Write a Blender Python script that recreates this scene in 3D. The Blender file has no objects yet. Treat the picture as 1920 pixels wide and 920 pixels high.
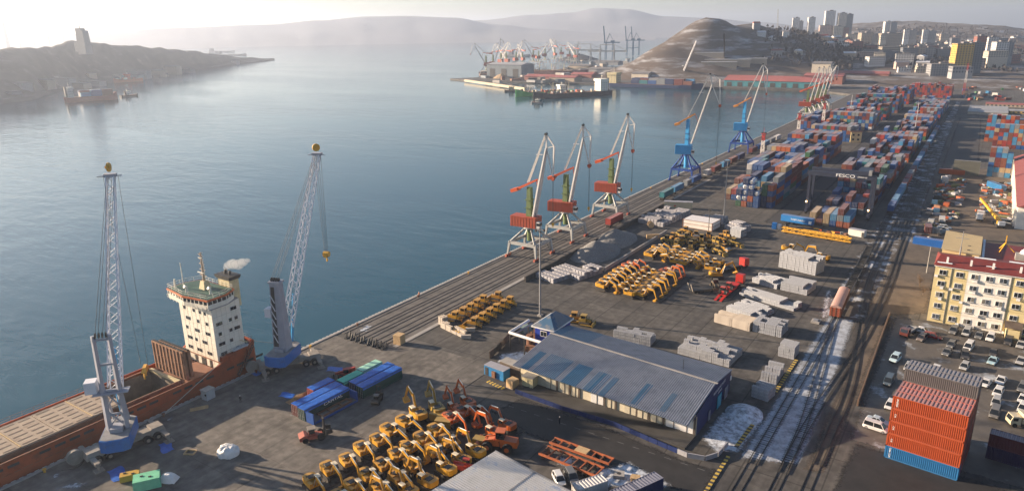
import bpy, math, random
from math import sin, cos, tan, pi, radians, atan2, hypot, sqrt
from mathutils import Vector, Matrix, noise as mnoise
rnd = random.Random(11)
S = bpy.context.scene
COL = S.collection

# ---------------------------------------------------------------- camera (world: X inland, Y along the quay, Z up; quay edge at X=0)
CAM_X, CAM_H, F_PX, PITCH, ROLL, QUAY_AZ = 141.1, 79.2, 1336.0, radians(16.85), radians(-0.85), radians(33.76)
def _cam_axes():
    cp, sp = cos(PITCH), sin(PITCH)
    fw = Vector((0, cp, -sp)); ri = Vector((1, 0, 0)); up = ri.cross(fw)
    r2 = cos(ROLL)*ri + sin(ROLL)*up; u2 = -sin(ROLL)*ri + cos(ROLL)*up
    c, s = cos(QUAY_AZ), sin(QUAY_AZ)
    t = lambda v: Vector((c*v.x - s*v.y, s*v.x + c*v.y, v.z))
    return t(r2), t(u2), t(fw)
CR, CU, CF = _cam_axes()
C0 = Vector((CAM_X, 0, CAM_H))
cam = bpy.data.cameras.new("camera"); camo = bpy.data.objects.new("camera", cam); COL.objects.link(camo)
cam.sensor_width = 36; cam.lens = F_PX/1920*36; cam.clip_start = 1; cam.clip_end = 60000
camo.matrix_world = Matrix(((CR.x, CU.x, -CF.x, C0.x), (CR.y, CU.y, -CF.y, C0.y), (CR.z, CU.z, -CF.z, C0.z), (0, 0, 0, 1)))
S.camera = camo
def ray(px, py): return (px-960)/F_PX*CR + (460-py)/F_PX*CU + CF
def at(px, py, z=0.0):
    """survey helper: the ground point (height z) that a spot measured in the photograph stands on"""
    d = ray(px, py); return C0 + d*((z-CAM_H)/d.z)
def atX(px, py, X): d = ray(px, py); return C0 + d*((X-CAM_X)/d.x)
def atY(px, py, Y): d = ray(px, py); return C0 + d*(Y/d.y)
def far(px, py, D): d = ray(px, py); return C0 + d*(D/hypot(d.x, d.y))

# ---------------------------------------------------------------- light
SUN_EL = radians(14.0); SUN_V = Vector((-0.964*cos(SUN_EL), -0.265*cos(SUN_EL), sin(SUN_EL))).normalized()
w = bpy.data.worlds.new("World"); S.world = w; w.use_nodes = True
nt = w.node_tree; nt.nodes.clear()
sky = nt.nodes.new("ShaderNodeTexSky"); sky.sky_type = 'NISHITA'; sky.sun_disc = False
sky.sun_elevation = SUN_EL; sky.sun_rotation = atan2(SUN_V.x, SUN_V.y)
sky.air_density = 1.0; sky.dust_density = .9; sky.ozone_density = 2.5; sky.altitude = 50
bg = nt.nodes.new("ShaderNodeBackground"); bg.inputs[1].default_value = 0.05
wo = nt.nodes.new("ShaderNodeOutputWorld")
nt.links.new(sky.outputs[0], bg.inputs[0]); nt.links.new(bg.outputs[0], wo.inputs[0])
sl = bpy.data.lights.new("sun", 'SUN'); sl.energy = 5.0; sl.angle = radians(0.6); sl.color = (1.0, 0.79, 0.57)
so = bpy.data.objects.new("sun", sl); COL.objects.link(so); so.rotation_euler = (-SUN_V).to_track_quat('-Z', 'Y').to_euler()
so.location = (-200, -50, 200)
S.view_settings.view_transform = 'Standard'; S.view_settings.look = 'None'; S.view_settings.gamma = 1; S.view_settings.exposure = 1.75
S.render.engine = 'CYCLES'; cy = S.cycles
cy.max_bounces = 5; cy.diffuse_bounces = 2; cy.glossy_bounces = 3; cy.transmission_bounces = 2; cy.volume_bounces = 0; cy.transparent_max_bounces = 8
cy.use_denoising = True; cy.sample_clamp_indirect = 4

# ---------------------------------------------------------------- materials
MATS = {}
def lin(c): return tuple((x/12.92 if x <= .04045 else ((x+.055)/1.055)**2.4) for x in c)
def rgb(r, g, b): return lin((r/255, g/255, b/255))
def M(name, col=(.5, .5, .5), rough=.7, metal=0, var=.18, scale=.6, bump=0, bscale=8, tint=False, dust=0, dustcol=(.42, .40, .40), dirt=None, dscale=.3, dlo=.5, dhi=.62, coord='Object', spec=.4, emit=0):
    """procedural paint: base colour broken up by two noises, optional object colour, dust on upward faces, dirt/snow patches"""
    if name in MATS: return MATS[name]
    m = bpy.data.materials.new(name); MATS[name] = m; m.use_nodes = True
    n = m.node_tree; N = n.nodes; L = n.links; b = N["Principled BSDF"]
    b.inputs["Roughness"].default_value = rough; b.inputs["Metallic"].default_value = metal; b.inputs["Specular IOR Level"].default_value = spec
    tc = N.new("ShaderNodeTexCoord"); src = tc.outputs['Object']
    if coord == 'World': g = N.new("ShaderNodeNewGeometry"); src = g.outputs['Position']
    nz = N.new("ShaderNodeTexNoise"); nz.inputs["Scale"].default_value = scale; nz.inputs["Detail"].default_value = 5; nz.inputs["Roughness"].default_value = .65
    L.new(src, nz.inputs["Vector"])
    rp = N.new("ShaderNodeMapRange"); rp.inputs[1].default_value = .28; rp.inputs[2].default_value = .72; rp.inputs[3].default_value = 1-var; rp.inputs[4].default_value = 1+var
    L.new(nz.outputs[0], rp.inputs[0])
    mul = N.new("ShaderNodeMix"); mul.data_type = 'RGBA'; mul.blend_type = 'MULTIPLY'; mul.inputs[0].default_value = 1
    if tint:
        oi = N.new("ShaderNodeObjectInfo"); L.new(oi.outputs["Color"], mul.inputs[6])
    else: mul.inputs[6].default_value = (*col, 1)
    L.new(rp.outputs[0], mul.inputs[7]); out = mul.outputs[2]
    if dirt:
        d = N.new("ShaderNodeTexNoise"); d.inputs["Scale"].default_value = dscale; d.inputs["Detail"].default_value = 8; d.inputs["Roughness"].default_value = .7
        L.new(src, d.inputs["Vector"])
        r2 = N.new("ShaderNodeMapRange"); r2.inputs[1].default_value = dlo; r2.inputs[2].default_value = dhi; L.new(d.outputs[0], r2.inputs[0])
        mx = N.new("ShaderNodeMix"); mx.data_type = 'RGBA'; L.new(r2.outputs[0], mx.inputs[0]); L.new(out, mx.inputs[6]); mx.inputs[7].default_value = (*dirt, 1); out = mx.outputs[2]
    if dust:
        ge = N.new("ShaderNodeNewGeometry"); sx = N.new("ShaderNodeSeparateXYZ"); L.new(ge.outputs["True Normal"], sx.inputs[0])
        r3 = N.new("ShaderNodeMapRange"); r3.inputs[1].default_value = .6; r3.inputs[2].default_value = .95; r3.inputs[4].default_value = dust; L.new(sx.outputs[2], r3.inputs[0])
        mx = N.new("ShaderNodeMix"); mx.data_type = 'RGBA'; L.new(r3.outputs[0], mx.inputs[0]); L.new(out, mx.inputs[6]); mx.inputs[7].default_value = (*dustcol, 1); out = mx.outputs[2]
    L.new(out, b.inputs["Base Color"])
    if emit: L.new(out, b.inputs["Emission Color"]); b.inputs["Emission Strength"].default_value = emit
    if bump:
        bz = N.new("ShaderNodeTexNoise"); bz.inputs["Scale"].default_value = bscale; bz.inputs["Detail"].default_value = 4; L.new(src, bz.inputs["Vector"])
        bp = N.new("ShaderNodeBump"); bp.inputs["Strength"].default_value = bump; bp.inputs["Distance"].default_value = .1
        L.new(bz.outputs[0], bp.inputs["Height"]); L.new(bp.outputs[0], b.inputs["Normal"])
    return m

# ---------------------------------------------------------------- mesh builder
class MB:
    def __init__(s): s.v = []; s.f = []
    def add(s, vs, fs):
        o = len(s.v); s.v += [tuple(v) for v in vs]; s.f += [tuple(i+o for i in f) for f in fs]; return s
    def box(s, cx, cy, cz, sx, sy, sz, rz=0, tp=1.0, tpy=None):
        """box centred in x,y, bottom at cz; tp = taper of the top"""
        tpy = tp if tpy is None else tpy; c, n = cos(rz), sin(rz); vs = []
        for z, kx, ky in ((cz, 1, 1), (cz+sz, tp, tpy)):
            for x, y in ((-1, -1), (1, -1), (1, 1), (-1, 1)):
                a, b = x*sx/2*kx, y*sy/2*ky; vs.append((cx+a*c-b*n, cy+a*n+b*c, z))
        return s.add(vs, [(3, 2, 1, 0), (4, 5, 6, 7), (0, 1, 5, 4), (1, 2, 6, 5), (2, 3, 7, 6), (3, 0, 4, 7)])
    def bar(s, a, b, w, h=None, w1=None, h1=None):
        a, b = Vector(a), Vector(b); d = (b-a).normalized(); h = w if h is None else h
        w1 = w if w1 is None else w1; h1 = h if h1 is None else h1
        u = Vector((0, 0, 1)) if abs(d.z) < .95 else Vector((0, 1, 0))
        x = d.cross(u).normalized(); y = x.cross(d).normalized(); vs = []
        for p, ww, hh in ((a, w, h), (b, w1, h1)):
            for i, j in ((-1, -1), (1, -1), (1, 1), (-1, 1)): vs.append(p + x*(i*ww/2) + y*(j*hh/2))
        return s.add(vs, [(3, 2, 1, 0), (4, 5, 6, 7), (0, 1, 5, 4), (1, 2, 6, 5), (2, 3, 7, 6), (3, 0, 4, 7)])
    def tube(s, a, b, r, n=8, r1=None, cap=True):
        a, b = Vector(a), Vector(b); d = (b-a).normalized(); r1 = r if r1 is None else r1
        u = Vector((0, 0, 1)) if abs(d.z) < .95 else Vector((0, 1, 0))
        x = d.cross(u).normalized(); y = x.cross(d).normalized(); vs = []
        for p, q in ((a, r), (b, r1)):
            for i in range(n): t = 2*pi*i/n; vs.append(p + x*(q*cos(t)) + y*(q*sin(t)))
        fs = [(i, (i+1) % n, n+(i+1) % n, n+i) for i in range(n)]
        if cap: fs += [tuple(range(n-1, -1, -1)), tuple(range(n, 2*n))]
        return s.add(vs, fs)
    def prof(s, poly, y0, y1):
        """x,z outline (counter-clockwise) extruded along y"""
        n = len(poly); vs = [(x, y0, z) for x, z in poly] + [(x, y1, z) for x, z in poly]
        return s.add(vs, [tuple(range(n)), tuple(range(2*n-1, n-1, -1))] + [((i+1) % n, i, n+i, n+(i+1) % n) for i in range(n)])
    def slab(s, poly, z0, z1):
        """x,y outline extruded along z"""
        n = len(poly); vs = [(p[0], p[1], z0) for p in poly] + [(p[0], p[1], z1) for p in poly]
        return s.add(vs, [tuple(range(n-1, -1, -1)), tuple(range(n, 2*n))] + [(i, (i+1) % n, n+(i+1) % n, n+i) for i in range(n)])
    def loft(s, rings, cap=True):
        n = len(rings[0]); o = []
        for r in rings: o += list(r)
        fs = []
        for k in range(len(rings)-1):
            for i in range(n): fs.append((k*n+i, k*n+(i+1) % n, (k+1)*n+(i+1) % n, (k+1)*n+i))
        if cap: fs += [tuple(range(n-1, -1, -1)), tuple(range((len(rings)-1)*n, len(rings)*n))]
        return s.add(o, fs)
    def grid(s, fn, nu, nv):
        vs = [fn(i/nu, j/nv) for j in range(nv+1) for i in range(nu+1)]
        return s.add(vs, [(j*(nu+1)+i, j*(nu+1)+i+1, (j+1)*(nu+1)+i+1, (j+1)*(nu+1)+i) for j in range(nv) for i in range(nu)])
    def mesh(s, name, mat, smooth=False):
        m = bpy.data.meshes.new(name); m.from_pydata(s.v, [], s.f); m.validate()
        if mat: m.materials.append(mat)
        if smooth: m.shade_smooth()
        return m
def tag(o, label=None, cat=None, group=None, kind=None):
    if label: o["label"] = label
    if cat: o["category"] = cat
    if group: o["group"] = group
    if kind: o["kind"] = kind
    return o
def link(name, data, parent=None, loc=(0, 0, 0), rz=0, color=None):
    o = bpy.data.objects.new(name, data); COL.objects.link(o); o.location = loc; o.rotation_euler = (0, 0, rz)
    if parent: o.parent = parent
    if color: o.color = (*color, 1)
    return o
def empty(name, loc=(0, 0, 0), rz=0, label=None, cat=None, group=None, kind=None):
    return tag(link(name, None, None, loc, rz), label, cat, group, kind)
def part(name, mb, mat, parent, color=None, smooth=False, kind=None):
    o = link(name, mb.mesh(name, mat, smooth), parent, color=color)
    if kind: o["kind"] = kind
    return o
JOINED = {'roof_pillar', 'cab_post', 'boom_cylinder', 'bumper', 'locking_rod'}
class Proto:
    """a kind of thing: its parts' meshes are made once and shared by every copy"""
    def __init__(s, name): s.name = name; s.parts = []
    def add(s, name, mb, mat, sub=(), smooth=False):
        e = [name, mb.mesh(name, mat, smooth), []]; s.parts.append(e); return e
    def sub(s, e, name, mb, mat, smooth=False): e[2].append((name, mb.mesh(name, mat, smooth)))
    def put(s, loc, rz, label, cat, group=None, color=None, scale=None):
        r = empty(s.name, loc, rz, label, cat, group)
        if scale: r.scale = (scale,)*3
        for n, me, sub in s.parts:
            o = link(n, me, r, color=color)
            if n in JOINED: o["kind"] = 'stuff'
            for n2, m2 in sub:
                q = link(n2, m2, o, color=color)
                if n2 in JOINED: q["kind"] = 'stuff'
        return r
ORD = "first second third fourth fifth sixth seventh eighth ninth tenth eleventh twelfth thirteenth fourteenth fifteenth sixteenth seventeenth eighteenth nineteenth twentieth".split()
def nth(i): return ORD[i] if i < 20 else f"{i+1}th"
def struct(name, mb, mat, parent=None, label=None, kind='structure', smooth=False):
    o = link(name, mb.mesh(name, mat, smooth), parent)
    if not parent: o["kind"] = kind
    return o
# ---------------------------------------------------------------- water, ground
def water_mat():
    m = bpy.data.materials.new("harbour water"); m.use_nodes = True; N = m.node_tree.nodes; L = m.node_tree.links; b = N["Principled BSDF"]
    b.inputs["Base Color"].default_value = (.008, .055, .082, 1); b.inputs["Roughness"].default_value = .12; b.inputs["IOR"].default_value = 1.333; b.inputs["Specular IOR Level"].default_value = .5
    g = N.new("ShaderNodeNewGeometry")
    def nz(sc, st, det, rot=.5):
        mp = N.new("ShaderNodeMapping"); mp.inputs["Scale"].default_value = (sc*st, sc, sc); mp.inputs["Rotation"].default_value = (0, 0, rot); L.new(g.outputs["Position"], mp.inputs["Vector"])
        t = N.new("ShaderNodeTexNoise"); t.inputs["Scale"].default_value = 1; t.inputs["Detail"].default_value = det; t.inputs["Roughness"].default_value = .6; t.inputs["Distortion"].default_value = .4; L.new(mp.outputs[0], t.inputs["Vector"]); return t.outputs[0]
    a = nz(.30, .35, 5); c = nz(.06, .5, 2, .7); sl = nz(.006, .3, 5, .55)
    ad = N.new("ShaderNodeMath"); ad.operation = 'MULTIPLY_ADD'; L.new(c, ad.inputs[0]); ad.inputs[1].default_value = 2.0; L.new(a, ad.inputs[2])
    st = N.new("ShaderNodeMapRange"); st.inputs[1].default_value = .40; st.inputs[2].default_value = .56; st.inputs[3].default_value = .05; st.inputs[4].default_value = .42; L.new(sl, st.inputs[0])
    bp = N.new("ShaderNodeBump"); bp.inputs["Distance"].default_value = .55; L.new(st.outputs[0], bp.inputs["Strength"]); L.new(ad.outputs[0], bp.inputs["Height"]); L.new(bp.outputs[0], b.inputs["Normal"])
    return m
mb = MB(); mb.add([(-15000, -3000, -2.2), (9000, -3000, -2.2), (9000, 15500, -2.2), (-15000, 15500, -2.2)], [(0, 1, 2, 3)])
struct("sea_water", mb, water_mat())

ASPH = M("asphalt", (.088, .080, .072), .85, var=.32, scale=.07, bump=.15, bscale=3, coord='World', dirt=(.050, .047, .046), dscale=.05, dlo=.48, dhi=.66)
CONC = M("quay concrete", (.135, .120, .105), .85, var=.28, scale=.12, bump=.12, bscale=4, coord='World', dirt=(.075, .068, .062), dscale=.11, dlo=.5, dhi=.7)
CONC2 = M("pale concrete", (.30, .28, .26), .85, var=.2, scale=.4, coord='World')
DARKC = M("dark wet concrete", (.055, .052, .05), .8, var=.3, scale=.2, coord='World')
RAILS = M("worn rail steel", (.05, .045, .042), .45, .6, var=.2)
SNOW = M("dirty snow", (.62, .66, .72), .7, var=.12, scale=.5, bump=.3, bscale=2, coord='World', dirt=(.072, .066, .062), dscale=.8, dlo=.42, dhi=.68)
# harbour land: one sheet, its seaward outline is the quay edge and the head of the basin
land = [(0, -60), (0, 940), (-40, 975), (-360, 975), (-585, 962), (-640, 985), (-560, 1120), (-500, 1300), (-420, 1750), (-700, 2300), (-200, 3300), (900, 4800), (2600, 6000), (2600, -60)]
def add_joints(m, bw, bh, mortar, k):
    """paving joints: dark grout lines multiplied into the base colour"""
    N = m.node_tree.nodes; L = m.node_tree.links; b = N["Principled BSDF"]; src = b.inputs["Base Color"].links[0].from_socket
    g = N.new("ShaderNodeNewGeometry"); mp = N.new("ShaderNodeMapping"); mp.inputs["Rotation"].default_value = (0, 0, pi/2); L.new(g.outputs["Position"], mp.inputs["Vector"])
    br = N.new("ShaderNodeTexBrick"); br.offset = 0; br.inputs["Scale"].default_value = 1; br.inputs["Brick Width"].default_value = bw; br.inputs["Row Height"].default_value = bh; br.inputs["Mortar Size"].default_value = mortar; br.inputs["Mortar Smooth"].default_value = .2
    br.inputs["Color1"].default_value = (1, 1, 1, 1); br.inputs["Color2"].default_value = (.93, .93, .93, 1); br.inputs["Mortar"].default_value = (k, k, k, 1); L.new(mp.outputs[0], br.inputs["Vector"])
    w_ = N.new("ShaderNodeTexNoise"); w_.inputs["Scale"].default_value = .5; w_.inputs["Detail"].default_value = 6; L.new(g.outputs["Position"], w_.inputs["Vector"])
    wr = N.new("ShaderNodeMapRange"); wr.inputs[1].default_value = .35; wr.inputs[2].default_value = .65; wr.inputs[3].default_value = .72; wr.inputs[4].default_value = 1.2; L.new(w_.outputs[0], wr.inputs[0])
    mx = N.new("ShaderNodeMix"); mx.data_type = 'RGBA'; mx.blend_type = 'MULTIPLY'; mx.inputs[0].default_value = 1; L.new(src, mx.inputs[6]); L.new(br.outputs["Color"], mx.inputs[7])
    m2 = N.new("ShaderNodeMix"); m2.data_type = 'RGBA'; m2.blend_type = 'MULTIPLY'; m2.inputs[0].default_value = 1; L.new(mx.outputs[2], m2.inputs[6]); L.new(wr.outputs[0], m2.inputs[7]); 
    tp_ = N.new("ShaderNodeMapping"); tp_.inputs["Scale"].default_value = (.7, .02, 1); tp_.inputs["Rotation"].default_value = (0, 0, .06); L.new(g.outputs["Position"], tp_.inputs["Vector"])
    tn = N.new("ShaderNodeTexNoise"); tn.inputs["Scale"].default_value = 1; tn.inputs["Detail"].default_value = 4; tn.inputs["Distortion"].default_value = .6; L.new(tp_.outputs[0], tn.inputs["Vector"])
    tr_ = N.new("ShaderNodeMapRange"); tr_.inputs[1].default_value = .42; tr_.inputs[2].default_value = .62; tr_.inputs[3].default_value = 1.05; tr_.inputs[4].default_value = .84; L.new(tn.outputs[0], tr_.inputs[0])
    m3 = N.new("ShaderNodeMix"); m3.data_type = 'RGBA'; m3.blend_type = 'MULTIPLY'; m3.inputs[0].default_value = 1; L.new(m2.outputs[2], m3.inputs[6]); L.new(tr_.outputs[0], m3.inputs[7]); L.new(m3.outputs[2], b.inputs["Base Color"])
add_joints(ASPH, 12, 7, .16, .45); add_joints(CONC, 60, 900, .01, .95)
mb = MB(); mb.slab(land, -6, 0); struct("ground", mb, ASPH)
# quay wall cope with fenders
mb = MB(); mb.box(.35, 440, .0, .9, 1000, .22); struct("quay_kerb", mb, CONC2)
# concrete paving slabs of the open quay, one object each
mb = MB(); mb.slab([(-2.98, -3.98), (2.98, -3.98), (2.98, 3.98), (-2.98, 3.98)], 0, .05); SL = mb.mesh("paving_slab", CONC)
apron = empty("quay_apron", kind='structure')
SLK = []
for ix in range(8):
    for iy in range(11):
        x = 4.0+6*ix; y = 46+8*iy
        if 52 <= x and (y > 60): continue
        if x < 22 and y > 124: continue
        if x > 34 and y > 108 and False: continue
        o = link("paving_slab", SL, apron, (x, y, rnd.uniform(-.012, .012)))
# crane rail strip
strip = MB(); strip.slab([(1.0, 124), (21, 124), (21, 930), (1.0, 930)], .0, .06)
struct("crane_rail_strip", strip, M("strip concrete", (.115, .102, .092), .85, var=.3, scale=.25, coord='World', dirt=(.06, .055, .05), dscale=.2, dlo=.48, dhi=.68))
rl = empty("quay_rails", kind='structure')
for x in (2.4, 5.6, 7.1, 9.2, 10.7, 13.2, 15.6, 17.1):
    mb = MB(); mb.box(x, 524, .06, .30, 800, .03); mb.box(x, 524, .09, .10, 800, .06); part("rail", mb, RAILS, rl)
mb = MB(); mb.box(20.0, 250, .06, 1.3, 250, .05); struct("pale_kerb_strip", mb, CONC2)
# ---------------------------------------------------------------- moored cargo ship: stern at Y~100, bow out of the picture
HULL = M("ship hull orange", (.33, .060, .014), .55, var=.25, scale=.25, dirt=(.13, .035, .015), dscale=.4, dlo=.55, dhi=.75)
WHITE = M("ship white", (.74, .70, .60), .5, var=.07, scale=.5, dirt=(.45, .33, .16), dscale=.35, dlo=.62, dhi=.85)
HATCH = M("hatch cover", (.30, .235, .175), .75, var=.18, scale=.4, dirt=(.18, .12, .085), dscale=.5, dlo=.5, dhi=.75)
RUST = M("rusty steel", (.19, .085, .045), .75, var=.3, scale=.5, dirt=(.09, .05, .035), dscale=.6, dlo=.5, dhi=.7)
GREEN = M("green deck", (.045, .10, .075), .6, var=.2)
CREAM = M("cream steel", (.52, .44, .26), .6, var=.15)
GLASS = M("dark glass", (.015, .018, .022), .12, var=.1, spec=.6)
STEEL = M("grey steel", (.26, .26, .27), .5, .3, var=.15)
DKST = M("dark steel", (.045, .043, .042), .6, .2, var=.25)
BLACK = M("black rubber", (.016, .016, .017), .8, var=.3)
ROPE = M("steel rope", (.05, .05, .052), .6, .4, var=.1)
HEMP = M("mooring rope", (.5, .45, .38), .8)
YEL = M("safety yellow", (.62, .33, .03), .5, var=.15)
ship = empty("cargo_ship", (0, 0, 0), 0, "orange hulled cargo ship with white stern superstructure moored at the quay", "ship")
XL, XR = -17.0, -1.1
def hull_ring(y, hw, ztop, zbot=-6, k=1.0):
    cx = (XL+XR)/2; return [(cx-hw, y, ztop), (cx-hw*k, y, zbot), (cx+hw*k, y, zbot), (cx+hw, y, ztop)]
hb = (XR-XL)/2
def shell(rings, th=.3):
    """open-topped hull: outer skin only plus inner skin set in by th"""
    m = MB(); n = len(rings)
    for s in (0, 1):
        for k in range(n-1):
            a, b = rings[k], rings[k+1]
            i, j = ((0, 1), (3, 2))[s]
            m.add([a[i], a[j], b[j], b[i]], [(0, 1, 2, 3) if s else (3, 2, 1, 0)])
            d = th if s == 0 else -th
            q = lambda p: (p[0]+d, p[1], p[2])
            m.add([q(a[i]), (a[i][0]+d, a[i][1], -1.5), (b[i][0]+d, b[i][1], -1.5), q(b[i])], [(3, 2, 1, 0) if s else (0, 1, 2, 3)])
            m.add([a[i], b[i], q(b[i]), q(a[i])], [(0, 1, 2, 3) if s else (3, 2, 1, 0)])
    for e, fl in ((0, 0), (n-1, 1)):
        m.add(rings[e], [(0, 1, 2, 3) if fl else (3, 2, 1, 0)])
    return m
rings = [hull_ring(-30, hb, 4.0), hull_ring(80, hb, 4.0), hull_ring(84, hb, 4.0), hull_ring(88.5, hb, 4.8), hull_ring(91, hb, 6.2), hull_ring(96, hb*.97, 6.4, k=.9), hull_ring(99.5, hb*.80, 6.6, k=.5)]
part("hull", shell(rings), HULL, ship)
mb = MB()
for y0, y1, z in ((-29, 66.5, 2.4), (80.2, 88.6, 3.0), (88.6, 99, 5.2)):
    k = .8 if y1 > 98 else 1; cx = (XL+XR)/2
    mb.slab([(XL+.4, y0), (XR-.4, y0), (cx+(hb-.4)*k, y1), (cx-(hb-.4)*k, y1)], z-.2, z)
part("deck", mb, M("ship deck red", (.25, .115, .07), .8, var=.3, scale=.4), ship)
# freeing ports along the bulwark: dark slots
mb = MB()
for k in range(26):
    y = 36+k*2.75
    if k % 5 == 4: continue
    mb.box(XR+.01, y, 2.55, .05, 2.0, .55)
part("freeing_ports", mb, DKST, ship, kind='stuff')
mb = MB()
for k in range(32): mb.box(XR+.03, 30+k*1.83, 1.35+.0*(k % 3), .06, 1.1+.5*(k % 2), .07)
mb.bar((XR+.05, -20, 4.02), (XR+.05, 84, 4.02), .22, .14)
part("rubbing_strake", mb, RUST, ship)
# coaming and hatch covers (leaf by leaf)
mb = MB()
for x in (-3.3, -15.0): mb.box(x, 26, 2.4, .35, 106, 1.7)
mb.box(-9.15, 66.6, 2.4, 12, .4, 1.6); mb.box(-9.15, 79.4, 2.4, 12, .4, 1.6)
part("hatch_coaming", mb, RUST, ship)
k = 0
for iy in range(7):
    y0 = 20+iy*6.7
    h = MB(); h.box(-9.15, y0+3.3, 4.12, 11.4, 6.55, .35)
    o = part("hatch_cover", h, HATCH, ship)
    r = MB()
    for ix in range(6):
        x = -14.0+ix*1.95
        r.box(x, y0+1.9, 4.47, .34, 2.6, .05); r.box(x+.15, y0+5.0, 4.47, .34, 2.2, .05)
    part("stiffener", r, M("hatch seam", (.16, .115, .085), .8), o, kind='stuff')
    if iy % 2 == 0:
        c = MB(); c.box(-9.15, y0+.05, 4.47, 11.4, .22, .12); part("cross_joint", c, M("joint ochre", (.42, .30, .16), .8), o)
# the open hold: inner walls, tank top
mb = MB(); mb.box(-9.15, 73, -2.6, 11.4, 12.4, .3); part("hold_floor", mb, M("hold floor", (.10, .075, .055), .9, var=.3, scale=.4), ship)
mb = MB(); HW = M("hold wall", (.17, .14, .105), .85, var=.3, scale=.5)
mb.box(-14.8, 73, -2.4, .2, 12.4, 5.9); mb.box(-3.5, 73, -2.4, .2, 12.4, 5.9); mb.box(-9.15, 79.1, -2.4, 11.4, .2, 5.9); mb.box(-9.15, 66.9, -2.4, 11.4, .2, 5.9)
part("hold_wall", mb, HW, ship)
mb = MB(); mb.box(-9.15, 79.35, 3.4, 11.6, .7, .7); part("coaming_end", mb, CREAM, ship)
for dx in (0, 1.3):
    mb = MB(); mb.bar((-9+dx, 71+dx*.2, -1.9), (-8.3+dx, 69+dx*.2, -1.2), .25); part("dunnage_beam", mb, HULL, ship)
# folded hatch leaves standing upright
for y, x0, x1, zt in ((81.2, -15.3, -2.9, 10.6), (82.6, -14.8, -3.3, 10.2)):
    m = MB(); m.box((x0+x1)/2, y, 3.6, x1-x0, .7, zt-3.6)
    leaf = part("upright_hatch_leaf", m, M("leaf brown", (.26, .13, .07), .75, var=.25, scale=.5, dirt=(.12, .06, .04), dscale=.8, dlo=.5, dhi=.7), ship)
    r = MB()
    for i in range(9): r.box(x0+.6+i*(x1-x0-1.2)/8, y-.42, 3.8, .16, .16, zt-4.1)
    for z in (5.2, 7.4): r.box((x0+x1)/2, y-.40, z, x1-x0, .10, .12)
    part("stiffener", r, RUST, leaf, kind='stuff')
    r = MB()
    for i in range(14): r.box(x0+.5+i*(x1-x0-1)/13, y, zt, .5, .55, .18)
    part("locking_cleat", r, DKST, leaf, kind='stuff')
# superstructure
HX0, HX1, HY0, HY1, HZ0, HZ1 = -15.0, -2.2, 88.8, 96.4, 3.0, 18.6
mb = MB(); mb.box((HX0+HX1)/2, (HY0+HY1)/2, HZ0, HX1-HX0, HY1-HY0, HZ1-HZ0)
house = part("superstructure", mb, WHITE, ship)
seam = MB()
for i in range(5): seam.box((HX0+HX1)/2, (HY0+HY1)/2, 5.6+i*2.6, HX1-HX0+.05, HY1-HY0+.05, .045)
for i in range(1, 6): seam.box(HX1, HY0+i*HY1*0+i*1.27, HZ0+2, .05, .04, HZ1-HZ0-2.1)
for i in range(1, 8): seam.box(HX0+i*1.6, HY0, HZ0+1, .04, .05, HZ1-HZ0-1.1)
part("plate_seam", seam, M("seam grey", (.45, .41, .33), .7), house, kind='stuff')
WF = MB(); WF.box(0, 0, 0, .7, .10, .75); wmesh = WF.mesh("window", GLASS)
WG = MB(); WG.box(0, 0, -.05, .88, .06, .86); wfm = WG.mesh("window_frame", STEEL)
def win(x, y, z, rz):
    o = link("window", wmesh, ship, (x, y, z), rz); link("window_frame", wfm, o)
for lv in range(5):
    z = 6.2+lv*2.55
    for x in ((-13.2, -12.3, -9.6, -8.6, -5.6, -4.7), (-12.8, -11.9, -9.9, -7.0, -6.1), (-13.0, -9.4, -8.5, -5.2, -4.3), (-12.4, -11.5, -8.0, -4.6), (-12.9, -9.2, -6.8, -4.9))[lv]: win(x, HY0-.03, z, 0)
    for y in ((90.2, 91.0, 94.4), (90.0, 90.8, 93.0), (90.3, 93.2, 95.3, 94.6), (90.0, 90.8, 93.4, 95.0), (94.2, 95.0))[lv]: win(HX1+.03, y, z, pi/2)
mb = MB()
for x in (-11, -8.4, -7.6, -5.2): mb.box(x, HY0-.06, 3.1, .75, .1, 1.7)
part("deck_door", mb, DKST, ship, kind='stuff')
# bridge deck with wings, windows band, orange eaves, green roof, rails
BX0, BX1 = -16.6, -1.0
mb = MB(); mb.slab([(BX0, 87.6), (BX1, 87.6), (BX1, 92.5), (-2.6, 96.4), (-15, 96.4), (BX0, 92.5)], 18.6, 18.85); part("bridge_wing_deck", mb, STEEL, ship)
mb = MB(); P = [(BX0, 87.5), (-12.5, 87.0), (-8.8, 86.4), (-5.2, 87.0), (BX1, 87.5), (BX1, 92.4), (-2.6, 95.5), (-15, 95.5), (BX0, 92.4)]
mb.slab(P, 18.85, 19.9); bridge = part("bridge_bulwark", mb, WHITE, ship)
g = MB(); Q = [((x+8.8)*.985-8.8, (y-91)*.985+91) for x, y in P]; g.slab(Q, 19.9, 20.85); part("bridge_glazing", g, GLASS, bridge)
g = MB()
for a, b in zip(P, P[1:]+P[:1]):
    n = max(2, int(hypot(b[0]-a[0], b[1]-a[1])/1.1))
    for i in range(n): t = i/n; g.box(a[0]+(b[0]-a[0])*t, a[1]+(b[1]-a[1])*t, 19.9, .16, .16, .95)
part("mullion", g, WHITE, bridge, kind='stuff')
mb = MB(); Q = [((x+8.8)*1.03-8.8, (y-91)*1.05+91) for x, y in P]; mb.slab(Q, 20.85, 21.25); part("orange_eaves", mb, M("eaves orange", (.42, .11, .035), .55), ship)
mb = MB(); Q2 = [((x+8.8)*.99-8.8, (y-91)*.99+91) for x, y in P]; mb.slab(Q2, 21.25, 21.30); part("monkey_island_deck", mb, GREEN, ship)
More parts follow.
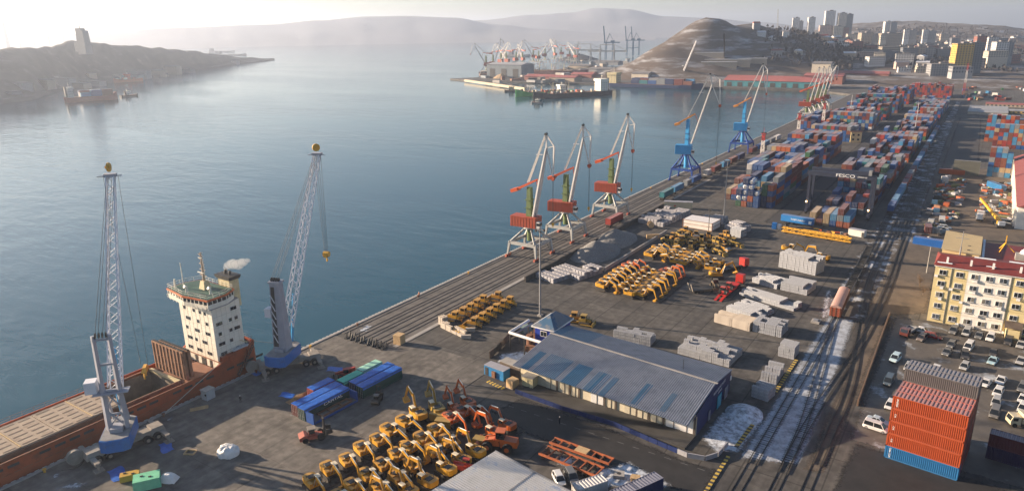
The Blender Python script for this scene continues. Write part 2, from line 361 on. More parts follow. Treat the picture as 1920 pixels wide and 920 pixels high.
def railing(pts, h=1.05, r=.035, post=1.5, mat=WHITE, parent=ship, name="railing", closed=False):
    m = MB(); pts = [Vector(p) for p in pts]; sg = list(zip(pts, pts[1:])) + ([(pts[-1], pts[0])] if closed else [])
    for a, b in sg:
        for z in (h, h*.5): m.bar(a+Vector((0, 0, z)), b+Vector((0, 0, z)), r*1.5)
        n = max(1, int((b-a).length/post))
        for i in range(n+1): p = a.lerp(b, i/n); m.bar(p, p+Vector((0, 0, h)), r*1.5)
    o = link(name, m.mesh(name, mat), parent)
    if parent: o["kind"] = 'stuff'
    return o
railing([(x, y, 21.3) for x, y in Q2], closed=True)
railing([(BX0, 87.6, 18.85), (BX0, 87.1, 18.85), (-8.8, 86.1, 18.85), (BX1, 87.1, 18.85), (BX1+.1, 92.6, 18.85)])
# mast, radar arms, vents, funnel, steam
mb = MB(); mb.box(-8.6, 92.2, 21.3, 2.2, 1.9, 1.9, tp=.62); part("mast_house", mb, CREAM, ship)
mb = MB(); mb.tube((-8.6, 92.2, 23.0), (-8.6, 92.2, 30.2), .28, 8, .14)
for z, l in ((24.6, 2.6), (26.0, 2.2), (27.4, 2.0), (28.6, 1.7), (29.6, 1.3)): mb.bar((-8.6-l/2, 92.2, z), (-8.6+l/2, 92.2, z), .12); mb.bar((-8.6, 91.6, z+.4), (-8.6, 92.8, z+.4), .1)
mast = part("mast", mb, M("mast tan", (.46, .33, .22), .6), ship)
mb = MB(); mb.bar((-10.4, 92, 25.2), (-8.0, 92, 25.2), .28, .12); mb.bar((-9.2, 91.9, 29.0), (-7.8, 91.9, 29.0), .22, .1); part("radar_scanner", mb, WHITE, mast)
for x, y, h in ((-15, 88.6, 2.2), (-13.2, 89.6, 3.4), (-15.6, 91, 5.5), (-12, 94.6, 5.5)):
    mb = MB(); mb.tube((x, y, 21.3), (x, y, 21.3+h), .09 if h > 3 else .2, 6); part("antenna" if h > 3 else "ventilator", mb, WHITE, ship)
for x, y in ((-9.8, 88.2), (-4.0, 90.5)):
    mb = MB(); mb.tube((x, y, 21.3), (x, y, 22.6), .28, 8); mb.tube((x, y, 22.6), (x, y-.5, 22.9), .38, 8); part("ventilator", mb, WHITE, ship)
mb = MB(); mb.box(-6.2, 96.9, 16.0, 4.4, 2.6, 7.0); fun = part("funnel", mb, CREAM, ship)
mb = MB(); mb.box(-6.2, 96.9, 23.0, 5.2, 3.0, .9, tp=1.12); mb.tube((-7, 96.9, 23.8), (-7, 97.2, 25.0), .35, 8); mb.tube((-5.4, 96.9, 23.8), (-5.4, 97.2, 24.8), .28, 8); part("funnel_cap", mb, DKST, fun)
# poop deck clutter, rails, lifeboat, gangway, mooring gear
mb = MB()
for i in range(22): mb.box(rnd.uniform(-14, -4), rnd.uniform(96.8, 98.6), 5.2, rnd.uniform(.4, 1.3), rnd.uniform(.4, 1.2), rnd.uniform(.5, 1.8))
for i in range(5): mb.tube((-13+i*2, 97.6, 5.6), (-12+i*2, 97.6, 5.6), .5, 8)
part("mooring_winches", mb, DKST, ship, kind='stuff')
mb = MB(); mb.loft([[(-1.9+.5*cos(t)*k, y, 6.5+.5*sin(t)*k) for t in [i*pi/4 for i in range(8)]] for y, k in ((92.4, .2), (93, .9), (95, 1), (96.6, .9), (97.2, .2))]); part("life_raft", mb, M("raft grey", (.42, .46, .5), .5), ship, smooth=True)
mb = MB(); mb.box(-2.2, 91.0, 5.2, 1.9, 3.4, 1.0); part("stores_locker", mb, HULL, ship)
mb = MB(); mb.bar((-3, 94, 6), (-3, 94, 9.2), .3); mb.bar((-3, 94, 9), (-1.4, 96.6, 7.4), .2); part("stores_crane", mb, CREAM, ship)
railing([(-1.6, 88.6, 5.6), (-1.5, 92, 6.3), (-1.5, 96.5, 6.4), (-3.2, 99.2, 6.6), (-14, 99.2, 6.6)], mat=STEEL)
mb = MB(); a, b = Vector((-.75, 92.6, .4)), Vector((-.75, 97.6, 6.3))
for s in (-.35, .35): mb.bar(a+Vector((s, 0, 0)), b+Vector((s, 0, 0)), .1, .22); mb.bar(a+Vector((s, 0, .9)), b+Vector((s, 0, .9)), .06)
for i in range(14): p = a.lerp(b, i/13); mb.box(p.x, p.y, p.z, .7, .25, .05)
part("gangway", mb, DKST, ship)
railing([(XL+.15, -20, 4.0), (XL+.15, 66, 4.0)], mat=RUST, post=2.2)
for nm, a, b in (("mooring_line", (-1.2, 88.2, 5.0), (1.2, 72.5, .5)), ("mooring_line", (-2.6, 99, 6.5), (1.0, 112, .6))):
    mb = MB(); mb.tube(a, b, .07, 6); part(nm, mb, HEMP, ship)
# ---------------------------------------------------------------- mobile harbour cranes
CBLUE = M("crane blue", (.012, .13, .42), .45, var=.18, scale=.5, dirt=(.02, .09, .22), dscale=.5, dlo=.5, dhi=.7)
CGREY = M("crane grey", (.30, .31, .36), .5, var=.12, scale=.5)
CWHT = M("boom white", (.66, .66, .70), .5, var=.1)
TYRE = BLACK
CHAS = M("dusty chassis", (.24, .21, .18), .8, var=.2, scale=.5)
BLUETARP = M("blue tarp", (.015, .10, .42), .45, var=.3, scale=1.2, bump=.5, bscale=1.5)
def lattice(m, a, b, w0, w1, n, side, t=.16):
    """four-chord lattice girder from a to b; side = horizontal width direction"""
    a, b = Vector(a), Vector(b); d = (b-a).normalized(); x = Vector(side).normalized(); y = d.cross(x).normalized()
    def ring(k): s = k/n; p = a.lerp(b, s); w = (w0+(w1-w0)*s)/2; return [p+x*(i*w)+y*(j*w*.8) for i, j in ((-1, -1), (1, -1), (1, 1), (-1, 1))]
    R0 = [ring(k) for k in range(n+1)]
    for i in range(4): m.bar(R0[0][i], R0[n][i], t*1.35)
    for k in range(n):
        for i in range(4):
            j = (i+1) % 4
            m.bar(R0[k][i], R0[k+1][j] if k % 2 else R0[k+1][i], t*.05 if False else t*.7) if False else None
            if k % 2: m.bar(R0[k][i], R0[k+1][j], t*.7)
            else: m.bar(R0[k][j], R0[k+1][i], t*.7)
def harbour_crane(base, rz_ch, tip, hook, label, twin):
    """tip: boom head in world; hook: block position"""
    bx, by = base; root = empty("mobile_harbour_crane", (bx, by, 0), 0, label, "crane")
    dv = Vector((tip[0]-bx, tip[1]-by, 0)); dv.normalize(); sd = Vector((-dv.y, dv.x, 0)); az = atan2(dv.y, dv.x)
    T = lambda f, s, z: Vector((0, 0, 0)) + dv*f + sd*s + Vector((0, 0, z))
    cu = Vector((cos(rz_ch), sin(rz_ch), 0)); cs = Vector((-cu.y, cu.x, 0)); Q = lambda f, s, z: cu*f + cs*s + Vector((0, 0, z))
    m = MB(); m.box(0, 0, 1.1, 13.5, 2.6, 1.1, rz_ch); m.box(0, 0, 2.2, 4.2, 3.6, .6, rz_ch)
    for e in (-1, 1): p = Q(e*6.0, 0, 1.1); m.box(p.x, p.y, 1.1, 3.0, 3.2, 1.3, rz_ch, tp=.8)
    ch = part("chassis", m, CHAS, root)
    w = MB(); w.tube((0, -.45, .8), (0, .45, .8), .8, 12); wm = w.mesh("wheel", TYRE)
    h = MB(); h.tube((0, -.47, .8), (0, .47, .8), .38, 8); hm = h.mesh("hub", CHAS)
    for e in (-5.6, -3.6, 3.6, 5.6):
        for s in (-1.9, 1.9):
            p = Q(e, s, 0); o = link("wheel", wm, root, p, rz_ch); link("hub", hm, o)
    for e in (-6.6, 6.6):
        m = MB(); m.bar(Q(e, -4.6, 1.3), Q(e, 4.6, 1.3), .9, .7); og = part("outrigger_beam", m, CHAS, root)
        for s in (-4.6, 4.6):
            m = MB(); p = Q(e, s, 0); m.tube(p, p+Vector((0, 0, 1.6)), .28, 8); m.box(p.x, p.y, .06, 1.7, 1.7, .2, rz_ch); part("support_foot", m, CHAS, og)
    # slewing platform, blue clad machinery and counterweight
    m = MB(); m.tube((0, 0, 2.7), (0, 0, 3.2), 1.6, 16); part("slewing_ring", m, DKST, root)
    pts = [T(-7.2, -1.4, 0), T(-6.6, -2.6, 0), T(1.6, -2.6, 0), T(2.6, -1.2, 0), T(2.6, 1.2, 0), T(1.6, 2.6, 0), T(-6.6, 2.6, 0), T(-7.2, 1.4, 0)]
    m = MB(); m.loft([[(p.x*k, p.y*k, z) for p in pts] for z, k in ((3.0, .93), (3.3, 1), (5.7, 1), (5.8, .99))]); hs = part("machinery_house", m, CBLUE, root)
    m = MB(); m.slab([(p.x*.96, p.y*.96) for p in pts], 5.8, 5.86); part("house_roof", m, M("dusty roof", (.2, .2, .21), .8, var=.3), hs)
    m = MB(); p = T(-3, 0, 0); m.box(p.x, p.y, 5.86, 2.6, 2.2, .8, az); part("engine_cover", m, CGREY, hs)
    # tower
    if twin:   # open twin-column tower braced between
        for s in (-1.5, 1.5):
            m = MB(); m.bar(T(-2.6, s, 5.8), T(-2.2, s*.9, 25.4), 1.0, .8, .65, .6); part("tower_column", m, CGREY, root)
        m = MB()
        for z in (9, 14, 19.5, 24.6): m.bar(T(-2.45, -1.5, z), T(-2.45, 1.5, z), .35, .4)
        for z, z1 in ((6.2, 10), (10, 14.5)): m.bar(T(-2.5, -1.5, z), T(-2.4, 1.5, z1), .25); m.bar(T(-2.5, 1.5, z), T(-2.4, -1.5, z1), .25)
        m.bar(T(.8, -1.3, 6), T(-1.9, -1.4, 15), .45); m.bar(T(.8, 1.3, 6), T(-1.9, 1.4, 15), .45)
        for z in (7, 9, 11, 13): m.bar(T(.8-(z-6)*.3, -1.3, z), T(-2.3, -1.4, z+2), .2); m.bar(T(.8-(z-6)*.3, 1.3, z), T(-2.3, 1.4, z+2), .2)
        part("tower_bracing", m, CGREY, root, kind='stuff')
        m = MB(); m.box(*T(-2.3, 0, 0)[:2], 13.6, 2.4, 6.2, .15, az); tp_ = part("service_platform", m, CGREY, root)
        m = MB(); m.box(*T(-1.6, 3.4, 0)[:2], 13.8, 2.2, 2.0, 2.4, az); cb = part("operator_cab", m, CWHT, root)
        m = MB(); m.box(*T(-.6, 3.4, 0)[:2], 14.7, .4, 1.7, 1.1, az); m.box(*T(-1.6, 4.42, 0)[:2], 14.7, 1.5, .08, 1.1, az); part("cab_window", m, GLASS, cb)
    else:      # closed tapering box tower with an open ladder bay on one side
        m = MB(); r = lambda z, a, b, wd: [tuple(T(a, -wd, z)), tuple(T(b, -wd, z)), tuple(T(b, wd, z)), tuple(T(a, wd, z))]
        m.loft([r(5.8, -3.6, -.6, 1.7), r(22.8, -2.9, -1.2, 1.25)]); tw = part("tower", m, CGREY, root)
        m = MB()
        m.add([T(-3.66, .15, 7), T(-3.66, 1.4, 7), T(-3.0, 1.0, 22), T(-3.0, .1, 22)], [(0, 1, 2, 3)])
        part("ladder_bay", m, DKST, tw)
        m = MB()
        for z in range(8, 20, 2): m.bar(T(-3.68+(z-7)*.044, .2, z), T(-3.68+(z-5)*.044, 1.25, z+2), .18)
        part("bay_bracing", m, CWHT, tw, kind='stuff')
        m = MB(); m.box(*T(-2, 0, 0)[:2], 22.8, 2.4, 3.0, .5, az); part("tower_head", m, CGREY, root)
        m = MB(); m.box(*T(-2.2, 2.4, 0)[:2], 14.2, 2.0, 1.6, 2.2, az); cb = part("operator_cab", m, CWHT, root)
        m = MB(); m.box(*T(-1.1, 2.4, 0)[:2], 15, .3, 1.3, 1.1, az); part("cab_window", m, GLASS, cb)
    # sheaves on the tower head
    m = MB()
    for s in (-.9, -.3, .3, .9): c = T(-2.2, s, 25.4 if twin else 23.6); m.tube(c-sd*.08, c+sd*.08, .55, 10)
    part("head_sheave", m, DKST, root, kind='stuff')
    foot = T(.9, 0, 13.0 if twin else 10.5); tl = Vector((tip[0]-bx, tip[1]-by, tip[2]))
    m = MB(); lattice(m, foot, tl, 2.3, 1.5, 26, sd); part("boom", m, CWHT, root)
    m = MB(); m.box(tl.x, tl.y, tl.z-.2, 1.6, 2.4, .7, az); m.bar(tl+sd*1.2, tl+sd*2.6, .2); m.bar(tl-sd*1.2, tl-sd*2.2, .2); bh = part("boom_head", m, CGREY, root)
    m = MB(); wc = tl+Vector((0, 0, 1.9)) - dv*.2; a2 = (dv*.75+sd*.66).normalized() if not twin else (dv*.2+sd*.97).normalized()
    m.tube(wc-a2*.18, wc+a2*.18, 1.0, 16); m.tube(wc-a2*.5, wc+a2*.7, .28, 8); part("cable_reel", m, YEL, bh)
    m = MB(); m.bar(foot-dv*.2-Vector((0, 0, 1.5)), T(2.2, 0, 4.0), .35); m.bar(T(1.9, 0, 4.5), foot.lerp(tl, .18), .5, .5, .3, .3); part("luffing_cylinder", m, M("cylinder blue", (.03, .22, .45), .3), root)
    hd = T(-2.2, 0, 25.6 if twin else 24.0); m = MB()
    for s in (-.9, -.4, .4, .9): m.tube(hd+sd*s, tl+sd*s*.8, .045, 5, cap=False)
    part("luffing_rope", m, ROPE, root, kind='stuff')
    hk = Vector((hook[0]-bx, hook[1]-by, hook[2])); m = MB()
    for s in (-1.1, -.35, .35, 1.1) if not twin else (-1.6, 1.6): m.tube(tl+sd*s*.9, hk+sd*s*.45+Vector((0, 0, 1.4)), .045, 5, cap=False)
    part("hoist_rope", m, ROPE, root, kind='stuff')
    if not twin:
        m = MB(); m.box(hk.x, hk.y, hk.z, 1.9, .9, 1.3, az, tp=.8); m.tube(hk+sd*-.8+Vector((0, 0, .8)), hk+sd*.8+Vector((0, 0, .8)), .75, 10); m.bar(hk+Vector((0, 0, -1.3)), hk, .25); m.bar(hk+Vector((0, 0, -1.3)), hk+dv*.6+Vector((0, 0, -.9)), .22); part("hook_block", m, YEL, root)
    else:
        m = MB(); m.box(hk.x, hk.y, hk.z, 3.6, 1.2, 1.0, az, tp=.6)
        for s in (-1.5, 0, 1.5): m.bar(hk+dv*s, hk+dv*s*1.2+Vector((0, 0, -1.5)), .3)
        part("grab", m, YEL, root)
    # cable drum and cable guide at the chassis end
    m = MB(); p = Q(-8.6, 1.5, 1.5); m.tube(p-cs*.5, p+cs*.5, 1.5, 14); m.tube(p-cs*.7, p+cs*.7, .5, 8); part("cable_drum", m, CHAS, root)
    return root
harbour_crane((6.3, 61.0), radians(82), (-14.1, 77.7, 50.4), (-14.1, 77.7, 4.6), "grey twin column harbour crane on blue base with its boom over the open hold", True)
harbour_crane((5.6, 102.8), radians(62), (-4.0, 126.0, 48.6), (-4.0, 126.0, 20.6), "harbour crane with closed tapering tower and yellow hook block by the ship's stern", False)

# ---------------------------------------------------------------- rail-mounted portal cranes
PRED = M("portal red", (.36, .065, .03), .55, var=.15); PORG = M("portal orange red", (.55, .085, .02), .5, var=.12); PGRN = M("portal green", (.09, .13, .045), .6, var=.2)
PWHT = M("portal white", (.60, .57, .54), .5, var=.12); PGRY = M("portal grey", (.34, .34, .33), .6, var=.15)
PBLU = M("portal light blue", (.03, .25, .52), .45, var=.12); PNAV = M("portal navy", (.010, .045, .22), .45, var=.2); PAMB = M("portal amber", (.62, .24, .04), .5, var=.15)
def portal_crane(c, a, k, label, group, blue=False, simple=False):
    """k: key points of the slewing part in its own plane (x forward, z up)"""
    root = empty("portal_crane", (c[0], c[1], .12), 0, label, "crane", group)
    dv = Vector((cos(a), sin(a), 0)); sd = Vector((-dv.y, dv.x, 0)); T = lambda x, s, z: dv*x+sd*s+Vector((0, 0, z))
    pm, legm = (PNAV, PNAV) if blue else (PGRY, PGRY)
    gx, gy, gz, rz_ = 5.4, 5.2, 5.2 if not blue else 6.0, k['ring']
    if blue: gx, gy = 5.6, 6.0
    for x in (-gx, gx):
        for y in (-gy, gy):
            m = MB(); m.bar((x*1.12, y*1.1, .8), (x, y, gz), .55, .7, .9, .9); lg = part("leg", m, legm, root)
            m = MB(); m.box(x*1.12, y*1.1, .06, .7, 3.0, .75, tp=.9, tpy=.8); part("bogie", m, PRED if not blue else PNAV, lg)
            m = MB(); m.bar((x, y, gz), (x*.22, y*.24, rz_), .75, .8, .55, .6); part("strut", m, pm, root)
    for x in (-gx, gx): m = MB(); m.bar((x, -gy-.4, gz), (x, gy+.4, gz), .8, 1.1); part("sill_beam", m, pm, root)
    for y in (-gy, gy): m = MB(); m.bar((-gx, y, gz), (gx, y, gz), .8, 1.1); part("portal_girder", m, pm, root)
    m = MB(); m.tube((0, 0, gz+.2), (0, 0, rz_), 1.1, 10); part("king_post", m, PGRN if not blue else PBLU, root)
    m = MB(); m.tube((0, 0, rz_), (0, 0, rz_+.5), 2.6, 18); part("slewing_ring", m, PGRY if not blue else PNAV, root)
    z0, z1 = rz_+.5, k['house']
    m = MB(); m.box(*T(k['hx'], 0, 0)[:2], z0, k['hl'], 4.6, z1-z0, a); hs = part("machinery_house", m, PRED if not blue else PBLU, root)
    m = MB()
    for i in range(9):
        for s in (-1, 1): p = T(k['hx']-k['hl']/2+.5+i*(k['hl']-1)/8, s*2.33, 0); m.box(p.x, p.y, z0+.1, .22, .1, z1-z0-.2, a)
    part("cladding_rib", m, PRED if not blue else PBLU, hs, kind='stuff')
    m = MB(); p = T(k['hx']+k['hl']/2+.5, -1.4, 0); m.box(p.x, p.y, z0+.2, 1.8, 1.7, 2.3, a); cb = part("operator_cab", m, PWHT, root)
    m = MB(); p = T(k['hx']+k['hl']/2+.9, -1.4, 0); m.box(p.x, p.y, z0+1.1, 1.4, 1.8, 1.0, a); part("cab_window", m, GLASS, cb)
    tt = k['tower']; m = MB(); m.bar(T(0, 0, z1-.5), T(0, 0, tt), 2.1, 2.1, 1.5, 1.5); tw = part("tower", m, PGRN if not blue else PBLU, root)
    m = MB()
    for z in (z1+3, z1+6): p = T(0, 0, z); m.box(p.x, p.y, z, 3.0, 3.0, .12, a)
    part("tower_gallery", m, PGRN if not blue else PNAV, tw, kind='stuff')
    cw, le = k['cw'], k['lever']
    m = MB()
    for s in (-.9, .9): m.bar(T(cw[0], s, cw[1]), T(le[0], s, le[1]), .5, .9, .4, .6)
    m.bar(T(cw[0]-.6, 0, cw[1]), T(cw[0]+2.2, 0, cw[1]+.9), 2.6, 1.2); part("counterweight_lever", m, PORG if not blue else PAMB, root)
    jf, jt, tip, be, bm = k['jf'], k['jt'], k['tip'], k['be'], k['bm']
    m = MB(); mid = (jf[0]*.55+jt[0]*.45, jf[1]*.55+jt[1]*.45)
    for s in (-1.1, 1.1): m.bar(T(jf[0], s, jf[1]), T(mid[0], s*.75, mid[1]), .55, .8, .6, 1.3); m.bar(T(mid[0], s*.75, mid[1]), T(jt[0], s*.35, jt[1]), .6, 1.3, .4, .6)
    for t in (.15, .35, .55, .75): p = jf[0]+(jt[0]-jf[0])*t, jf[1]+(jt[1]-jf[1])*t; m.bar(T(p[0], -1, p[1]), T(p[0], 1, p[1]), .3)
    part("jib", m, PWHT, root)
    m = MB(); m.bar(T(jt[0], 0, jt[1]), T(tip[0], 0, tip[1]), .5); m.bar(T(tip[0], 0, tip[1]), T(bm[0], 0, bm[1]), .45); m.bar(T(bm[0], 0, bm[1]), T(be[0], 0, be[1]), .5, .6, .35, .4); m.bar(T(jt[0], 0, jt[1]), T(be[0], 0, be[1]), .4, .5, .3, .3); m.bar(T(jt[0], 0, jt[1]), T(bm[0], 0, bm[1]), .3)
    bk = part("beak", m, PWHT, root)
    m = MB(); m.tube(T(be[0], -.5, be[1]), T(be[0], .5, be[1]), .75, 10); m.bar(T(be[0], 0, be[1]-.9), T(be[0], 0, be[1]+.4), .8); part("head_sheave", m, PRED, bk)
    m = MB(); m.tube(T(tip[0], -.5, tip[1]), T(tip[0], .5, tip[1]), .5, 8); part("tip_sheave", m, DKST, bk)
    tb = k['tie']; m = MB()
    for s in (-.55, .55): m.bar(T(tb[0], s, tb[1]), T(tip[0]-.3, s*.5, tip[1]-.5), .32, .42)
    m.box(*T((tb[0]+tip[0])/2+1.0, 0, 0)[:2], tb[1]*.42+tip[1]*.58, 2.2, 1.5, .1, a); part("tie_beam", m, PWHT, root)
    m = MB(); m.bar(T(le[0], 0, le[1]), T(jf[0]*.65+jt[0]*.35, 0, jf[1]*.65+jt[1]*.35), .25); part("balance_rod", m, PRED, root)
    if not simple:
        m = MB()
        for s in (-.3, .3): m.tube(T(be[0], s, be[1]), T(be[0], s, k.get('hook', 14)+1), .05, 5, cap=False)
        part("hoist_rope", m, ROPE, root, kind='stuff')
        m = MB(); p = T(be[0], 0, k.get('hook', 14)); m.box(p.x, p.y, p.z, .7, .5, 1.1, a); m.bar(p-Vector((0, 0, .7)), p, .2); part("hook_block", m, YEL, root)
        m = MB(); z = z0; m.bar((gx*1.05, gy, 1), (gx*.3, gy*.6, rz_), .5, .1); m.bar((-gx*1.05, -gy, 1), (-gx*.3, -gy*.6, rz_), .5, .1); part("access_ladder", m, DKST, root, kind='stuff')
    return root
KA = dict(ring=10.2, house=14.6, hx=-1.6, hl=10.5, tower=25.2, cw=(-6.6, 23.3), lever=(2.8, 28), jf=(1.9, 14.8), jt=(6.7, 39.6), tip=(6.6, 44.4), bm=(9.7, 40.4), be=(9.3, 29.2), tie=(-.5, 27.0), hook=12)
KD = dict(ring=13.2, house=18.6, hx=-1.6, hl=8.5, tower=32.2, cw=(-6.4, 29.0), lever=(3.3, 35), jf=(2.3, 19.5), jt=(11.0, 50.2), tip=(9.8, 55.6), bm=(14.8, 53.0), be=(15.7, 39.6), tie=(-.5, 33), hook=9)
KE = dict(KD, jt=(9.6, 50.4), tip=(9.0, 55.8), bm=(12.0, 52.6), be=(12.6, 37.5))
QC = "portal cranes along the quay"
portal_crane((8, 211), radians(4), KA, "red and green portal crane nearest the open quay, first of three", QC)
portal_crane((8, 237.5), radians(10), KA, "red and green portal crane in the middle of the three alike", QC)
portal_crane((8, 277.5), radians(6), KA, "red and green portal crane beside the red container wagon, third of three", QC)
portal_crane((8, 369.5), radians(12), KD, "blue portal crane with amber lever, the larger looking of two", QC, True)
portal_crane((8, 473), radians(8), KE, "blue portal crane farther along the quay, second of the two", QC, True)
for i, y in enumerate((672, 690, 712, 728, 748)):
    portal_crane((6, y), radians((6, 14, 4, 10, 30)[i]), dict(KA, tip=(6.6+.4*i, 44-.5*i)), f"far red and white portal crane, {nth(i)} in the distant quay cluster", QC, simple=True)
# ---------------------------------------------------------------- kinds of machines and vehicles
PAINT = M("machine paint", tint=True, rough=.5, var=.14, scale=.9, dust=.10, dirt=(.10, .065, .02), dscale=1.3, dlo=.6, dhi=.85)
CARP = M("car paint", tint=True, rough=.3, var=.06, dust=.12, spec=.5)
CABR = M("cream cab roof", (.62, .54, .40), .6, var=.08)
TRACK = M("muddy track", (.045, .038, .032), .9, var=.35, scale=2)
ENGC = M("black engine cover", (.028, .028, .03), .45, var=.3, scale=1.5)
CHROME = M("cylinder rod", (.45, .44, .42), .3, .7)
LAMP = M("lamp lens", (.6, .56, .5), .2)
YC = (.47, .235, .013); OC = (.46, .095, .014); YC2 = (.40, .20, .018); YC3 = (.32, .20, .03)
def track_mesh(l, w, h, y):
    m = MB(); r = h/2; P = []
    for i in range(5): t = -pi/2+pi*i/4; P.append((l/2-r+r*cos(t), r+r*sin(t)))
    for i in range(5): t = pi/2+pi*i/4; P.append((-l/2+r+r*cos(t), r+r*sin(t)))
    return m.prof(P, y-w/2, y+w/2)
def wheel(p, y, r, w, x, n=12): return MB().tube((x, y-w/2, r), (x, y+w/2, r), r, n)
def make_excavator(name, armvar):
    p = Proto(name)
    for s in (-1, 1): e = p.add("track", track_mesh(4.4, .62, .95, s*1.25), TRACK); p.sub(e, "track_frame", MB().box(0, s*1.25, .3, 3.0, .66, .32), ENGC)
    p.add("undercarriage", MB().box(0, 0, .45, 1.9, 1.9, .5).tube((0, 0, .9), (0, 0, 1.1), .8, 10), ENGC)
    b = MB(); b.slab([(-1.6, -1.35), (1.5, -1.35), (1.5, 1.35), (-1.6, 1.35)], 1.1, 1.75); b.box(-.9, 0, 1.75, 1.7, 2.6, .55); b.box(.7, -.95, 1.75, 1.5, .75, .35)
    e = p.add("upper_body", b, PAINT); p.sub(e, "engine_cover", MB().box(-.85, .15, 2.3, 1.25, 1.5, .14, tp=.92), ENGC); p.sub(e, "exhaust", MB().tube((-1.1, -.8, 2.3), (-1.1, -.8, 2.8), .07, 6), ENGC)
    cwp = [(-1.6+.0, -1.32), (-2.25, -1.15), (-2.5, -.6), (-2.5, .6), (-2.25, 1.15), (-1.6, 1.32)]
    p.add("counterweight", MB().slab(cwp[::-1], 1.15, 2.35), PAINT)
    e = p.add("cab", MB().prof([(.05, 1.75), (1.5, 1.75), (1.75, 2.2), (1.35, 3.0), (.05, 3.0)][::1], .38, 1.32), PAINT)
    p.sub(e, "cab_roof", MB().box(.7, .85, 3.0, 1.45, 1.02, .12, tp=.9), CABR)
    p.sub(e, "windscreen", MB().add([(1.77, .45, 2.22), (1.77, 1.25, 2.22), (1.37, 1.25, 2.97), (1.37, .45, 2.97)], [(0, 1, 2, 3)]), GLASS)
    p.sub(e, "side_window", MB().box(.7, .85, 2.15, 1.1, 1.0, .75), GLASS)
    h = armvar  # boom bend x,z ; boom end ; stick end
    bx, bz, ex, ez, sx, sz = h
    m = MB(); m.prof([(.9, 1.5), (1.3, 1.45), (bx+.15, bz-.45), (ex+.1, ez-.2), (ex-.05, ez+.25), (bx-.1, bz+.3)], -.47, -.13)
    e = p.add("boom", m, PAINT); p.sub(e, "boom_cylinder", MB().tube((1.6, -.6, 1.6), (bx-.2, -.6, bz-.2), .09, 6).tube((1.6, 0, 1.6), (bx-.2, 0, bz-.2), .09, 6), CHROME)
    p.sub(e, "stick_cylinder", MB().tube((bx-.1, -.3, bz+.4), (ex-.1, -.3, ez+.5), .10, 6), CHROME)
    m = MB(); m.prof([(ex-.3, ez+.65), (ex-.1, ez-.15), (sx-.08, sz), (sx+.14, sz+.08), (ex+.25, ez+.1)], -.47, -.13); p.add("stick", m, PAINT)
    m = MB(); q = -1 if sx < ex else -1
    m.prof([(sx+.15, sz+.15), (sx-.2, sz-.0), (sx-1.05, sz-.35), (sx-1.15, sz-.75), (sx-.6, sz-.95), (sx+.05, sz-.7)], -.95, .35); p.add("bucket", m, PAINT)
    return p
EXC = make_excavator("excavator", (3.1, 4.1, 5.6, 3.1, 6.4, 1.0))
EXC2 = make_excavator("excavator", (2.9, 4.5, 5.4, 4.2, 6.6, 1.2))
EXC3 = make_excavator("excavator", (3.6, 3.2, 6.4, 2.2, 5.0, 1.0))
EXC4 = make_excavator("excavator", (2.6, 4.7, 4.9, 5.4, 6.5, 2.3))
def make_dozer():
    p = Proto("bulldozer")
    for s in (-1, 1): e = p.add("track", track_mesh(3.4, .6, 1.05, s*1.1), TRACK); p.sub(e, "track_frame", MB().box(0, s*1.1, .35, 2.4, .64, .35), PAINT); p.add("push_arm", MB().bar((-.3, s*1.5, .55), (2.3, s*1.5, .5), .22), PAINT)
    p.add("belly", MB().box(0, 0, .4, 2.9, 1.5, .7), ENGC)
    e = p.add("hood", MB().prof([(.35, 1.1), (1.75, 1.1), (1.75, 1.85), (.35, 2.0)], -.55, .55), PAINT); p.sub(e, "exhaust", MB().tube((1.0, .2, 1.9), (1.0, .2, 2.75), .08, 6), ENGC); p.sub(e, "grille", MB().box(1.77, 0, 1.2, .05, .9, .6), ENGC)
    e = p.add("cab", MB().box(-.45, 0, 1.1, 1.5, 1.5, .95), PAINT); p.sub(e, "cab_glass", MB().box(-.45, 0, 2.05, 1.4, 1.4, .85), GLASS); p.sub(e, "cab_roof", MB().box(-.45, 0, 2.9, 1.75, 1.75, .14), PAINT)
    q = MB()
    for x in (-1.12, .22):
        for y in (-.68, .68): q.bar((x, y, 2.0), (x, y, 2.9), .14)
    p.sub(e, "cab_post", q, PAINT)
    p.add("fuel_tank", MB().box(-1.5, 0, 1.0, .6, 1.4, .8), PAINT)
    p.add("blade", MB().prof([(2.35, .1), (2.6, .1), (2.45, .6), (2.6, 1.25), (2.35, 1.25), (2.25, .6)], -1.75, 1.75), PAINT)
    p.add("ripper", MB().bar((-1.8, 0, .9), (-2.5, 0, .9), 1.2, .25).bar((-2.4, 0, .9), (-2.5, 0, .2), .2), PAINT)
    return p
DOZ = make_dozer()
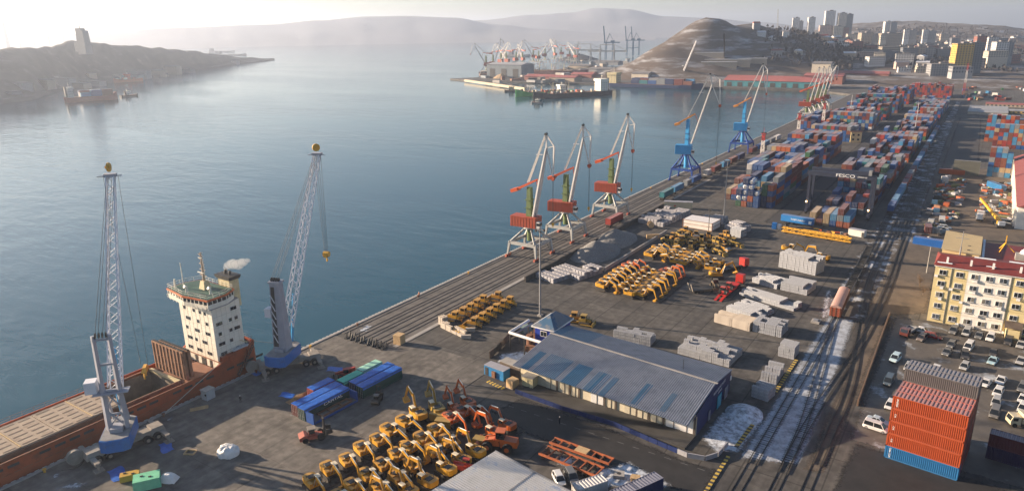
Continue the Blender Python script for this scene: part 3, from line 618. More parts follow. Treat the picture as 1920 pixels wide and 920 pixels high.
def make_loader():
    p = Proto("wheel_loader")
    for x in (-1.5, 1.5):
        for y in (-1.05, 1.05): e = p.add("wheel", wheel(p, y, .78, .62, x), TYRE); p.sub(e, "rim", MB().tube((x, y-.33, .78), (x, y+.33, .78), .38, 8), PAINT)
    p.add("rear_frame", MB().prof([(-2.9, .9), (-.4, .7), (-.4, 1.7), (-1.0, 1.95), (-2.8, 1.8)], -.75, .75), PAINT)
    p.add("front_frame", MB().prof([(-.2, .7), (1.9, .7), (1.6, 1.6), (.6, 1.8), (-.2, 1.3)], -.5, .5), PAINT)
    e = p.add("cab", MB().box(-.35, 0, 1.6, 1.3, 1.4, .4), PAINT); p.sub(e, "cab_glass", MB().box(-.35, 0, 2.0, 1.2, 1.3, 1.05), GLASS); p.sub(e, "cab_roof", MB().box(-.35, 0, 3.05, 1.45, 1.5, .14), PAINT)
    m = MB()
    for y in (-.6, .6): m.bar((.6, y, 1.8), (1.9, y, 1.5), .18, .35); m.bar((1.9, y, 1.5), (2.9, y, .5), .18, .3)
    p.add("lift_arm", m.bar((1.9, -.6, 1.4), (1.9, .6, 1.4), .2), PAINT)
    p.add("bucket", MB().prof([(2.7, .08), (3.7, .08), (3.65, .18), (3.05, .3), (2.95, .95), (3.2, 1.3), (2.75, 1.2)], -1.35, 1.35), PAINT)
    return p
LOD = make_loader()
def make_roller():
    p = Proto("road_roller"); p.add("drum", MB().tube((1.5, -1.0, .75), (1.5, 1.0, .75), .75, 14), STEEL); p.add("drum_frame", MB().box(1.5, 0, .6, 2.0, 2.4, .35), PAINT)
    for y in (-.85, .85): p.add("wheel", wheel(p, y, .7, .5, -1.3), TYRE)
    p.add("hood", MB().prof([(-2.2, .8), (-.4, .8), (-.4, 1.8), (-2.0, 1.6)], -.8, .8), PAINT)
    e = p.add("cab", MB().box(-.1, 0, .9, 1.3, 1.5, .7), PAINT); p.sub(e, "cab_glass", MB().box(-.1, 0, 1.6, 1.2, 1.4, .95), GLASS); p.sub(e, "cab_roof", MB().box(-.1, 0, 2.55, 1.5, 1.6, .12), PAINT)
    return p
ROL = make_roller()
def make_car(name, L_, H_, hood, trunk, W_=1.78):
    """L length, hood and trunk lengths; cabin between"""
    p = Proto(name); h, hb = L_/2, .82 if H_ < 1.6 else .95
    y = W_/2
    def sect(x, z0, z1, w): return [(x, -w, z0), (x, w, z0), (x, w, z1*.72+z0*.28), (x, w*.9, z1), (x, -w*.9, z1), (x, -w, z1*.72+z0*.28)]
    b = MB(); b.loft([sect(-h, .42, hb*.86, y*.86), sect(-h+.18, .28, hb*1.0, y*.97), sect(-h+trunk+.1, .26, hb*1.04, y), sect(h-hood, .26, hb*1.02, y), sect(h-.35, .28, hb*.86, y*.96), sect(h, .4, hb*.70, y*.82)])
    bo = p.add("body", b, CARP)
    c = MB(); x0, x1 = -h+trunk, h-hood; k = .78
    def ring(z, a, b_, w): return [(a, -w, z), (b_, -w, z), (b_, w, z), (a, w, z)]
    rk = .12 if trunk < .5 else .45
    c.loft([ring(hb*.98, x0-.05, x1+.15, y*.93), ring(H_-.06, x0+rk, x1-.62, y*.76)]); g = p.add("glazing", c, GLASS)
    p.sub(bo, "car_roof", MB().loft([ring(H_-.06, x0+rk-.04, x1-.58, y*.78), ring(H_, x0+rk+.1, x1-.75, y*.7)]), CARP)
    q = MB()
    for s in (-1, 1):
        for a, d in ((x0, x0+rk), (x1, x1-.60), ((x0+x1)/2, (x0+x1)/2-.05)): q.bar((a, s*y*.92, hb*.98), (d, s*y*.765, H_-.04), .09)
    p.sub(bo, "roof_pillar", q, CARP)
    for x in (-h+.78, h-.82):
        for s in (-1, 1): e = p.add("wheel", wheel(p, s*(y-.1), .32, .2, x, 10), TYRE); p.sub(e, "rim", MB().tube((x, s*(y-.1)-.11, .32), (x, s*(y-.1)+.11, .32), .19, 8), STEEL)
    for s in (-1, 1):
        p.add("headlight", MB().box(h-.06, s*y*.62, hb*.58, .12, .36, .14), LAMP); p.add("tail_light", MB().box(-h+.04, s*y*.66, hb*.66, .1, .28, .18), M("tail lamp red", (.35, .02, .015), .3))
    p.add("bumper", MB().box(h-.02, 0, .30, .14, y*1.6, .2).box(-h+.02, 0, .34, .12, y*1.6, .2), ENGC)
    return p
SEDAN = make_car("parked_car", 4.5, 1.45, 1.25, .95); HATCHB = make_car("parked_car", 4.0, 1.5, .95, .25, 1.7); SUV = make_car("parked_car", 4.5, 1.72, 1.15, .2, 1.82); MPV = make_car("parked_car", 4.75, 1.85, .75, .12, 1.8); WAGON = make_car("parked_car", 4.5, 1.46, 1.15, .18, 1.7)
def make_truck(name, cabh=2.4, bed=4.2, box=False):
    p = Proto(name); L_ = 2.0+bed
    p.add("chassis_frame", MB().box(-L_/2+1.2, 0, .55, L_, .9, .3), DKST)
    e = p.add("cab", MB().prof([(-.1, .6), (1.8, .6), (1.85, 1.4), (1.5, cabh), (-.1, cabh)], -1.05, 1.05), CARP)
    p.sub(e, "windscreen", MB().add([(1.87, -.9, 1.45), (1.87, .9, 1.45), (1.55, .85, cabh-.1), (1.55, -.85, cabh-.1)], [(0, 1, 2, 3)]), GLASS); p.sub(e, "side_window", MB().box(.95, 0, 1.45, .9, 2.14, .65), GLASS)
    if box: p.add("cargo_box", MB().box(-bed/2-.3, 0, .95, bed, 2.3, 2.1), CARP)
    else:
        m = MB(); m.box(-bed/2-.3, 0, .95, bed, 2.2, .15)
        for s in (-1, 1): m.box(-bed/2-.3, s*1.07, 1.1, bed, .06, .4)
        p.add("flat_bed", m.box(-bed-.27, 0, 1.1, .06, 2.1, .4), STEEL)
    for x in (1.0, -bed+.9, -bed+2.0):
        for y in (-.95, .95): p.add("wheel", wheel(p, y, .48, .35, x, 10), TYRE)
    return p
TRUCK = make_truck("flatbed_truck"); BOXT = make_truck("box_truck", box=True)
def make_tractor():
    p = Proto("farm_tractor")
    for s in (-1, 1): e = p.add("rear_wheel", wheel(p, s*.85, .8, .5, -.7), TYRE); p.sub(e, "rim", MB().tube((-.7, s*.85-.27, .8), (-.7, s*.85+.27, .8), .45, 10), CABR); p.add("front_wheel", wheel(p, s*.75, .5, .35, 1.3, 10), TYRE)
    p.add("hood", MB().prof([(.0, .7), (1.9, .7), (1.85, 1.3), (.0, 1.5)], -.38, .38), PAINT)
    e = p.add("cab", MB().box(-.6, 0, .9, 1.2, 1.3, .4), PAINT); p.sub(e, "cab_glass", MB().box(-.6, 0, 1.3, 1.15, 1.2, 1.0), GLASS); p.sub(e, "cab_roof", MB().box(-.6, 0, 2.3, 1.4, 1.45, .16), PAINT)
    return p
TRAC = make_tractor()
def make_reach_truck(name, dark):
    p = Proto(name); mt = M("faded truck red", (.30, .085, .06), .6, var=.2) if not dark else M("forklift dark", (.05, .045, .035), .5, var=.3)
    p.add("counterweight", MB().prof([(-2.6, .6), (-1.0, .4), (-1.0, 1.6), (-1.6, 1.75), (-2.7, 1.3)], -1.15, 1.15), mt); p.add("chassis", MB().box(.4, 0, .5, 3.2, 1.9, .75), mt)
    e = p.add("cab", MB().box(-.1, 0, 1.25, 1.3, 1.3, .3), mt); p.sub(e, "cab_glass", MB().box(-.1, 0, 1.55, 1.2, 1.2, 1.0), GLASS); p.sub(e, "cab_roof", MB().box(-.1, 0, 2.55, 1.6, 1.6, .15), CHAS)
    for x, r in ((-1.5, .6), (1.6, .75)):
        for y in (-1, 1): p.add("wheel", wheel(p, y, r, .5, x), TYRE)
    m = MB()
    for y in (-.55, .55): m.box(2.4, y, .2, .3, .22, 4.3)
    for z in (.6, 2.2, 4.2): m.box(2.4, 0, z, .25, 1.3, .25)
    p.add("mast", m, DKST); m = MB()
    for y in (-.6, .6): m.box(3.3, y, 1.0, 1.7, .18, .1)
    m.box(2.65, 0, .9, .15, 2.6, 1.1)
    for y in (-1.2, 1.2): m.bar((2.7, y, 1.5), (3.9, y*.8, 1.5), .25, .9)
    p.add("fork_carriage", m, DKST); return p
REACH = make_reach_truck("heavy_forklift", False); FORK = make_reach_truck("forklift", True)
def make_telehandler():
    p = Proto("telehandler"); rd = M("telehandler red", (.38, .04, .025), .5, var=.15)
    for x in (-1.5, 1.5):
        for y in (-.95, .95): e = p.add("wheel", wheel(p, y, .65, .45, x), TYRE); p.sub(e, "rim", MB().tube((x, y-.24, .65), (x, y+.24, .65), .3, 8), rd)
    p.add("chassis", MB().box(0, 0, .6, 3.8, 1.3, .6), rd); p.add("engine_pod", MB().box(-1.2, -.7, 1.1, 2.2, .8, .8), rd)
    e = p.add("cab", MB().box(.1, .65, 1.1, 1.3, .85, .3), rd); p.sub(e, "cab_glass", MB().box(.1, .65, 1.4, 1.2, .8, .9), GLASS); p.sub(e, "cab_roof", MB().box(.1, .65, 2.3, 1.3, .9, .1), rd)
    p.add("telescopic_boom", MB().bar((-2.2, 0, 2.0), (2.6, 0, 1.2), .4, .45), rd); p.add("fork_carriage", MB().box(3.0, 0, .3, .3, 2.0, 1.2).box(3.6, .5, .3, 1.2, .15, .1).box(3.6, -.5, .3, 1.2, .15, .1), DKST); return p
TELE = make_telehandler()
# ---------------------------------------------------------------- shipping containers
CONT = M("container paint", tint=True, rough=.55, var=.14, scale=.5, dust=.52, dustcol=(.36, .345, .37), dirt=(.11, .045, .022), dscale=.55, dlo=.66, dhi=.85)
CH = 2.6
def container_mesh(L_, n, tank=False):
    """origin at the base centre, long axis along Y; corrugated sides as real folds, framed ends"""
    m = MB(); w, h = 1.22, CH-.02; hl = L_/2-.01
    # corrugated long walls
    for s in (-1, 1):
        x0, x1 = s*w*.995, s*(w-.085); vs = []; y = -hl+.18; st = (2*hl-.36)/n
        for i in range(n):
            for yy, xx in ((0, x0), (.35, x0), (.5, x1), (.85, x1)): vs.append((xx, y+(i+yy)*st))
        vs.append((x0, hl-.18)); k = len(vs)
        m.add([(a, b, .16) for a, b in vs]+[(a, b, h-.12) for a, b in vs], [((i, i+1, k+i+1, k+i) if s > 0 else (i+1, i, k+i, k+i+1)) for i in range(k-1)])
        for z in (0, h-.14): m.box(s*(w-.05), 0, z, .1, 2*hl, .16)
        for e in (-1, 1): m.box(s*(w-.08), e*(hl-.09), .0, .16, .18, h)
    # corrugated roof
    k = n//2; vs = []; st = (2*hl-.2)/k; y = -hl+.1
    for i in range(k):
        for yy, zz in ((0, h), (.4, h), (.5, h-.07), (.9, h-.07)): vs.append((y+(i+yy)*st, zz))
    vs.append((hl-.1, h)); j = len(vs)
    m.add([(-w+.05, a, b) for a, b in vs]+[(w-.05, a, b) for a, b in vs], [(i+1, i, j+i, j+i+1) for i in range(j-1)])
    # ends
    for e in (-1, 1): m.box(0, e*(hl-.05), .02, 2*w-.1, .06, h-.04); m.box(0, e*(hl-.02), h-.16, 2*w-.1, .06, .16); m.box(0, e*(hl-.02), 0, 2*w-.1, .06, .16)
    return m
C40 = container_mesh(12.19, 36).mesh("shipping_container", CONT); C20 = container_mesh(6.06, 18).mesh("shipping_container", CONT)
RODM = M("galvanised rod", (.38, .38, .38), .4, .5)
def doors(L_):
    """door leaves with locking rods on the -Y end"""
    d = MB(); y = -L_/2-.02
    for s in (-1, 1): d.box(s*.57, y, .18, 1.08, .05, CH-.38)
    r = MB()
    for x in (-.85, -.32, .32, .85): r.box(x, y-.05, .15, .06, .05, CH-.3); r.box(x, y-.05, 1.0, .22, .06, .08)
    return d.mesh("door_leaf", CONT), r.mesh("locking_rod", RODM)
D40, D20 = doors(12.19), doors(6.06)
CCOL = dict(blue=(.012, .065, .21), navy=(.010, .024, .085), maroon=(.115, .022, .018), brown=(.15, .05, .03), orange=(.31, .075, .022), red=(.25, .028, .020), green=(.03, .10, .045), grey=(.17, .18, .19), white=(.50, .48, .46), teal=(.016, .13, .155), sky=(.045, .18, .33), tan=(.32, .23, .13))
def container(loc, rz, color, label, group=None, long=True, door=True, col=None):
    o = link("shipping_container", C40 if long else C20, None, loc, rz, col or CCOL[color]); tag(o, label, "container", group)
    if door:
        d = link("door", (D40 if long else D20)[0], o, color=col or CCOL[color]); link("locking_rod", (D40 if long else D20)[1], d)
    return o
# ---------------------------------------------------------------- rows of machines on the open yard
def jit(s): return rnd.uniform(-s, s)
GRP = "excavators stored near the harbour cranes"
def row(proto, pts, rz, fmt, cat, group, cols, jr=.06):
    for i, (x, y) in enumerate(pts): proto.put((x+jit(.15), y+jit(.15), 0), rz+jit(jr), fmt.format(nth(i)), cat, group, cols[i % len(cols)] if isinstance(cols, list) else cols, .88*rnd.uniform(.95, 1.06) if cat == 'excavator' else 1.0)
row(EXC, [(48.6, 72.3), (48.5, 76.4), (49.2, 80.3), (48.9, 84.6), (49.3, 88.6)], radians(-16), "yellow excavator, {} up the column beside the heavy forklift", "excavator", GRP, YC)
row(EXC3, [(48.6, 92.6), (48.9, 96.6)], radians(-8), "yellow excavator above the first column, {} of two", "excavator", GRP, YC)
EXC4.put((49.2, 100.6, 0), radians(158), "yellow excavator reaching toward the small forklift with raised boom", "excavator", GRP, YC)
EXC4.put((51.2, 104.4, 0), radians(150), "dull olive yellow excavator with raised stick beside the orange ones", "excavator", GRP, YC3)
row(EXC, [(54.8, 67.6), (56.2, 71.4), (56.0, 75.2), (55.8, 78.9), (55.7, 82.7), (56.2, 86.5), (56.2, 90.0), (56.6, 93.7), (56.9, 97.6)], radians(-12), "yellow excavator, {} up the middle column of the packed machines", "excavator", GRP, [YC, YC2, YC])
row(EXC2, [(64.3, 75.6), (64.7, 79.6), (66.0, 83.8), (66.6, 88.4), (67.0, 92.2), (67.6, 95.8)], radians(172), "yellow excavator facing the sea, {} along the column by the white roof", "excavator", GRP, [YC2, YC])
row(EXC3, [(60.5, 86.0), (61.0, 91.5), (61.2, 95.5)], radians(-20), "yellow excavator wedged between two columns, {} from the bottom", "excavator", GRP, [YC2, YC])
row(EXC, [(60.4, 72.6), (60.6, 77.2), (60.8, 81.4)], radians(-16), "yellow excavator in the crowded gap by the pale shed roof, {} from the bottom", "excavator", GRP, [YC2, YC])
row(EXC4, [(54.2, 106.6), (55.2, 110.2)], radians(155), "orange excavator with raised boom at the far edge, {} of two", "excavator", GRP, OC)
row(EXC, [(56.6, 102.8), (59.0, 108.0), (57.0, 106.2)], radians(-14), "orange excavator with lowered boom behind the yellow ones, {} of three", "excavator", GRP, OC)
row(EXC2, [(67.0, 103.2), (67.6, 107.2)], radians(172), "orange excavator facing the sea by the road, {} of two", "excavator", GRP, OC)
for x, y, r, l in ((55.6, 101.2, 20, "olive yellow engine block lying among the excavators"), (53.0, 102.6, 15, "second olive yellow engine block lying beside the olive excavator"), (66.6, 99.6, 12, "yellow engine block lying near the orange machines")):
    m = MB(); m.box(0, 0, .3, 3.6, 2.0, 1.5, tp=.95); m2 = MB(); m2.box(0, 0, 0, 3.0, 1.6, .3)
    o = tag(link("counterweight_block", m.mesh("counterweight_block", PAINT), None, (x, y, 0), radians(r), YC3), l, "machine part"); link("skid", m2.mesh("skid", ENGC), o)
# orange loader with white cab and the red machine by the white roof
o = LOD.put((70.0, 100.6, 0), radians(200), "orange wheel loader with white cab beside the white roofed building", "loader", None, OC, 1.35)
TELE.put((69.0, 91.0, 0), radians(25), "red telescopic machine half hidden by the white corrugated roof", "telehandler")
# ---- second field of machines
G2 = "excavators in the central yard"
row(EXC, [(46.9, 192.0), (46.4, 195.6), (46.3, 199.2), (46.1, 202.6), (46.0, 206.2), (46.0, 209.7)], radians(-10), "yellow excavator, {} from the front in the column nearest the gravel", "excavator", G2, [YC, YC2])
row(EXC, [(45.8, 213.3), (46.2, 216.8)], radians(-10), "orange excavator at the far end of the gravel side column, {} of two", "excavator", G2, OC)
row(EXC3, [(56.9, 190.6), (57.1, 194.6), (57.0, 198.2), (56.4, 201.7), (56.6, 205.0), (56.6, 208.6), (56.5, 212.6)], radians(176), "yellow excavator, {} from the front in the central column, facing the sea", "excavator", G2, [YC, YC2])
row(EXC2, [(60.3, 191.6), (60.2, 195.4), (60.2, 199.1), (59.9, 202.5), (59.9, 206.6), (59.5, 210.2)], radians(-8), "yellow excavator, {} from the front in the column nearest the low trailer", "excavator", G2, [YC, YC2])
row(EXC2, [(59.3, 214.1), (59.7, 217.2)], radians(-8), "orange excavator ending the column nearest the low trailer, {} of two", "excavator", G2, OC)
row(EXC, [(47.2, 229.7), (46.9, 232.4), (46.6, 235.2), (46.4, 238.4)], radians(-8), "yellow excavator in the rear field's first column, {} from the front", "excavator", G2, YC)
row(EXC3, [(57.3, 227.4), (57.1, 231.6), (57.0, 235.6), (57.0, 239.6)], radians(174), "yellow excavator in the rear field's second column, {} from the front", "excavator", G2, YC2)
row(EXC, [(60.6, 227.2), (60.7, 230.2), (60.7, 233.3), (60.7, 236.6)], radians(-6), "yellow excavator in the rear field's third column, {} from the front", "excavator", G2, YC)
row(EXC3, [(69.9, 226.4), (70.0, 229.8), (70.1, 233.6)], radians(178), "yellow excavator in the rear field's fourth column, {} from the front", "excavator", G2, YC2)
EXC4.put((74.1, 221.0, 0), radians(35), "yellow excavator with raised boom beside the red truck tractor", "excavator", G2, YC)
EXC.put((87.2, 262.0, 0), radians(-12), "yellow excavator behind the tall silver stack, boom stretched over", "excavator", G2, YC)
EXC2.put((99.6, 257.6, 0), radians(168), "yellow excavator facing the sea behind the tall silver stack", "excavator", G2, YC)
LP = [(45.2, 250.2), (45.5, 255.6), (46.4, 261.0), (47.4, 265.8), (50.6, 247.2), (50.4, 252.6), (50.8, 258.0), (51.6, 263.4), (55.4, 247.2), (55.6, 252.6), (56.2, 258.0), (56.8, 263.4), (60.6, 246.8), (61.4, 252.2), (61.6, 257.6), (62.2, 263.0), (66.2, 246.6), (66.6, 252.2), (68.0, 259.4), (62.4, 268.6)]
for i, (x, y) in enumerate(LP):
    pr = (LOD, LOD, ROL, LOD, DOZ)[i % 5]; nm = {LOD: "wheel loader", ROL: "road roller", DOZ: "bulldozer"}[pr]
    pr.put((x+jit(.3), y+jit(.3), 0), radians(rnd.choice((-70, 80, 95, -20, -8))), f"yellow {nm}, {nth(i%4)} machine of the {nth(i//4)} file before the white box", nm.split()[-1], "yellow earth movers before the white box", (YC3, YC2)[i % 2])
DOZ.put((52.4, 164.6, 0), radians(20), "yellow bulldozer parked behind the blue warehouse tower", "bulldozer", None, YC2); DOZ.put((55.6, 164.2, 0), radians(10), "second yellow bulldozer behind the blue warehouse tower", "bulldozer", None, YC3)
BD = "bulldozers in two rows by the quay"
row(DOZ, [(22.6, 147.1), (22.7, 150.9), (22.6, 154.4), (22.4, 158.1), (22.0, 161.9), (24.0, 166.4)], radians(187), "yellow bulldozer in the row nearer the sea, {} from the crates", "bulldozer", BD, [YC, YC2])
row(DOZ, [(30.0, 146.3), (29.9, 150.2), (29.6, 154.0), (29.3, 157.8), (29.4, 161.4), (29.3, 165.2)], radians(187), "yellow bulldozer in the row farther from the sea, {} from the crates", "bulldozer", BD, [YC2, YC])
# ---- vehicles on the quay
REACH.put((36.0, 83.2, .06), radians(57), "faded red heavy forklift beside the blue flat rack container", "forklift")
FORK.put((36.6, 101.2, .06), radians(118), "small dark forklift with its lamps lit beside the tarped containers", "forklift", scale=.72)
TELE.put((21.6, 106.4, .06), radians(232), "red telehandler beside the blue tarped containers and harbour crane", "telehandler")
# ---- low loader with tractors, red tractor units
def truck_unit(loc, rz, label, bed):
    r = empty("articulated_lorry", loc, rz, label, "truck")
    RD = M("lorry red", (.42, .025, .02), .4, var=.1)
    m = MB(); m.prof([(-.2, .7), (2.0, .7), (2.1, 1.6), (1.95, 3.3), (-.2, 3.5)], -1.2, 1.2); cb = part("cab", m, RD, r); m = MB(); m.box(2.06, 0, 1.9, .08, 2.1, .9); part("windscreen", m, GLASS, cb)
    m = MB(); m.box(-2.4, 0, .7, 6.4, .9, .35); part("chassis_frame", m, DKST, r)
    for x in (1.1, -2.2, -3.5):
        for y in (-1, 1): part("wheel", wheel(None, y, .52, .4, x, 10), TYRE, r)
    bm = {'red': RD, 'dark': DKST}[bed]
    m = MB(); m.box(-9.5, 0, .75, 9.0, 2.6, .25); m.prof([(-5.4, 1.0), (-2.6, 1.25), (-2.6, 1.55), (-5.6, 1.3)], -1.2, 1.2); bd = part("low_bed", m, bm, r)
    for y in (-.8, .8):
        m = MB(); m.bar((-14, y, .75), (-17.6, y, .1), .8, .14); part("ramp", m, bm, r)
    for x in (-10.6, -11.9, -13.2):
        for y in (-1, 1): part("wheel", wheel(None, y, .45, .4, x, 10), TYRE, r)
    return r
truck_unit((82.2, 218.6, 0), radians(86), "red low loader lorry carrying two red farm tractors", 'red')
TRAC.put((81.3, 205.6, 1.0), radians(85), "red farm tractor at the rear of the red low loader", "tractor", None, (.42, .05, .04)); TRAC.put((81.6, 210.4, 1.0), radians(85), "red farm tractor at the front of the red low loader", "tractor", None, (.42, .05, .04))
truck_unit((78.0, 236.0, 0), radians(62), "red lorry with an empty dark low bed trailer behind the machines", 'dark')
r = empty("parked_low_trailer", (71.6, 203.4, 0), radians(51), "dark low bed trailer with raised ramps standing uncoupled in the yard", "trailer")
m = MB(); m.box(5, 0, .7, 9.5, 2.5, .3); part("bed", m, DKST, r)
for y in (-.9, .9): m = MB(); m.bar((.3, y, .8), (-.5, y, 3.1), .5, .12); part("ramp", m, CHAS, r)
for x in (1.2, 2.4, 3.6):
    for y in (-1, 1): part("wheel", wheel(None, y, .45, .4, x, 10), TYRE, r)
LOD.put((77.0, 211.0, .0), radians(-60), "dark tan wheel loader at the head of the uncoupled low trailer", "loader", None, (.12, .09, .06))
# ---------------------------------------------------------------- lettering
def text(s, parent, loc, rot, size, mat, sx=1.0, name="lettering"):
    c = bpy.data.curves.new(name, 'FONT'); c.body = s; c.size = size; c.extrude = .01; c.align_x = 'CENTER'; c.align_y = 'CENTER'; c.materials.append(mat)
    t = bpy.data.objects.new("tmp", c); me = bpy.data.meshes.new_from_object(t); bpy.data.objects.remove(t); bpy.data.curves.remove(c); me.name = name
    o = bpy.data.objects.new(name, me); COL.objects.link(o); o.parent = parent; o.location = loc; o.rotation_euler = rot; o.scale = (sx, 1, 1); o["kind"] = 'stuff'; return o
LETW = M("lettering white", (.75, .75, .75), .5, var=.05)
# ---------------------------------------------------------------- ingot, plate and crate stacks: every bundle is a part
SILV = M("silver ingot", (.40, .41, .44), .42, .35, var=.22, scale=1.5, bump=.3, bscale=6, dust=.3, dustcol=(.50, .50, .53)); SILW = M("pale wrapped plate", (.27, .265, .285), .6, var=.2, dust=.4, dustcol=(.36, .35, .385))
BONE = M("bone bundle", (.38, .33, .28), .7, var=.15, scale=1.2); CRATE = M("raw timber crate", (.46, .31, .16), .75, var=.2, scale=1.5)
def bundle_mesh(a, b, h, mat, slots):
    m = MB(); st = a/slots
    for i in range(slots): m.box(-a/2+st*(i+.5), 0, .06, st*.80, b*.84, h-.20, tp=.92)
    m.box(0, 0, 0, a*.9, b*.9, .07)
    for y in (-b*.28, b*.28): m.box(0, y, .04, a*.97, .07, h-.05)
    return m.mesh("ingot_bundle", mat)
BUN = {}
def pile(label, A, B, depth, h, kind="silver", size=(1.5, 1.15, .9), ragged=.25, cat="metal stack", name="ingot_stack", pname="ingot_bundle"):
    A, B = Vector((*A, 0)), Vector((*B, 0)); L_ = (B-A).length; rz = atan2(B.y-A.y, B.x-A.x); a, b, bh = size
    n, d, t = max(1, round(L_/a)), max(1, round(depth/b)), max(1, round(h/bh)); a, b, bh = L_/n, depth/d, h/t
    mt = {"silver": SILV, "plate": SILW, "bone": BONE, "crate": CRATE}[kind]; k = (round(a, 1), round(b, 1), round(bh, 1), kind)
    if k not in BUN: BUN[k] = bundle_mesh(k[0], k[1], k[2], mt, 1 if kind in ("bone", "crate") else (3 if a < 2 else 2))
    r = empty(name, (A.x, A.y, .02), rz, label, cat, "stacks of bundled cargo on the yard")
    for i in range(n):
        for j in range(d):
            tt = t - (1 if t > 1 and (mnoise.noise(Vector((i*.45+A.x, j*.9, A.y))) > .32-ragged) and (i < n*.25 or i > n*.7 or ragged > .3) else 0)
            for q in range(max(1, tt)):
                if q < tt-1 and 0 < i < n-1 and 0 < j and q < t-2: continue
                o = link(pname, BUN[k], r, ((i+.5)*a+jit(.04), (j+.5)*b+jit(.04), q*k[2]), jit(.02))
    return r
pile("tall stack of silver ingot bundles before the two stretched excavators", (88.3, 243.1), (100.9, 239.9), 6.5, 5.3)
pile("low stack of silver ingots, seaward of the pair behind the long row", (84.9, 223.2), (93.4, 220.4), 5.5, 2.4)
pile("low stack of silver ingots, landward of the pair behind the long row", (94.4, 220.6), (102.6, 219.5), 8.0, 2.6)
pile("long narrow row of silver ingot bundles in the central yard", (84.9, 209.3), (102.1, 204.2), 5.0, 1.9)
pile("silver ingot stack between the long row and the timber coloured stack", (85.6, 194.3), (94.8, 191.2), 9.5, 1.9)
pile("pale beam bundles stacked beside the red low loader's ramps", (85.1, 184.8), (95.5, 183.2), 5.0, 2.7, "bone", (5.2, .9, .55), .1)
pile("silver ingot stack adjoining the pale beam bundles", (96.0, 184.0), (103.7, 183.6), 6.3, 3.0)
pile("grey ingot stack right behind the warehouse ridge, seaward one", (66.4, 159.4), (76.6, 160.2), 4.6, 2.6, ragged=.4)
pile("grey ingot stack behind the warehouse roof, landward one", (83.9, 160.2), (97.4, 159.2), 9.0, 2.7, ragged=.45)
pile("square ingot stack beside the rails, farthest of three", (105.7, 172.0), (109.6, 171.8), 4.6, 3.4)
pile("ingot stack beside the rails in the middle of three", (105.8, 155.6), (109.4, 155.6), 7.5, 2.6, ragged=.5)
pile("ingot stack beside the rails nearest the warehouse gable", (105.9, 147.8), (109.7, 147.2), 4.2, 2.8)
pile("spread of pale plate bundles on the quay side of the gravel", (22.2, 190.8), (31.0, 188.4), 15.0, 1.7, "plate", (3.0, 2.4, .85), .3)
pile("plate bundles beside the gravel wall, inland of the larger spread", (31.6, 196.4), (37.0, 195.0), 12.0, 2.4, "plate", (2.7, 2.4, .8), .35)
pile("broad field of pale plate bundles before the long cream container", (23.0, 272.6), (35.2, 271.2), 25.0, 2.7, "plate", (3.0, 2.5, .9), .35)
pile("blue grey plate bundles beside the lamp mast and white box", (57.8, 279.6), (64.6, 276.8), 8.0, 3.0, "plate", (2.3, 2.6, .75), .35)
pile("silver stack at the corner of the yellow earth movers", (62.4, 272.6), (67.0, 271.4), 4.5, 3.4)
pile("plate bundles behind the white box", (46.0, 288.0), (55.0, 287.0), 6.0, 2.6, "plate", (3.0, 2.4, .85), .3)
# wrapped blocks, rolls, crates near the bulldozers
pile("pale wrapped blocks lined up before the bulldozers", (22.0, 141.4), (31.6, 139.0), 2.0, 1.5, "bone", (2.2, 1.0, .75), .5, "crates", "wrapped_block_row", "wrapped_block")
pile("taller pale wrapped blocks at the seaward end of the crate row", (20.0, 143.0), (22.0, 142.5), 2.2, 2.4, "bone", (1.0, 1.1, .8), .2, "crates", "wrapped_block_row", "wrapped_block")
for x, y, l in ((32.8, 139.2, "single pale crate standing apart past the wrapped blocks"), (31.0, 143.6, "small pale crate between the rolls and the bulldozers")):
    m = MB(); m.box(0, 0, .1, 2.6, .8, 1.0); m2 = MB(); m2.box(-.8, 0, 0, .2, .8, .1); m2.box(.8, 0, 0, .2, .8, .1); o = tag(link("wooden_crate", m.mesh("wooden_crate", BONE), None, (x, y, 0), .6), l, "crate"); link("skid", m2.mesh("skid", CRATE), o)
for i in range(7):
    m = MB(); L_ = 4.0; m.tube((0, -L_/2, .42), (0, L_/2, .42), .42, 10); mt = DKST if i < 3 else YEL
    o = tag(link("hydraulic_roll", m.mesh("hydraulic_roll", mt), None, (23.6+i*1.05, 143.6-i*.25, 0), -.25), f"{'black' if i<3 else 'yellow'} steel roll, {nth(i)} in the line behind the wrapped blocks", "roll", "rolls lying by the bulldozers")
m = MB(); m.box(0, 0, .12, 2.3, 2.2, 2.5); o = tag(link("wooden_crate", m.mesh("wooden_crate", CRATE), None, (19.6, 127.4, .06), .1), "tall tan timber crate standing alone at the end of the rails", "crate")
m = MB()
for x in (-.9, 0, .9): m.box(x, 0, 0, .2, 2.2, .12)
for z in (.1, 1.3, 2.4):
    for y in (-1.13, 1.13): m.box(0, y, z, 2.34, .06, .2)
part("batten", m, CRATE, o)
# bollard-like black fittings standing at the start of the rails
for i in range(16):
    x, y = 5.2+(i//2)*1.75 + (.9 if i > 7 else 0), 122.2+(i % 2)*1.1; m = MB(); m.tube((0, 0, .05), (0, .5, 1.5), .2, 6); m.box(0, 0, .0, .7, 1.0, .25)
    tag(link("track_buffer", m.mesh("track_buffer", DKST), None, (x, y, .06), jit(.3)), f"black steel buffer, {nth(i)} from the sea at the rail ends", "buffer", "buffers at the rail ends")
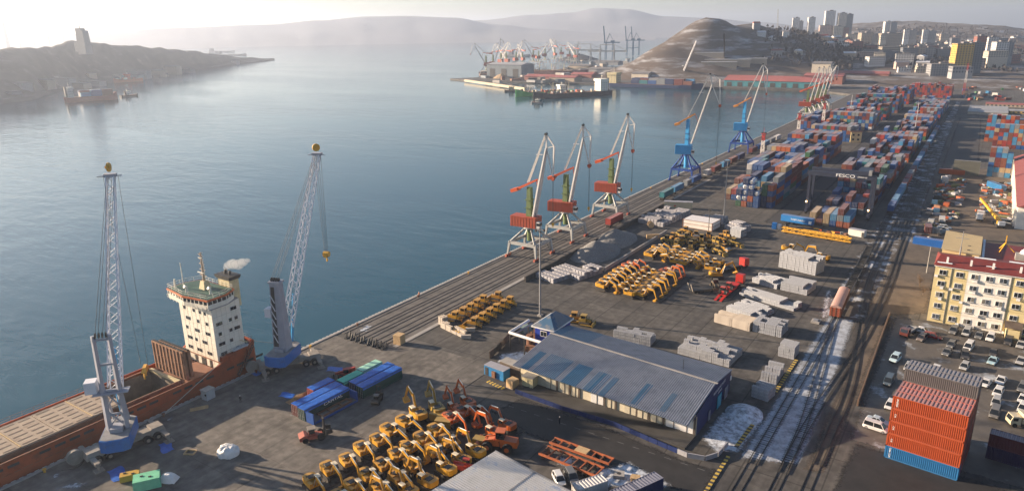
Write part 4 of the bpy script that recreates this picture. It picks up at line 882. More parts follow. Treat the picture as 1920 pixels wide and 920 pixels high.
# white box crate, cream long box
o = empty("white_box_crate", (48.6, 279.4, 0), -.08, "large white panelled box crate with snow on its flat top", "crate")
m = MB(); m.box(0, 0, .1, 12.6, 8.6, 3.3); part("body", m, M("white panel", (.62, .56, .52), .7, var=.12, dust=.5, dustcol=(.7, .7, .72)), o)
m = MB()
for z in (.1, 1.7, 3.25):
    for s in (-1, 1): m.box(0, s*4.33, z, 12.8, .12, .16); m.box(s*6.33, 0, z, .12, 8.6, .16)
for s in (-1, 1):
    for e in (-1, 1): m.box(s*6.3, e*4.3, .1, .2, .2, 3.5)
part("frame_batten", m, RUST, o)
o = empty("long_cream_box", (28.6, 305.5, 0), .34, "long cream walled box with pale roof behind the plate bundles", "container")
m = MB(); m.box(0, 0, .1, 12.6, 2.6, 2.9); part("wall", m, M("cream panel", (.58, .46, .30), .7, var=.1, dust=.6, dustcol=(.68, .64, .6)), o); m = MB(); m.box(0, 0, 3.0, 12.8, 2.8, .15); part("roof", m, SILW, o); m = MB(); m.box(-1.5, -1.33, .9, .9, .06, .7); part("panel_mark", m, PORG, o)
# timber cable drum
o = empty("cable_drum", (31.0, 268.0, 0), .6, "tan timber cable drum lying before the plate bundles", "drum"); m = MB()
for y in (-.9, .9): m.tube((0, y-.1, 1.3), (0, y+.1, 1.3), 1.3, 14)
part("flange", m, CRATE, o); m = MB(); m.tube((0, -.8, 1.3), (0, .8, 1.3), .8, 12); part("barrel", m, RUST, o)
# gravel heaps, boundary walls
def heap(name, c, rx, ry, h, mat, label, seed):
    m = MB()
    def fn(u, v):
        a = u*2*pi; r = v; x, y = rx*r*cos(a), ry*r*sin(a); n = mnoise.noise(Vector((x*.25+seed, y*.25, 0)))*.9+mnoise.noise(Vector((x*.9, y*.9, seed)))*.3
        return (c[0]+x*(1+.08*n), c[1]+y*(1+.08*n), max(-.05, h*(1-r)**.9 + n*.35*(1-r)*1.6 - (.06 if r > .98 else 0)))
    m.grid(fn, 40, 16); o = link(name, m.mesh(name, mat, False)); tag(o, label, "gravel heap"); return o
GRAV = M("crushed gravel", (.17, .165, .16), .9, var=.35, scale=2.2, bump=.8, bscale=5, coord='World')
heap("gravel_heap", at(1117, 475), 8.2, 13, 5.0, GRAV, "grey gravel heap nearest the pale plate bundles", 1.0)
heap("gravel_heap", at(1152, 452), 7.6, 14, 4.8, GRAV, "grey gravel heap behind the first, with a tan crest", 7.0)
m = MB(); m.box(39.6, 236, 0, .5, 56, 1.3); tag(struct("retaining_wall", m, CONC2), "low pale concrete wall holding the gravel on its yard side", "wall")["kind"] = 'thing'
m = MB(); m.box(22.4, 250, 0, .6, 130, 1.9); tag(struct("retaining_wall", m, M("dark wall", (.05, .043, .04), .9, var=.3, scale=.5, coord='World')), "dark wall along the landward edge of the crane rails", "wall")["kind"] = 'thing'  # shade on the wall's landward face is put into its dark colour
m = MB(); m.slab([(36, 252), (39.8, 255), (40.2, 254.4), (36.4, 251.4)], 0, 1.8); tag(struct("timber_screen", m, CRATE), "tan sunlit board standing at the end of the gravel wall", "board")["kind"] = 'thing'
# ---------------------------------------------------------------- container yard
CPAL = ["blue"]*6+["navy"]*3+["maroon"]*5+["brown"]*4+["orange"]*3+["red"]*2+["green"]+["grey"]*3+["white"]+["teal"]+["sky"]*2+["tan"]
ALLC = []   # every visible container: (distance, loc, colour, label, group, long)
def block(name, x0, nx, y0, bays, hmin, hmax, long=True, pal=None, gap=.45, dx=2.62, skip=.0):
    L_ = 12.19 if long else 6.06; hs = {}
    base = {}
    for b in range(bays):
        hb = rnd.randint(hmin, hmax)
        for c in range(nx): hs[c, b] = 0 if rnd.random() < skip else max(1, min(hmax, hb+rnd.choice((-1, 0, 0, 0, 1))))
    for b in range(bays):
        for c in range(nx):
            hgt = hs[c, b]
            for t in range(hgt):
                vis = t == hgt-1 or b == 0 or t >= hs[c, b-1] or c == nx-1 or t >= hs.get((c+1, b), 0)
                if not vis: continue
                col = rnd.choice(pal or CPAL); loc = (x0+c*dx+jit(.04), y0+b*(L_+gap)+L_/2+jit(.06), .03+t*CH)
                ALLC.append(((Vector(loc)-C0).length, loc, col, f"{col} container, {nth(t)} tier, {nth(c)} row from sea, {nth(b)} bay, {name}", "containers stacked in the " + name, long))
block("front block", 42.6, 2, 334, 2, 2, 3)
block("front block left of the gantry", 48.4, 7, 332.8, 3, 4, 6)
block("second seaside block", 38.0, 11, 384, 4, 3, 5)
block("long side stack", 63.6, 1, 372, 1, 5, 5, pal=["maroon", "navy", "blue"])
block("third seaside block", 36.5, 11, 452, 4, 3, 5)
block("fourth seaside block", 36.5, 10, 548, 4, 3, 4)
block("fifth seaside block", 36.0, 12, 618, 4, 4, 5)
block("sixth seaside block", 34.5, 13, 690, 3, 4, 6, pal=["blue", "navy", "maroon", "brown", "green", "teal", "blue", "sky", "red"])
block("seventh seaside block", 34.0, 14, 752, 4, 5, 6, pal=["maroon", "maroon", "navy", "blue", "teal", "brown"])
block("eighth seaside block", 32.0, 15, 842, 4, 5, 6, pal=["maroon", "navy", "blue", "brown", "red"])
block("red far block", 62.0, 16, 930, 3, 4, 6, pal=["maroon", "red", "brown", "red", "navy"])
block("quayside blue stack", 20.0, 4, 590, 5, 3, 4, pal=["blue", "navy", "blue", "maroon", "teal"])
block("small quayside stack", 24.4, 4, 540, 1, 2, 3, pal=["red", "sky", "blue", "white"])
block("gantry block", 86.2, 6, 306.6, 1, 1, 3, pal=["brown", "maroon", "sky", "blue", "tan", "orange", "grey"])
block("rear gantry block", 87.4, 6, 320.4, 2, 1, 3, skip=.15, pal=["brown", "blue", "navy", "blue", "grey", "maroon", "sky"])
block("landside block", 86.5, 7, 352, 3, 1, 4, skip=.12)
block("landside block beyond the lamp", 82.5, 9, 396, 6, 1, 4, skip=.1)
block("far landside block", 82.5, 9, 480, 7, 1, 4, skip=.12)
block("farthest landside block", 86.0, 8, 582, 9, 2, 4, skip=.05)
block("last landside block", 84.0, 9, 705, 10, 2, 4, skip=.05)
block("inland far block", 146.5, 16, 565, 1, 5, 6, long=False, pal=["red", "orange", "brown", "maroon", "sky", "blue", "grey", "tan"])
block("inland block under the flat roof", 141.5, 18, 594, 2, 5, 7, long=False, pal=["red", "orange", "brown", "maroon", "sky", "sky", "grey"])
block("inland mixed stack", 145.6, 4, 455, 1, 3, 6, long=False, pal=["brown", "maroon", "grey", "sky", "blue", "tan"])
ALLC.sort(key=lambda e: e[0])
SEEN_N = 185
for d, loc, col, lab, grp, lg in ALLC[:SEEN_N]: container(loc, 0, col, lab, grp, lg, door=d < 480)
# the rest, far and small: one object
mb = MB(); mi = []; far_mats = []
names = sorted(CCOL)
for n in names: far_mats.append(M("far container "+n, CCOL[n], .6, var=.1, dust=.5, dustcol=(.36, .345, .37)))
for d, loc, col, lab, grp, lg in ALLC[SEEN_N:]:
    k = len(mb.f); mb.box(*loc, 2.42, 12.15 if lg else 6.02, 2.57); mi += [names.index(col)]*(len(mb.f)-k)
me = mb.mesh("far_containers", None)
for m_ in far_mats: me.materials.append(m_)
me.polygons.foreach_set("material_index", mi)
o = link("far_containers", me); o["kind"] = 'stuff'; o["label"] = "many more stacked shipping containers far along the yard"
# tank containers at the front corner of the first block
TANK = M("tank white", (.70, .68, .66), .35, var=.06)
tp = Proto("tank_container"); m = MB()
for s in (-1, 1):
    for e in (-1, 1): m.box(s*1.15, e*2.95, 0, .14, .14, 2.55)
    for z in (0, 2.42): m.box(s*1.15, 0, z, .14, 6.0, .13)
for e in (-1, 1):
    for z in (0, 2.42): m.box(0, e*2.95, z, 2.4, .14, .13)
tp.add("frame", m, M("tank frame blue", (.012, .06, .22), .5)); m = MB(); R_ = lambda y, k: [(1.08*k*cos(t), y, 1.28+1.08*k*sin(t)) for t in [i*pi/9 for i in range(18)]]
m.loft([R_(-2.8, .35), R_(-2.7, .85), R_(-2.45, 1), R_(2.45, 1), R_(2.7, .85), R_(2.8, .35)]); e = tp.add("tank", m, TANK, smooth=True); tp.sub(e, "manhole", MB().tube((0, -2.82, 1.28), (0, -2.9, 1.28), .4, 12), STEEL)
for i, (c, t) in enumerate(((0, 1), (1, 1), (1, 2), (1, 3), (2, 3), (2, 4), (3, 2))):
    tp.put((50.6+c*2.62, 326.0, .03+t*CH), 0, f"white tank container, {nth(c)} column from sea and {nth(t)} above ground, front block", "tank container", "white tank containers at the block's front")
for c, t, col in ((0, 0, "green"), (1, 0, "orange"), (2, 0, "navy"), (2, 1, "orange"), (2, 2, "navy"), (3, 0, "blue"), (3, 1, "blue"), (0, 2, "navy"), (1, 4, "navy"), (4, 0, "navy"), (4, 1, "navy"), (4, 2, "green"), (5, 0, "blue"), (5, 1, "brown"), (5, 2, "blue"), (5, 3, "orange"), (4, 3, "green")):
    container((50.6+c*2.62, 326.0+(3 if c > 3 else 0), .03+t*CH), 0, col, f"{col} short container, {nth(c)} column from sea and {nth(t)} up, among the tanks", "short containers among the tanks", False)
# ---------------------------------------------------------------- tall red stack by the car park, five and six high
g = "containers in the tall red stack"
RS, RY = radians(-6.8), (139.6, 138.4)
OR = (.34, .058, .015)
def rs(ix, t): d = Vector((-sin(RS), cos(RS), 0)); p = Vector((139.9, 137.0, 0))+d*(1.22+ix*2.5); return (p.x, p.y, .03+t*2.62)
lab5 = ["faded blue container at the bottom front of the tall red stack", "orange container directly above the blue one, tall red stack", "orange container third up the tall red stack's front", "orange container fourth up the tall red stack's front", "orange container topping the tall red stack's front"]
for t in range(5):
    o = container(rs(0, t), RS-pi/2, None, lab5[t], g, True, False, col=(.018, .13, .30) if t == 0 else OR)
    text(("CMA CGM", "HAMBURG SÜD", "CAI", "CAI", "MAERSK")[t] if t in (0, 4) else "CAI", o, (1.235, -5.2, 1.3), (pi/2, pi/2, pi/2), .45, LETW)
for t in range(6): container(rs(1, t), RS-pi/2, None, f"rust red container in the second file of the tall stack, {nth(t)} up", g, True, False, col=(.40, .06, .02)) if t in (4,) else None
container(rs(2, 4), RS-pi/2, None, "faded red container in the third file of the tall stack", g, True, False, col=(.36, .06, .025))
for i in (3, 4): container(rs(i, 5), RS-pi/2, None, f"grey corrugated container topping the tall stack, {'front' if i == 3 else 'rear'} of two", g, True, False, col=(.10, .09, .09))
for i in (1, 2, 3, 4):
    for t in range(4 if i < 3 else 5): container(rs(i, t), RS-pi/2, None, f"{'dull red' if i % 2 else 'brown'} container inside the tall stack, file {nth(i)}, {nth(t)} up", g, True, False, col=CCOL["red" if i % 2 else "brown"])
# containers at the picture's lower right corner
for t, col, l in ((0, (.02, .012, .05), "black violet container with a gold oval mark at the picture's edge"), (1, (.09, .02, .03), "dark maroon container on the black violet one at the edge")):
    o = container((156.2, 148.2, .03+t*2.6), radians(84), None, l, None, True, False, col=col)
    if t == 0: text("CWI", o, (1.24, -.0, 1.3), (pi/2, 0, pi/2), 1.2, M("gold mark", (.45, .34, .06), .5)) ; text("CWI", o, (1.24, 4.4, 1.3), (pi/2, 0, pi/2), 1.1, M("gold mark"))
# ---------------------------------------------------------------- rubber-tyred gantry crane
rt = empty("yard_gantry_crane", (0, 0, 0), 0, "dark blue yard gantry crane with white FESCO lettering over the stacks", "crane")
GN = M("gantry navy", (.020, .026, .05), .5, var=.15); zb = 17.0
for x in (79.9, 104.6):
    for y in (325.5, 334.5): m = MB(); m.bar((x, y, 1.6), (x, y, zb), 1.0, 1.2); part("leg", m, GN, rt)
    m = MB(); m.box(x, 330, 1.0, 1.2, 13, 1.2); part("sill_beam", m, GN, rt)
    for y in (324.5, 326.5, 333.5, 335.5): m = MB(); m.tube((x-.35, y, .75), (x+.35, y, .75), .75, 12); part("wheel", m, TYRE, rt)
    m = MB(); m.box(x, 330, 2.2, 1.8, 4.5, 2.6); part("power_pack", m, GN, rt)
for y in (325.5, 334.5): m = MB(); m.box(92.2, y, zb, 27, 1.3, 1.9); part("main_girder", m, GN, rt)
m = MB(); m.box(101.0, 330, zb+1.9, 5, 11, 1.6); m.box(103, 330, zb-2.2, 2.4, 2.4, 2.4); part("trolley", m, GN, rt)
m = MB(); m.box(103.5, 324.6, zb+2, 1.2, 1.2, 2.2); part("trolley_mast", m, STEEL, rt)
text("FESCO", rt, (94.0, 324.83, zb+.95), (pi/2, 0, 0), 1.9, LETW, 1.35); text("ORION-30", rt, (100.6, 324.83, zb+.9), (pi/2, 0, 0), .8, LETW)
LIT = M("lit work lamp", (1, .62, .25), .4, emit=3)
for x, y, z in ((79.9, 323.3, 5.6), (104.6, 323.3, 4.6)):
    m = MB(); m.tube((x, y, z), (x, y-.2, z), .35, 8); part("work_lamp", m, LIT, rt)
# ---------------------------------------------------------------- containers under tarps on the quay
QA = radians(-3)
def tarp_on(o, L_, label, k=1.0, mat=BLUETARP):
    m = MB()
    def fn(u, v):
        y = (v-.5)*L_*1.01*k; x = (u-.5)*2.62; e = abs(u-.5) > .46
        return (x, y, 2.66 + (-.55 if abs(u-.5) > .49 else .05*mnoise.noise(Vector((x*1.1, y*.8, L_)))+.04))
    m.grid(fn, 16, 30); q = link("tarpaulin", m.mesh("tarpaulin", mat, True), None, o.location, o.rotation_euler.z); tag(q, label, "tarpaulin"); return q
c1 = container((26.0, 93.6, .06), QA, "maroon", "maroon container under a blue tarp, seaward of the lettered green one"); tarp_on(c1, 12.19, "blue tarp over the maroon container nearest the harbour cranes")
c2 = container((28.6, 93.2, .06), QA, None, "dark green container lettered CAPITAL under a blue tarp", col=(.022, .055, .05)); tarp_on(c2, 12.19, "blue tarp over the lettered dark green container")
text("CAPITAL", c2, (1.24, 1.5, 1.75), (pi/2, 0, pi/2), .9, LETW, 1.5)
c3 = container((32.0, 107.0, .06), QA, None, "long dark green tarped container beside the small forklift", col=(.02, .075, .06)); tarp_on(c3, 12.19, "blue tarp over the long green container by the small forklift")
c4 = container((29.3, 107.4, .06), QA, "navy", "navy container under a blue tarp next to the long green one"); tarp_on(c4, 12.19, "blue tarp over the navy container between green tops")
GT = M("green tarp", (.05, .42, .28), .5, var=.15)
c5 = container((26.2, 103.4, .06), QA, "teal", "short container under a bright green top beside blue tarps", None, False); tarp_on(c5, 6.06, "bright green tarp over a short container", mat=GT)
c6 = container((26.0, 109.9, .06), QA, "grey", "short container with a pale mint top behind the green one", None, False); tarp_on(c6, 6.06, "pale mint tarp over the farther short container", mat=M("mint tarp", (.30, .55, .42), .5))
c7 = container((23.2, 97.2, .06), QA, "red", "short red container with blue sheet next to dunnage", None, False); tarp_on(c7, 6.06, "loose blue sheet over the short red container")
# flat rack with timber frame
fr = empty("flat_rack", (31.4, 93.0, .06), QA, "blue flat rack container carrying a rusty brown frame", "flat rack"); FB = M("rack blue", (.012, .06, .24), .5, var=.15)
m = MB(); m.box(0, 0, .15, 2.44, 12.1, .5); part("bed", m, FB, fr)
for e in (-1, 1): m = MB(); m.box(0, e*6.0, .15, 2.44, .25, 2.45); part("end_wall", m, FB, fr)
m = MB(); m.box(0, 0, .65, 2.2, 11.6, .06); part("floor_boards", m, CONC, fr)
lf = empty("steel_frame_load", (31.4, 93.6, .78), QA, "rusty brown rectangular frame lying on the flat rack", "frame")
for x in (-.85, .85): m = MB(); m.box(x, 0, 0, .25, 8.2, .3); part("side_rail", m, RUST, lf)
for y in (-4, -1.5, 1.5, 4): m = MB(); m.box(0, y, .0, 1.5, .3, .3); part("cross_member", m, RUST, lf)
# ---------------------------------------------------------------- wagons: quay side and main train
WG = Proto("container_wagon"); m = MB(); m.box(0, 0, .9, 2.6, 13.2, .35); WG.add("frame", m, DKST)
for y in (-4.6, 4.6):
    m = MB(); m.box(0, y, .45, 2.1, 2.2, .4); e = WG.add("bogie", m, DKST)
    w_ = MB()
    for dy in (-.8, .8):
        for s in (-.76, .76): w_.tube((s-.07, y+dy, .46), (s+.07, y+dy, .46), .46, 10)
    WG.sub(e, "wheel", w_, RAILS)
def wagon(x, y, col, label, clabel, rz=0, z=.15, long=True):
    WG.put((x, y, z), rz, label, "wagon", "container wagons on the rails"); container((x, y, z+1.26), rz, col, clabel, "containers riding on wagons", long, door=False)
qw = [(16.2, 264.5, "red", True), (16.3, 322, "teal", True), (16.3, 336, "sky", True), (16.3, 350, "grey", False), (16.3, 362, "blue", True), (16.3, 381, "white", False), (16.3, 396, "maroon", True), (16.3, 412, "sky", True), (16.3, 427, "brown", True), (16.3, 442, "navy", True), (16.3, 470, "maroon", True), (16.3, 485, "blue", True), (16.3, 500, "sky", True), (16.3, 516, "grey", True), (16.3, 531, "white", True)]
for i, (x, y, c, l) in enumerate(qw): wagon(x, y, c, f"flat wagon on the quay rails, {nth(i)} from the red one", f"{c} container riding the {nth(i)} quay wagon", long=l)
tr = ["blue", "sky", "sky", "sky", "maroon", "red", "grey", "maroon", "sky", "blue", "sky", "sky", "maroon", "grey", "maroon", "sky", "sky", "blue", "sky", "grey", "maroon", "blue"]
for i, c in enumerate(tr): wagon(111.2-i*.09, 346.5+i*13.7, c, f"flat wagon of the long train, {nth(i)} from its near end", f"{c} container on the {nth(i)} wagon of the long train", z=.2)
# ---------------------------------------------------------------- warehouse with blue-grey sheet roof
ROOFG = M("weathered sheet roof", (.18, .195, .235), .5, .25, var=.12, scale=.3, dirt=(.11, .125, .16), dscale=.35, dlo=.48, dhi=.72); ROOFB = M("newer blue sheet", (.035, .105, .19), .5, .2, var=.12, scale=.4)
WBLU = M("wall navy cladding", (.011, .024, .10), .5, var=.12); WCRM = M("cream door", (.55, .49, .37), .65, var=.1); WHTP = M("white paint", (.70, .68, .66), .6, var=.08); DOORD = M("door dark brown", (.10, .075, .06), .8, var=.3)  # dark brown shared by door rails, pillars, a cabin and wall panels
wh = empty("warehouse", (0, 0, 0), 0, "long warehouse with corrugated grey and blue roof and blue gable", "warehouse")
EF = [Vector((56.9, 125.2, 4.4)), Vector((100.9, 121.0, 4.6))]; RD_ = [Vector((58.8, 139.9, 7.4)), Vector((101.5, 136.0, 7.3))]; EB = [Vector((57.4, 151.4, 5.0)), Vector((101.2, 148.6, 5.0))]
def slope(a, b, u0, u1, v0, v1, n, lift=0, amp=.10):
    """corrugated roof slope between eave a and ridge b; ribs run up the slope"""
    m = MB(); P = lambda u, v: (a[0].lerp(a[1], u)).lerp(b[0].lerp(b[1], u), v); top = []; bot = []
    for i in range(n*2+1):
        u = u0+(u1-u0)*i/(n*2); dz = Vector((0, 0, lift+(amp if i % 2 else 0))); bot.append(P(u, v0)+dz); top.append(P(u, v1)+dz)
    k = len(bot); m.add(bot+top, [(i, i+1, k+i+1, k+i) for i in range(k-1)])
    return m
m = slope(EF, RD_, 0, 1, 0, 1, 90); o = part("roof_slope", m, ROOFG, wh)
for u0, u1, v0, v1 in ((.055, .10, .0, .50), (.125, .275, .0, .52), (.31, .40, 0, .50), (.44, .515, .0, .48), (.53, .565, 0, .46), (.70, .735, .05, .55), (.845, .87, .1, .52)):
    part("blue_roof_sheet", slope(EF, RD_, u0, u1, v0, v1, max(3, int(90*(u1-u0))), .02), ROOFB, o)
m = slope(EB, RD_, 0, 1, 0, 1, 90); o2 = part("roof_slope", m, ROOFG, wh)
part("blue_roof_sheet", slope(EB, RD_, .0, .24, .0, .96, 22, .02), ROOFB, o2)
m = MB(); m.bar(RD_[0]+Vector((-.3, 0, .08)), RD_[1]+Vector((.3, 0, .08)), .5, .1); part("ridge_cap", m, CONC2, wh)
W0 = [(58.0, 127.2), (101.2, 125.6), (101.0, 148.0), (58.0, 150.8)]
m = MB(); q = [Vector((*p, 0)) for p in W0]; tz = [4.55, 4.75, 4.95, 4.95]
m.add(q+[p+Vector((0, 0, z)) for p, z in zip(q, tz)], [(0, 1, 5, 4), (2, 3, 7, 6), (3, 0, 4, 7)]); part("wall", m, WCRM, wh)
g1 = Vector((101.45, 136.2, 7.2)); m = MB(); m.add([(101.2, 125.6, 0), (101.0, 148.0, 0), (101.05, 148.3, 4.9), g1, (101.15, 122.0, 4.62), (101.2, 125.6, 4.6)], [(0, 1, 2, 3, 4, 5)]); ga = part("gable_wall", m, WBLU, wh)
m = MB(); m.add([(58, 127.2, 0), (58, 150.8, 0), (57.6, 150.9, 4.9), (58.9, 139.9, 7.3), (57.4, 125.6, 4.4), (58, 127.2, 4.4)], [(5, 4, 3, 2, 1, 0)]); part("gable_wall", m, WBLU, wh)
for y, h, w_, mt in ((139.6, 3.0, 2.6, M("cyan door", (.05, .30, .40), .5)), (144.4, 2.8, 2.2, M("grey door", (.2, .22, .26), .5)), (133.2, 2.2, 1.0, M("grey door"))):
    m = MB(); m.box(101.32, y, .0, .12, w_, h); part("door", m, mt, ga)
m = MB(); m.box(101.4, 147.0, 3.2, .12, .8, 1.0); part("sign_board", m, WHTP, ga)
text("МОРСКОЙ ПОРТ", ga, (101.5, 138.6, 5.2), (pi/2, 0, pi/2), .8, LETW, 1.2); text("СКЛАД", ga, (101.5, 139, 4.2), (pi/2, 0, pi/2), .6, LETW, 1.2)
# front doors under the eave: each bay its own
for i, x in enumerate((66.5, 70.2, 73.0, 78.5, 82.0, 86.5, 89.4, 92.6, 96.4, 99.2)):
    w_ = (2.6, 2.0, 1.4, 3.0, 1.6, 2.6, 2.2, 2.4, 3.4, 2.6)[i]; y = 127.2-(x-58)*.037
    m = MB(); m.box(x, y-.10, .1, w_, .14, 3.4); d = part("door", m, WHTP if i in (3, 8, 9) else WCRM, wh); m = MB(); m.box(x, y-.12, .0, .12, .22, 3.5); part("door_rail", m, DOORD, d)
    m = MB(); m.box(x+w_/2+.35, y-.14, 0, .28, .25, 4.2); part("pillar", m, DOORD, wh)
m = MB(); m.slab([(60, 121.6), (101, 119.8), (101.2, 125.5), (58, 127.1)], 0, .35); part("loading_ramp", m, DARKC, wh)
m = MB(); m.tube((93.0, 139.2, 6.9), (93.0, 139.2, 9.4), .07, 6); part("antenna", m, DKST, wh)
# blue pavilion tower on the warehouse end
tw = empty("roof_tower", (0, 0, 0), 0, "small blue walled tower with hipped grey roof at the warehouse end", "tower")
m = MB(); m.box(54.2, 148.6, 0, 5.6, 8.6, 6.3); part("wall", m, M("tower blue", (.010, .035, .30), .5, var=.1), tw)
m = MB(); e = [(50.8, 143.6, 6.2), (57.6, 143.6, 6.2), (57.6, 153.6, 6.2), (50.8, 153.6, 6.2)]; t = [(54.2, 147.2, 8.8), (54.2, 150.2, 8.8)]
m.add(e+t, [(0, 1, 4), (1, 2, 5, 4), (2, 3, 5), (3, 0, 4, 5), (3, 2, 1, 0)]); part("hipped_roof", m, M("tower roof", (.14, .155, .18), .55, var=.15, dirt=(.03, .09, .17), dscale=.15, dlo=.5, dhi=.55), tw)
m = MB()
for a, b in ((0, 1), (1, 2), (2, 3), (3, 0)): m.bar(Vector(e[a])-Vector((0, 0, .12)), Vector(e[b])-Vector((0, 0, .12)), .25, .28)
part("white_eaves", m, WHTP, tw)
m = MB(); m.box(54.0, 144.24, 3.7, 1.9, .1, 1.5); f_ = part("window_frame", m, WHTP, tw)
for s in (-.45, .45): m = MB(); m.box(54.0+s, 144.18, 3.85, .75, .1, 1.2); part("pane", m, GLASS, f_)
# pipe gantry, compound wall, offices, snow
pg = empty("pipe_gantry", (0, 0, 0), 0, "white lagged pipes on posts beside the blue tower", "pipework")
m = MB(); pts = [(46.8, 148.6, 5), (46.8, 139.3, 5), (56.8, 138.4, 5)]
for a, b in zip(pts, pts[1:]): m.tube(a, b, .38, 8)
part("pipe", m, WHTP, pg); m = MB(); m.tube((47.8, 148.6, 4.4), (47.8, 140.2, 4.4), .25, 8); part("pipe", m, STEEL, pg)
for p in ((46.8, 139.5), (46.8, 144), (46.8, 148.4), (51.5, 139), (49.3, 146.5)): m = MB(); m.box(*p, 0, .25, .25, 4.8); part("post", m, DKST, pg)
m = MB(); m.box(49.6, 147.5, 0, 2.2, 2.2, 2.8); m.tube((50, 144, 0), (50, 144, 3.4), .9, 10); m.box(52, 141.5, 0, 3, 1.5, 1.6); part("boiler_plant", m, RUST, pg)
m = MB(); m.bar((43.6, 149.8, .8), (44.2, 153.6, .8), 1.6, 1.6); part("plant_box", m, M("plant green", (.2, .27, .24), .7), pg)
for nm, pts, h in (("compound_wall", [(45.2, 132.6), (44.6, 137), (42.8, 145.2), (43.0, 150)], 2.0),):
    cw = empty(nm, (0, 0, 0), 0, "dark patched compound wall beside the blue office container", "wall")
    for a, b in zip(pts, pts[1:]):
        n = max(1, int(hypot(b[0]-a[0], b[1]-a[1])/2))
        for i in range(n):
            p, q = Vector((*a, 0)).lerp(Vector((*b, 0)), i/n), Vector((*a, 0)).lerp(Vector((*b, 0)), (i+.96)/n); m = MB(); m.bar(p+Vector((0, 0, h/2)), q+Vector((0, 0, h/2)), .25, h-rnd.uniform(0, .4)); part("panel", m, rnd.choice((DARKC, DOORD, DKST)), cw)
def sheet(name, poly, z, mat, label=None, kind='structure', rim=1.8):
    """ground sheet of small cells; its "edge" value falls to 0 towards the rim, where the surface thins out"""
    P = [(p[0], p[1]) for p in poly]; E_ = list(zip(P, P[1:]+P[:1])); x0, x1, y0, y1 = min(p[0] for p in P), max(p[0] for p in P), min(p[1] for p in P), max(p[1] for p in P)
    ext = max(x1-x0, y1-y0); c = .5 if ext < 25 else (.9 if ext < 120 else 1.6); nx, ny = int((x1-x0)/c)+2, int((y1-y0)/c)+2; ids = {}; vs = []; ed = []; fs = []
    def val(x, y):
        ins = False; dm = 1e9
        for (ax, ay), (bx, by) in E_:
            if (ay > y) != (by > y) and x < (bx-ax)*(y-ay)/(by-ay)+ax: ins = not ins
            dx, dy = bx-ax, by-ay; t = ((x-ax)*dx+(y-ay)*dy)/(dx*dx+dy*dy); t = 0 if t < 0 else 1 if t > 1 else t; d = (x-ax-t*dx)**2+(y-ay-t*dy)**2
            if d < dm: dm = d
        return sqrt(dm) if ins else -sqrt(dm)
    D_ = [[val(x0+(i-.5)*c, y0+(j-.5)*c) for j in range(ny+1)] for i in range(nx+1)]
    def vid(i, j):
        if (i, j) not in ids: ids[i, j] = len(vs); vs.append((x0+(i-.5)*c, y0+(j-.5)*c, z)); ed.append(max(0, min(1, D_[i][j]/rim+.15*mnoise.noise(Vector((i*c*.5, j*c*.5, z*99))))))
        return ids[i, j]
    for i in range(nx):
        for j in range(ny):
            if max(D_[i][j], D_[i+1][j], D_[i][j+1], D_[i+1][j+1]) > 0: fs.append((vid(i, j), vid(i+1, j), vid(i+1, j+1), vid(i, j+1)))
    m = MB(); m.v, m.f = vs, fs; o = struct(name, m, fade(mat)); o["kind"] = kind
    at_ = o.data.attributes.new("edge", 'FLOAT', 'POINT'); at_.data.foreach_set("value", ed); return o
FADE = {}
def fade(mat):
    """the same surface thinning out to nothing over its ragged rim"""
    if mat.name in FADE: return FADE[mat.name]
    k = mat.copy(); FADE[mat.name] = k; N = k.node_tree.nodes; L = k.node_tree.links; b = N["Principled BSDF"]; ou = [x for x in N if x.type == 'OUTPUT_MATERIAL'][0]
    at_ = N.new("ShaderNodeAttribute"); at_.attribute_name = "edge"; g = N.new("ShaderNodeNewGeometry"); nz = N.new("ShaderNodeTexNoise"); nz.inputs["Scale"].default_value = 1.3; nz.inputs["Detail"].default_value = 7; nz.inputs["Roughness"].default_value = .7; L.new(g.outputs["Position"], nz.inputs["Vector"])
    ad = N.new("ShaderNodeMath"); ad.operation = 'MULTIPLY_ADD'; L.new(nz.outputs[0], ad.inputs[0]); ad.inputs[1].default_value = 1.6; L.new(at_.outputs["Fac"], ad.inputs[2])
    mr = N.new("ShaderNodeMapRange"); mr.inputs[1].default_value = 1.0; mr.inputs[2].default_value = 1.55; L.new(ad.outputs[0], mr.inputs[0])
    tr = N.new("ShaderNodeBsdfTransparent"); mx = N.new("ShaderNodeMixShader"); L.new(mr.outputs[0], mx.inputs[0]); L.new(tr.outputs[0], mx.inputs[1]); L.new(b.outputs[0], mx.inputs[2]); L.new(mx.outputs[0], ou.inputs["Surface"]); return k
def snow(px_poly, z=.07): return sheet("snow", [at(*p) for p in px_poly], z, SNOW, kind='stuff')
snow([(935, 662), (990, 655), (1000, 672), (960, 690), (930, 680)])
oc = empty("office_container", (52.2, 125.8, 0), radians(-6), "blue cabin container with dark door beside the compound wall", "cabin")
m = MB(); m.box(0, 0, .1, 6.0, 2.5, 2.5); part("body", m, M("cabin blue", (.02, .16, .36), .5, var=.2, dust=.4), oc); m = MB(); m.box(-2.2, -1.28, .2, .9, .08, 2.0); part("door", m, DKST, oc); m = MB(); m.box(.2, -1.5, .3, 1.0, .4, 1.6); part("stacked_panel", m, RUST, oc)
m = MB(); m.box(0, .0, 2.6, 6.1, 2.6, .08); part("roof", m, SILW, oc)
oc = empty("office_container", (54.6, 129.2, 0), radians(-8), "brown flat roofed cabin behind the blue cabin container", "cabin"); m = MB(); m.box(0, 0, .0, 6.4, 2.6, 2.7); part("body", m, DOORD, oc); m = MB(); m.box(0, 0, 2.7, 6.6, 2.8, .1); part("roof", m, CONC2, oc)
